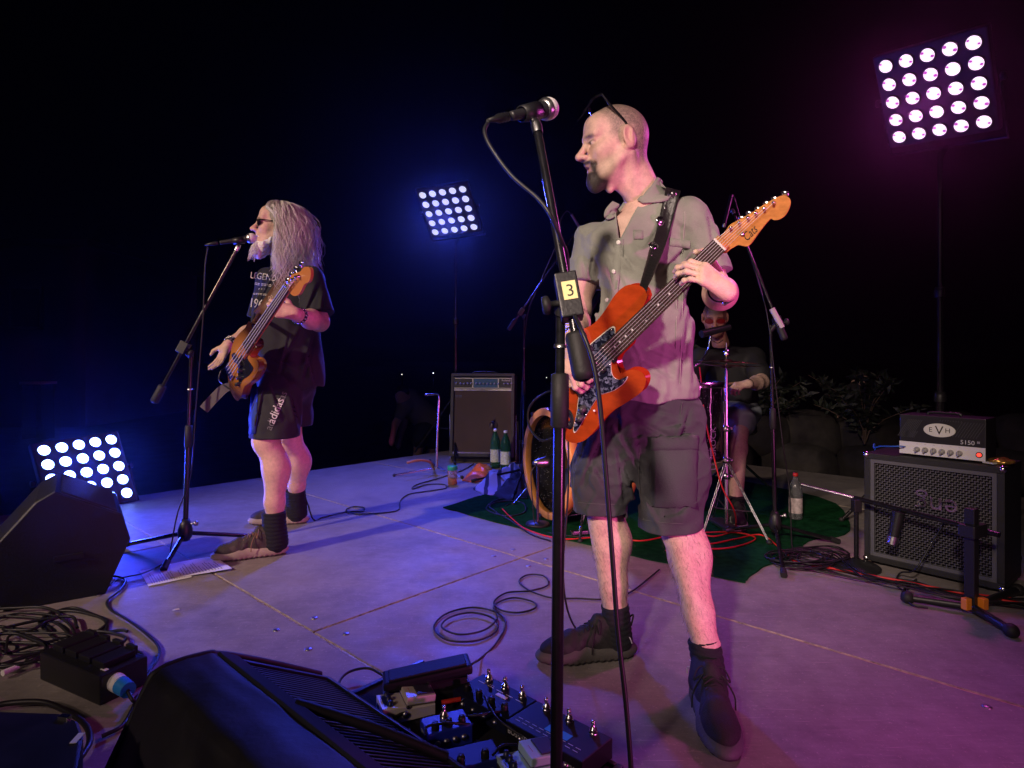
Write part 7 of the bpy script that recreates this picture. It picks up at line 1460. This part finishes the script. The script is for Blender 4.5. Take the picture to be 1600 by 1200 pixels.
# ================================================================== pedalboard
pbd = thing('pedalboard', 'flat black pedalboard carrying a cluster of effect pedals', 'pedalboard'); sa, sb, ta, tb_ = -1.50, -.78, .925, 1.205
MB().box(ST((sa+sb)/2, (ta+tb_)/2, .030), ((sb-sa)/2, (tb_-ta)/2, .026), R_deck, .005).build('board', mat('black_carpeted_board', (.010, .010, .013), .85, bump=(300, .6)), pbd)
for s in (sa, sb): MB().box(ST(s, (ta+tb_)/2, .034), (.008, (tb_-ta)/2+.006, .030), R_deck, .003).build('side_rail', mat('dark_blue_rail', (.012, .014, .05), .35), pbd)
for t in (ta, tb_): MB().box(ST((sa+sb)/2, t, .034), ((sb-sa)/2-.010, .007, .028), R_deck, .003).build('long_rail', BLACK(), pbd)
ZT = .0565
def pedal(label, px, py, yaw, L_, W_, H_, m, kind, sticker=None):
    """local x along the pedal from jack end to tread end, y across, z up"""
    t = thing('effect_pedal', label, 'effect pedal', 'effect pedals on the board'); c = FL(px, py, ZT); R = rz(yaw); LP = lambda x, y, z: c+R @ Vector((x, y, z))
    if kind == 'wah':
        Rt = R @ Matrix.Rotation(-.10, 3, 'Y'); MB().prism([(-L_/2, -W_/2), (L_/2, -W_/2), (L_/2, W_/2), (-L_/2, W_/2)], M4(c, R), .004, .038, .005).build('base', m, t)
        tr = MB().box(LP(.0, 0, .073), (L_/2+.004, W_/2-.006, .013), Rt, .008).build('treadle', m, t); MB().box(LP(0, 0, .087), (L_/2-.012, W_/2-.016, .003), Rt, .002).build('rubber_tread', RUBBER(), tr); MB().box(LP(-L_/2-.001, 0, .026), (.0015, W_/2-.014, .016), R).build('name_plate', mat('blue_plate', (.10, .14, .30), .4), t)
        MB().tube([LP(.0, -W_/2-.004, .06), LP(.0, W_/2+.004, .06)], .005, 8).build('hinge_pin', CHROME(), t); MB().box(LP(.02, 0, .050), (L_/2-.03, W_/2-.018, .012), R).build('pivot_block', BLACK(), t)
        for y in (-W_/2-.004, W_/2+.004): MB().lathe([(0, .006), (.008, .005), (.009, 0)], M4(LP(-.05, y, .03), R @ basis((0, math.copysign(1, y), 0))), 12).build('jack', STEEL(), t)
    elif kind == 'compact':
        MB().prism([(-L_/2, 0), (L_/2, 0), (L_/2, .030), (-.005, .034), (-.008, .040), (-L_/2, .046)][::1], M4(c+R @ Vector((0, W_/2, .002)), R @ Matrix.Rotation(PI/2, 3, 'X')), 0, W_, .003).build('case', m, t)
        Rl = R @ Matrix.Rotation(.09, 3, 'Y'); ld = MB().box(LP(L_*.25-.003, 0, .050), (L_*.25+.004, W_/2, .010), Rl, .003).build('tread_lid', m, t); MB().box(LP(L_*.33, 0, .0600), (L_*.16, W_/2-.007, .0022), Rl, .001).build('rubber_pad', mat('pad_rubber', (.03, .03, .05), .6), ld)
        for k in range(3): MB().lathe([(0, .016), (.006, .016), (.0075, 0)], M4(LP(-L_*.33, (k-1)*W_*.30, .042), R), 12).build('knob', mat('pedal_knob', (.02, .025, .08), .3), t)
        MB().box(LP(-L_*.36, 0, .0465), (L_*.085, W_/2-.012, .0012), R).build('control_plate', mat('blue_black_plate', (.02, .03, .10), .35), t)
        for y in (-1, 1): MB().lathe([(0, .005), (.0085, .004), (.009, 0)], M4(LP(-.01, y*W_/2, .022), R @ basis((0, y, 0))), 12).build('jack', STEEL(), t)
        MB().box(LP(-L_/2-.0006, .012, .026), (.001, .009, .010), R).build('power_socket', BLACK(), t); 
        tm_ = mat('red_print', (.45, .08, .06), .6); text('pedal_name', '-----', frame(R @ Vector((0, -1, 0)), R @ Vector((1, 0, 0)), (0, 0, 1), LP(L_*.07, 0, .0625)) if True else None, .016, tm_, ld)
        MB().lathe([(0, .004), (.004, .003), (.0045, 0)], M4(LP(-.004, -W_/2, .040), R @ basis((0, -1, 0))), 10).build('thumb_screw', BLACK(), ld)
    else:
        n_kn, n_sw, swy = kind; cs_ = MB().box(LP(0, 0, H_/2+.003), (L_/2, W_/2, H_/2), R, .003).build('case', m, t)
        for k in range(n_kn): 
            x = (k-(n_kn-1)/2)*L_/(n_kn+.3); MB().lathe([(0, .017), (.007, .017), (.009, .012), (.0095, 0)], M4(LP(x, -W_*.28, H_+.003), R), 14).build('knob', BLACK(), t)
        for k in range(n_sw):
            x = (k-(n_sw-1)/2)*L_/(n_sw+.2); sw = MB().lathe([(0, .030), (.0052, .030), (.0056, .026), (.0045, .015), (.0085, .013), (.0085, .006), (.011, .006), (.011, 0)], M4(LP(x, swy*W_, H_+.003), R), 12).build('footswitch', CHROME(), t)
        for k in range(4): MB().lathe([(0, .006), (.007, .005), (.008, 0)], M4(LP((k-1.5)*L_/5, -W_/2, H_*.5), R @ basis((0, -1, 0))), 10).build('jack', STEEL(), t)
    return t, LP, R
aS = math.atan2(UN.y, UN.x)
cream = mat('cream_enamel', (.68, .62, .55), .4); navy = mat('navy_enamel', (.010, .012, .035), .5, spec=.2); blu = mat('bright_blue_enamel', (.02, .035, .42), .45); aqua = mat('pale_aqua_enamel', (.45, .66, .70), .4); blk = mat('black_enamel', (.010, .010, .013), .5, spec=.3)
pedal('black wah pedal with ribbed rocking treadle at the far board corner', 668, 1092, .24, .235, .092, .1, blk, 'wah')
pedal('cream compact pedal with dark pad beside the wah', 634, 1116, .42, .140, .078, .06, cream, 'compact', 'TREMOLO')
t_, LPb, Rb_ = pedal('bright blue pedal with small knobs and one footswitch', 697, 1158, .42, .112, .075, .046, blu, (3, 1, .22)); MB().box(LPb(-.0568, 0, .025), (.0008, .020, .010), Rb_).build('sticker', mat('grey_sticker', (.4, .42, .48), .5), t_)
t_, LPd, Rd = pedal('dark delay pedal with four knobs and three chrome footswitches', 772, 1112, aS, .200, .118, .042, navy, (4, 3, .36)); MB().box(LPd(.02, .008, .0457), (.018, .006, .0005), Rd).build('white_mark', WHITE(), t_); wl = MB()
for k in range(5): wl.box(LPd(-.07+k*.035, .022, .0457), (.012, .0008, .0004), Rd)
wl.build('printed_lines', WHITE(), t_)
text('pedal_name', '-- ---', Matrix.Translation(LPd(-.045, .030, .0462)) @ Rd.to_4x4(), .020, mat('pale_print', (.55, .58, .65), .6), t_)
t_, LPe, Re = pedal('long black digital delay pedal with white lettering on its side', 872, 1172, aS, .232, .120, .048, blk, (0, 3, .36))
text('maker_name', 'BOSS SDE-3000D', frame(UN, (0, 0, 1), -NN, LPe(-.045, -.0612, .030)), .0175, WHITE(), t_); text('caption', 'DUAL DIGITAL DELAY', frame(UN, (0, 0, 1), -NN, LPe(.062, -.0612, .028)), .0075, WHITE(), t_)
dsp = MB().box(LPe(.01, -.012, .0518), (.034, .012, .0006), Re).build('display', mat('display_blue', (.01, .02, .08), .2, emit=(.05, .15, 1, .25)), t_); MB().sphere(LPe(.012, -.012, .052), .0030, 6).build('indicator', mat('indicator_white', (.8, .9, 1), emit=(.6, .8, 1, 3)), t_); wl = MB()
for k in range(9):
    for j in range(2): wl.box(LPe(-.095+k*.022, -.040+j*.012, .0514), (.007, .0007, .0003), Re)
wl.build('printed_lines', mat('pale_print', (.55, .58, .65), .6), t_)
pedal('pale aqua compact pedal with dark pad at the near board edge', 824, 1214, .42, .128, .072, .06, aqua, 'compact', 'DELAY')
pedal('dark blue pedal lying lowest on the board beside the aqua one', 735, 1208, .35, .13, .075, .040, mat('mid_blue_enamel', (.012, .018, .16), .5, spec=.3), (2, 0, .3))
for i, (pts, m_) in enumerate([([(640, 1108, .085), (625, 1118, .08), (600, 1135, .075), (575, 1152, .06), (560, 1165, .05)], None), ([(690, 1098, .09), (720, 1092, .095), (745, 1092, .09), (755, 1105, .08)], None), ([(640, 1140, .08), (636, 1150, .085), (650, 1165, .08), (672, 1170, .075)], mat('teal_cable', (.02, .10, .12), .4)), ([(720, 1120, .10), (750, 1117, .11), (785, 1112, .10), (800, 1125, .08)], None), ([(756, 1085, .10), (775, 1120, .11), (800, 1140, .10), (822, 1152, .09)], None), ([(665, 1150, .11), (668, 1135, .12), (700, 1130, .12), (740, 1132, .10)], None), ([(655, 1155, .11), (652, 1180, .10), (648, 1205, .08)], None), ([(620, 1140, .09), (612, 1160, .085), (610, 1190, .07)], None), ([(770, 1180, .11), (785, 1165, .115), (810, 1165, .1), (825, 1178, .09)], None)]):
    o = cable('patch_cable', [FL(*q) for q in pts], .0033, None, m=m_, k=7); tag(o, 'short black patch cable bridging pedals on the board' if not m_ else 'short teal patch cable bridging pedals on the board', 'cable', 'patch cables on the board')
pg_ = thing('cable_plug', 'red jack plug lying across the pedals', 'plug'); MB().tube([FL(690, 1098, .09), FL(720, 1092, .095)], [.0065, .0055], 10).build('sleeve', mat('red_plug', (.60, .04, .02), .4), pg_); MB().tube([FL(720, 1092, .095), FL(735, 1090, .095)], .0032, 8).build('tip', CHROME(), pg_)
pg_ = thing('cable_plug', 'silver jack plug pushed into the cream compact pedal', 'plug'); MB().tube([FL(652, 1098, .09), FL(632, 1112, .085)], [.0065, .0060], 10).build('sleeve', STEEL(), pg_); MB().tube([FL(632, 1112, .085), FL(615, 1122, .08)], .0042, 8).build('strain_relief', RUBBER(), pg_)
# ------------------------------------------------------------------ thin night haze lit by the lamps
hz = MB().box((0, 120, 2.2), (215, 195, 4.1)).build('haze', None); tag(hz, None, None, kind='stuff')
hm_ = bpy.data.materials.new('thin_haze'); hm_.use_nodes = True; N = hm_.node_tree.nodes; N.remove(N['Principled BSDF']); pv = N.new('ShaderNodeVolumePrincipled'); pv.inputs['Color'].default_value = (.9, .9, .92, 1); pv.inputs['Density'].default_value = .0016; pv.inputs['Anisotropy'].default_value = .88
hm_.node_tree.links.new(pv.outputs[0], N['Material Output'].inputs['Volume']); hz.data.materials.append(hm_)
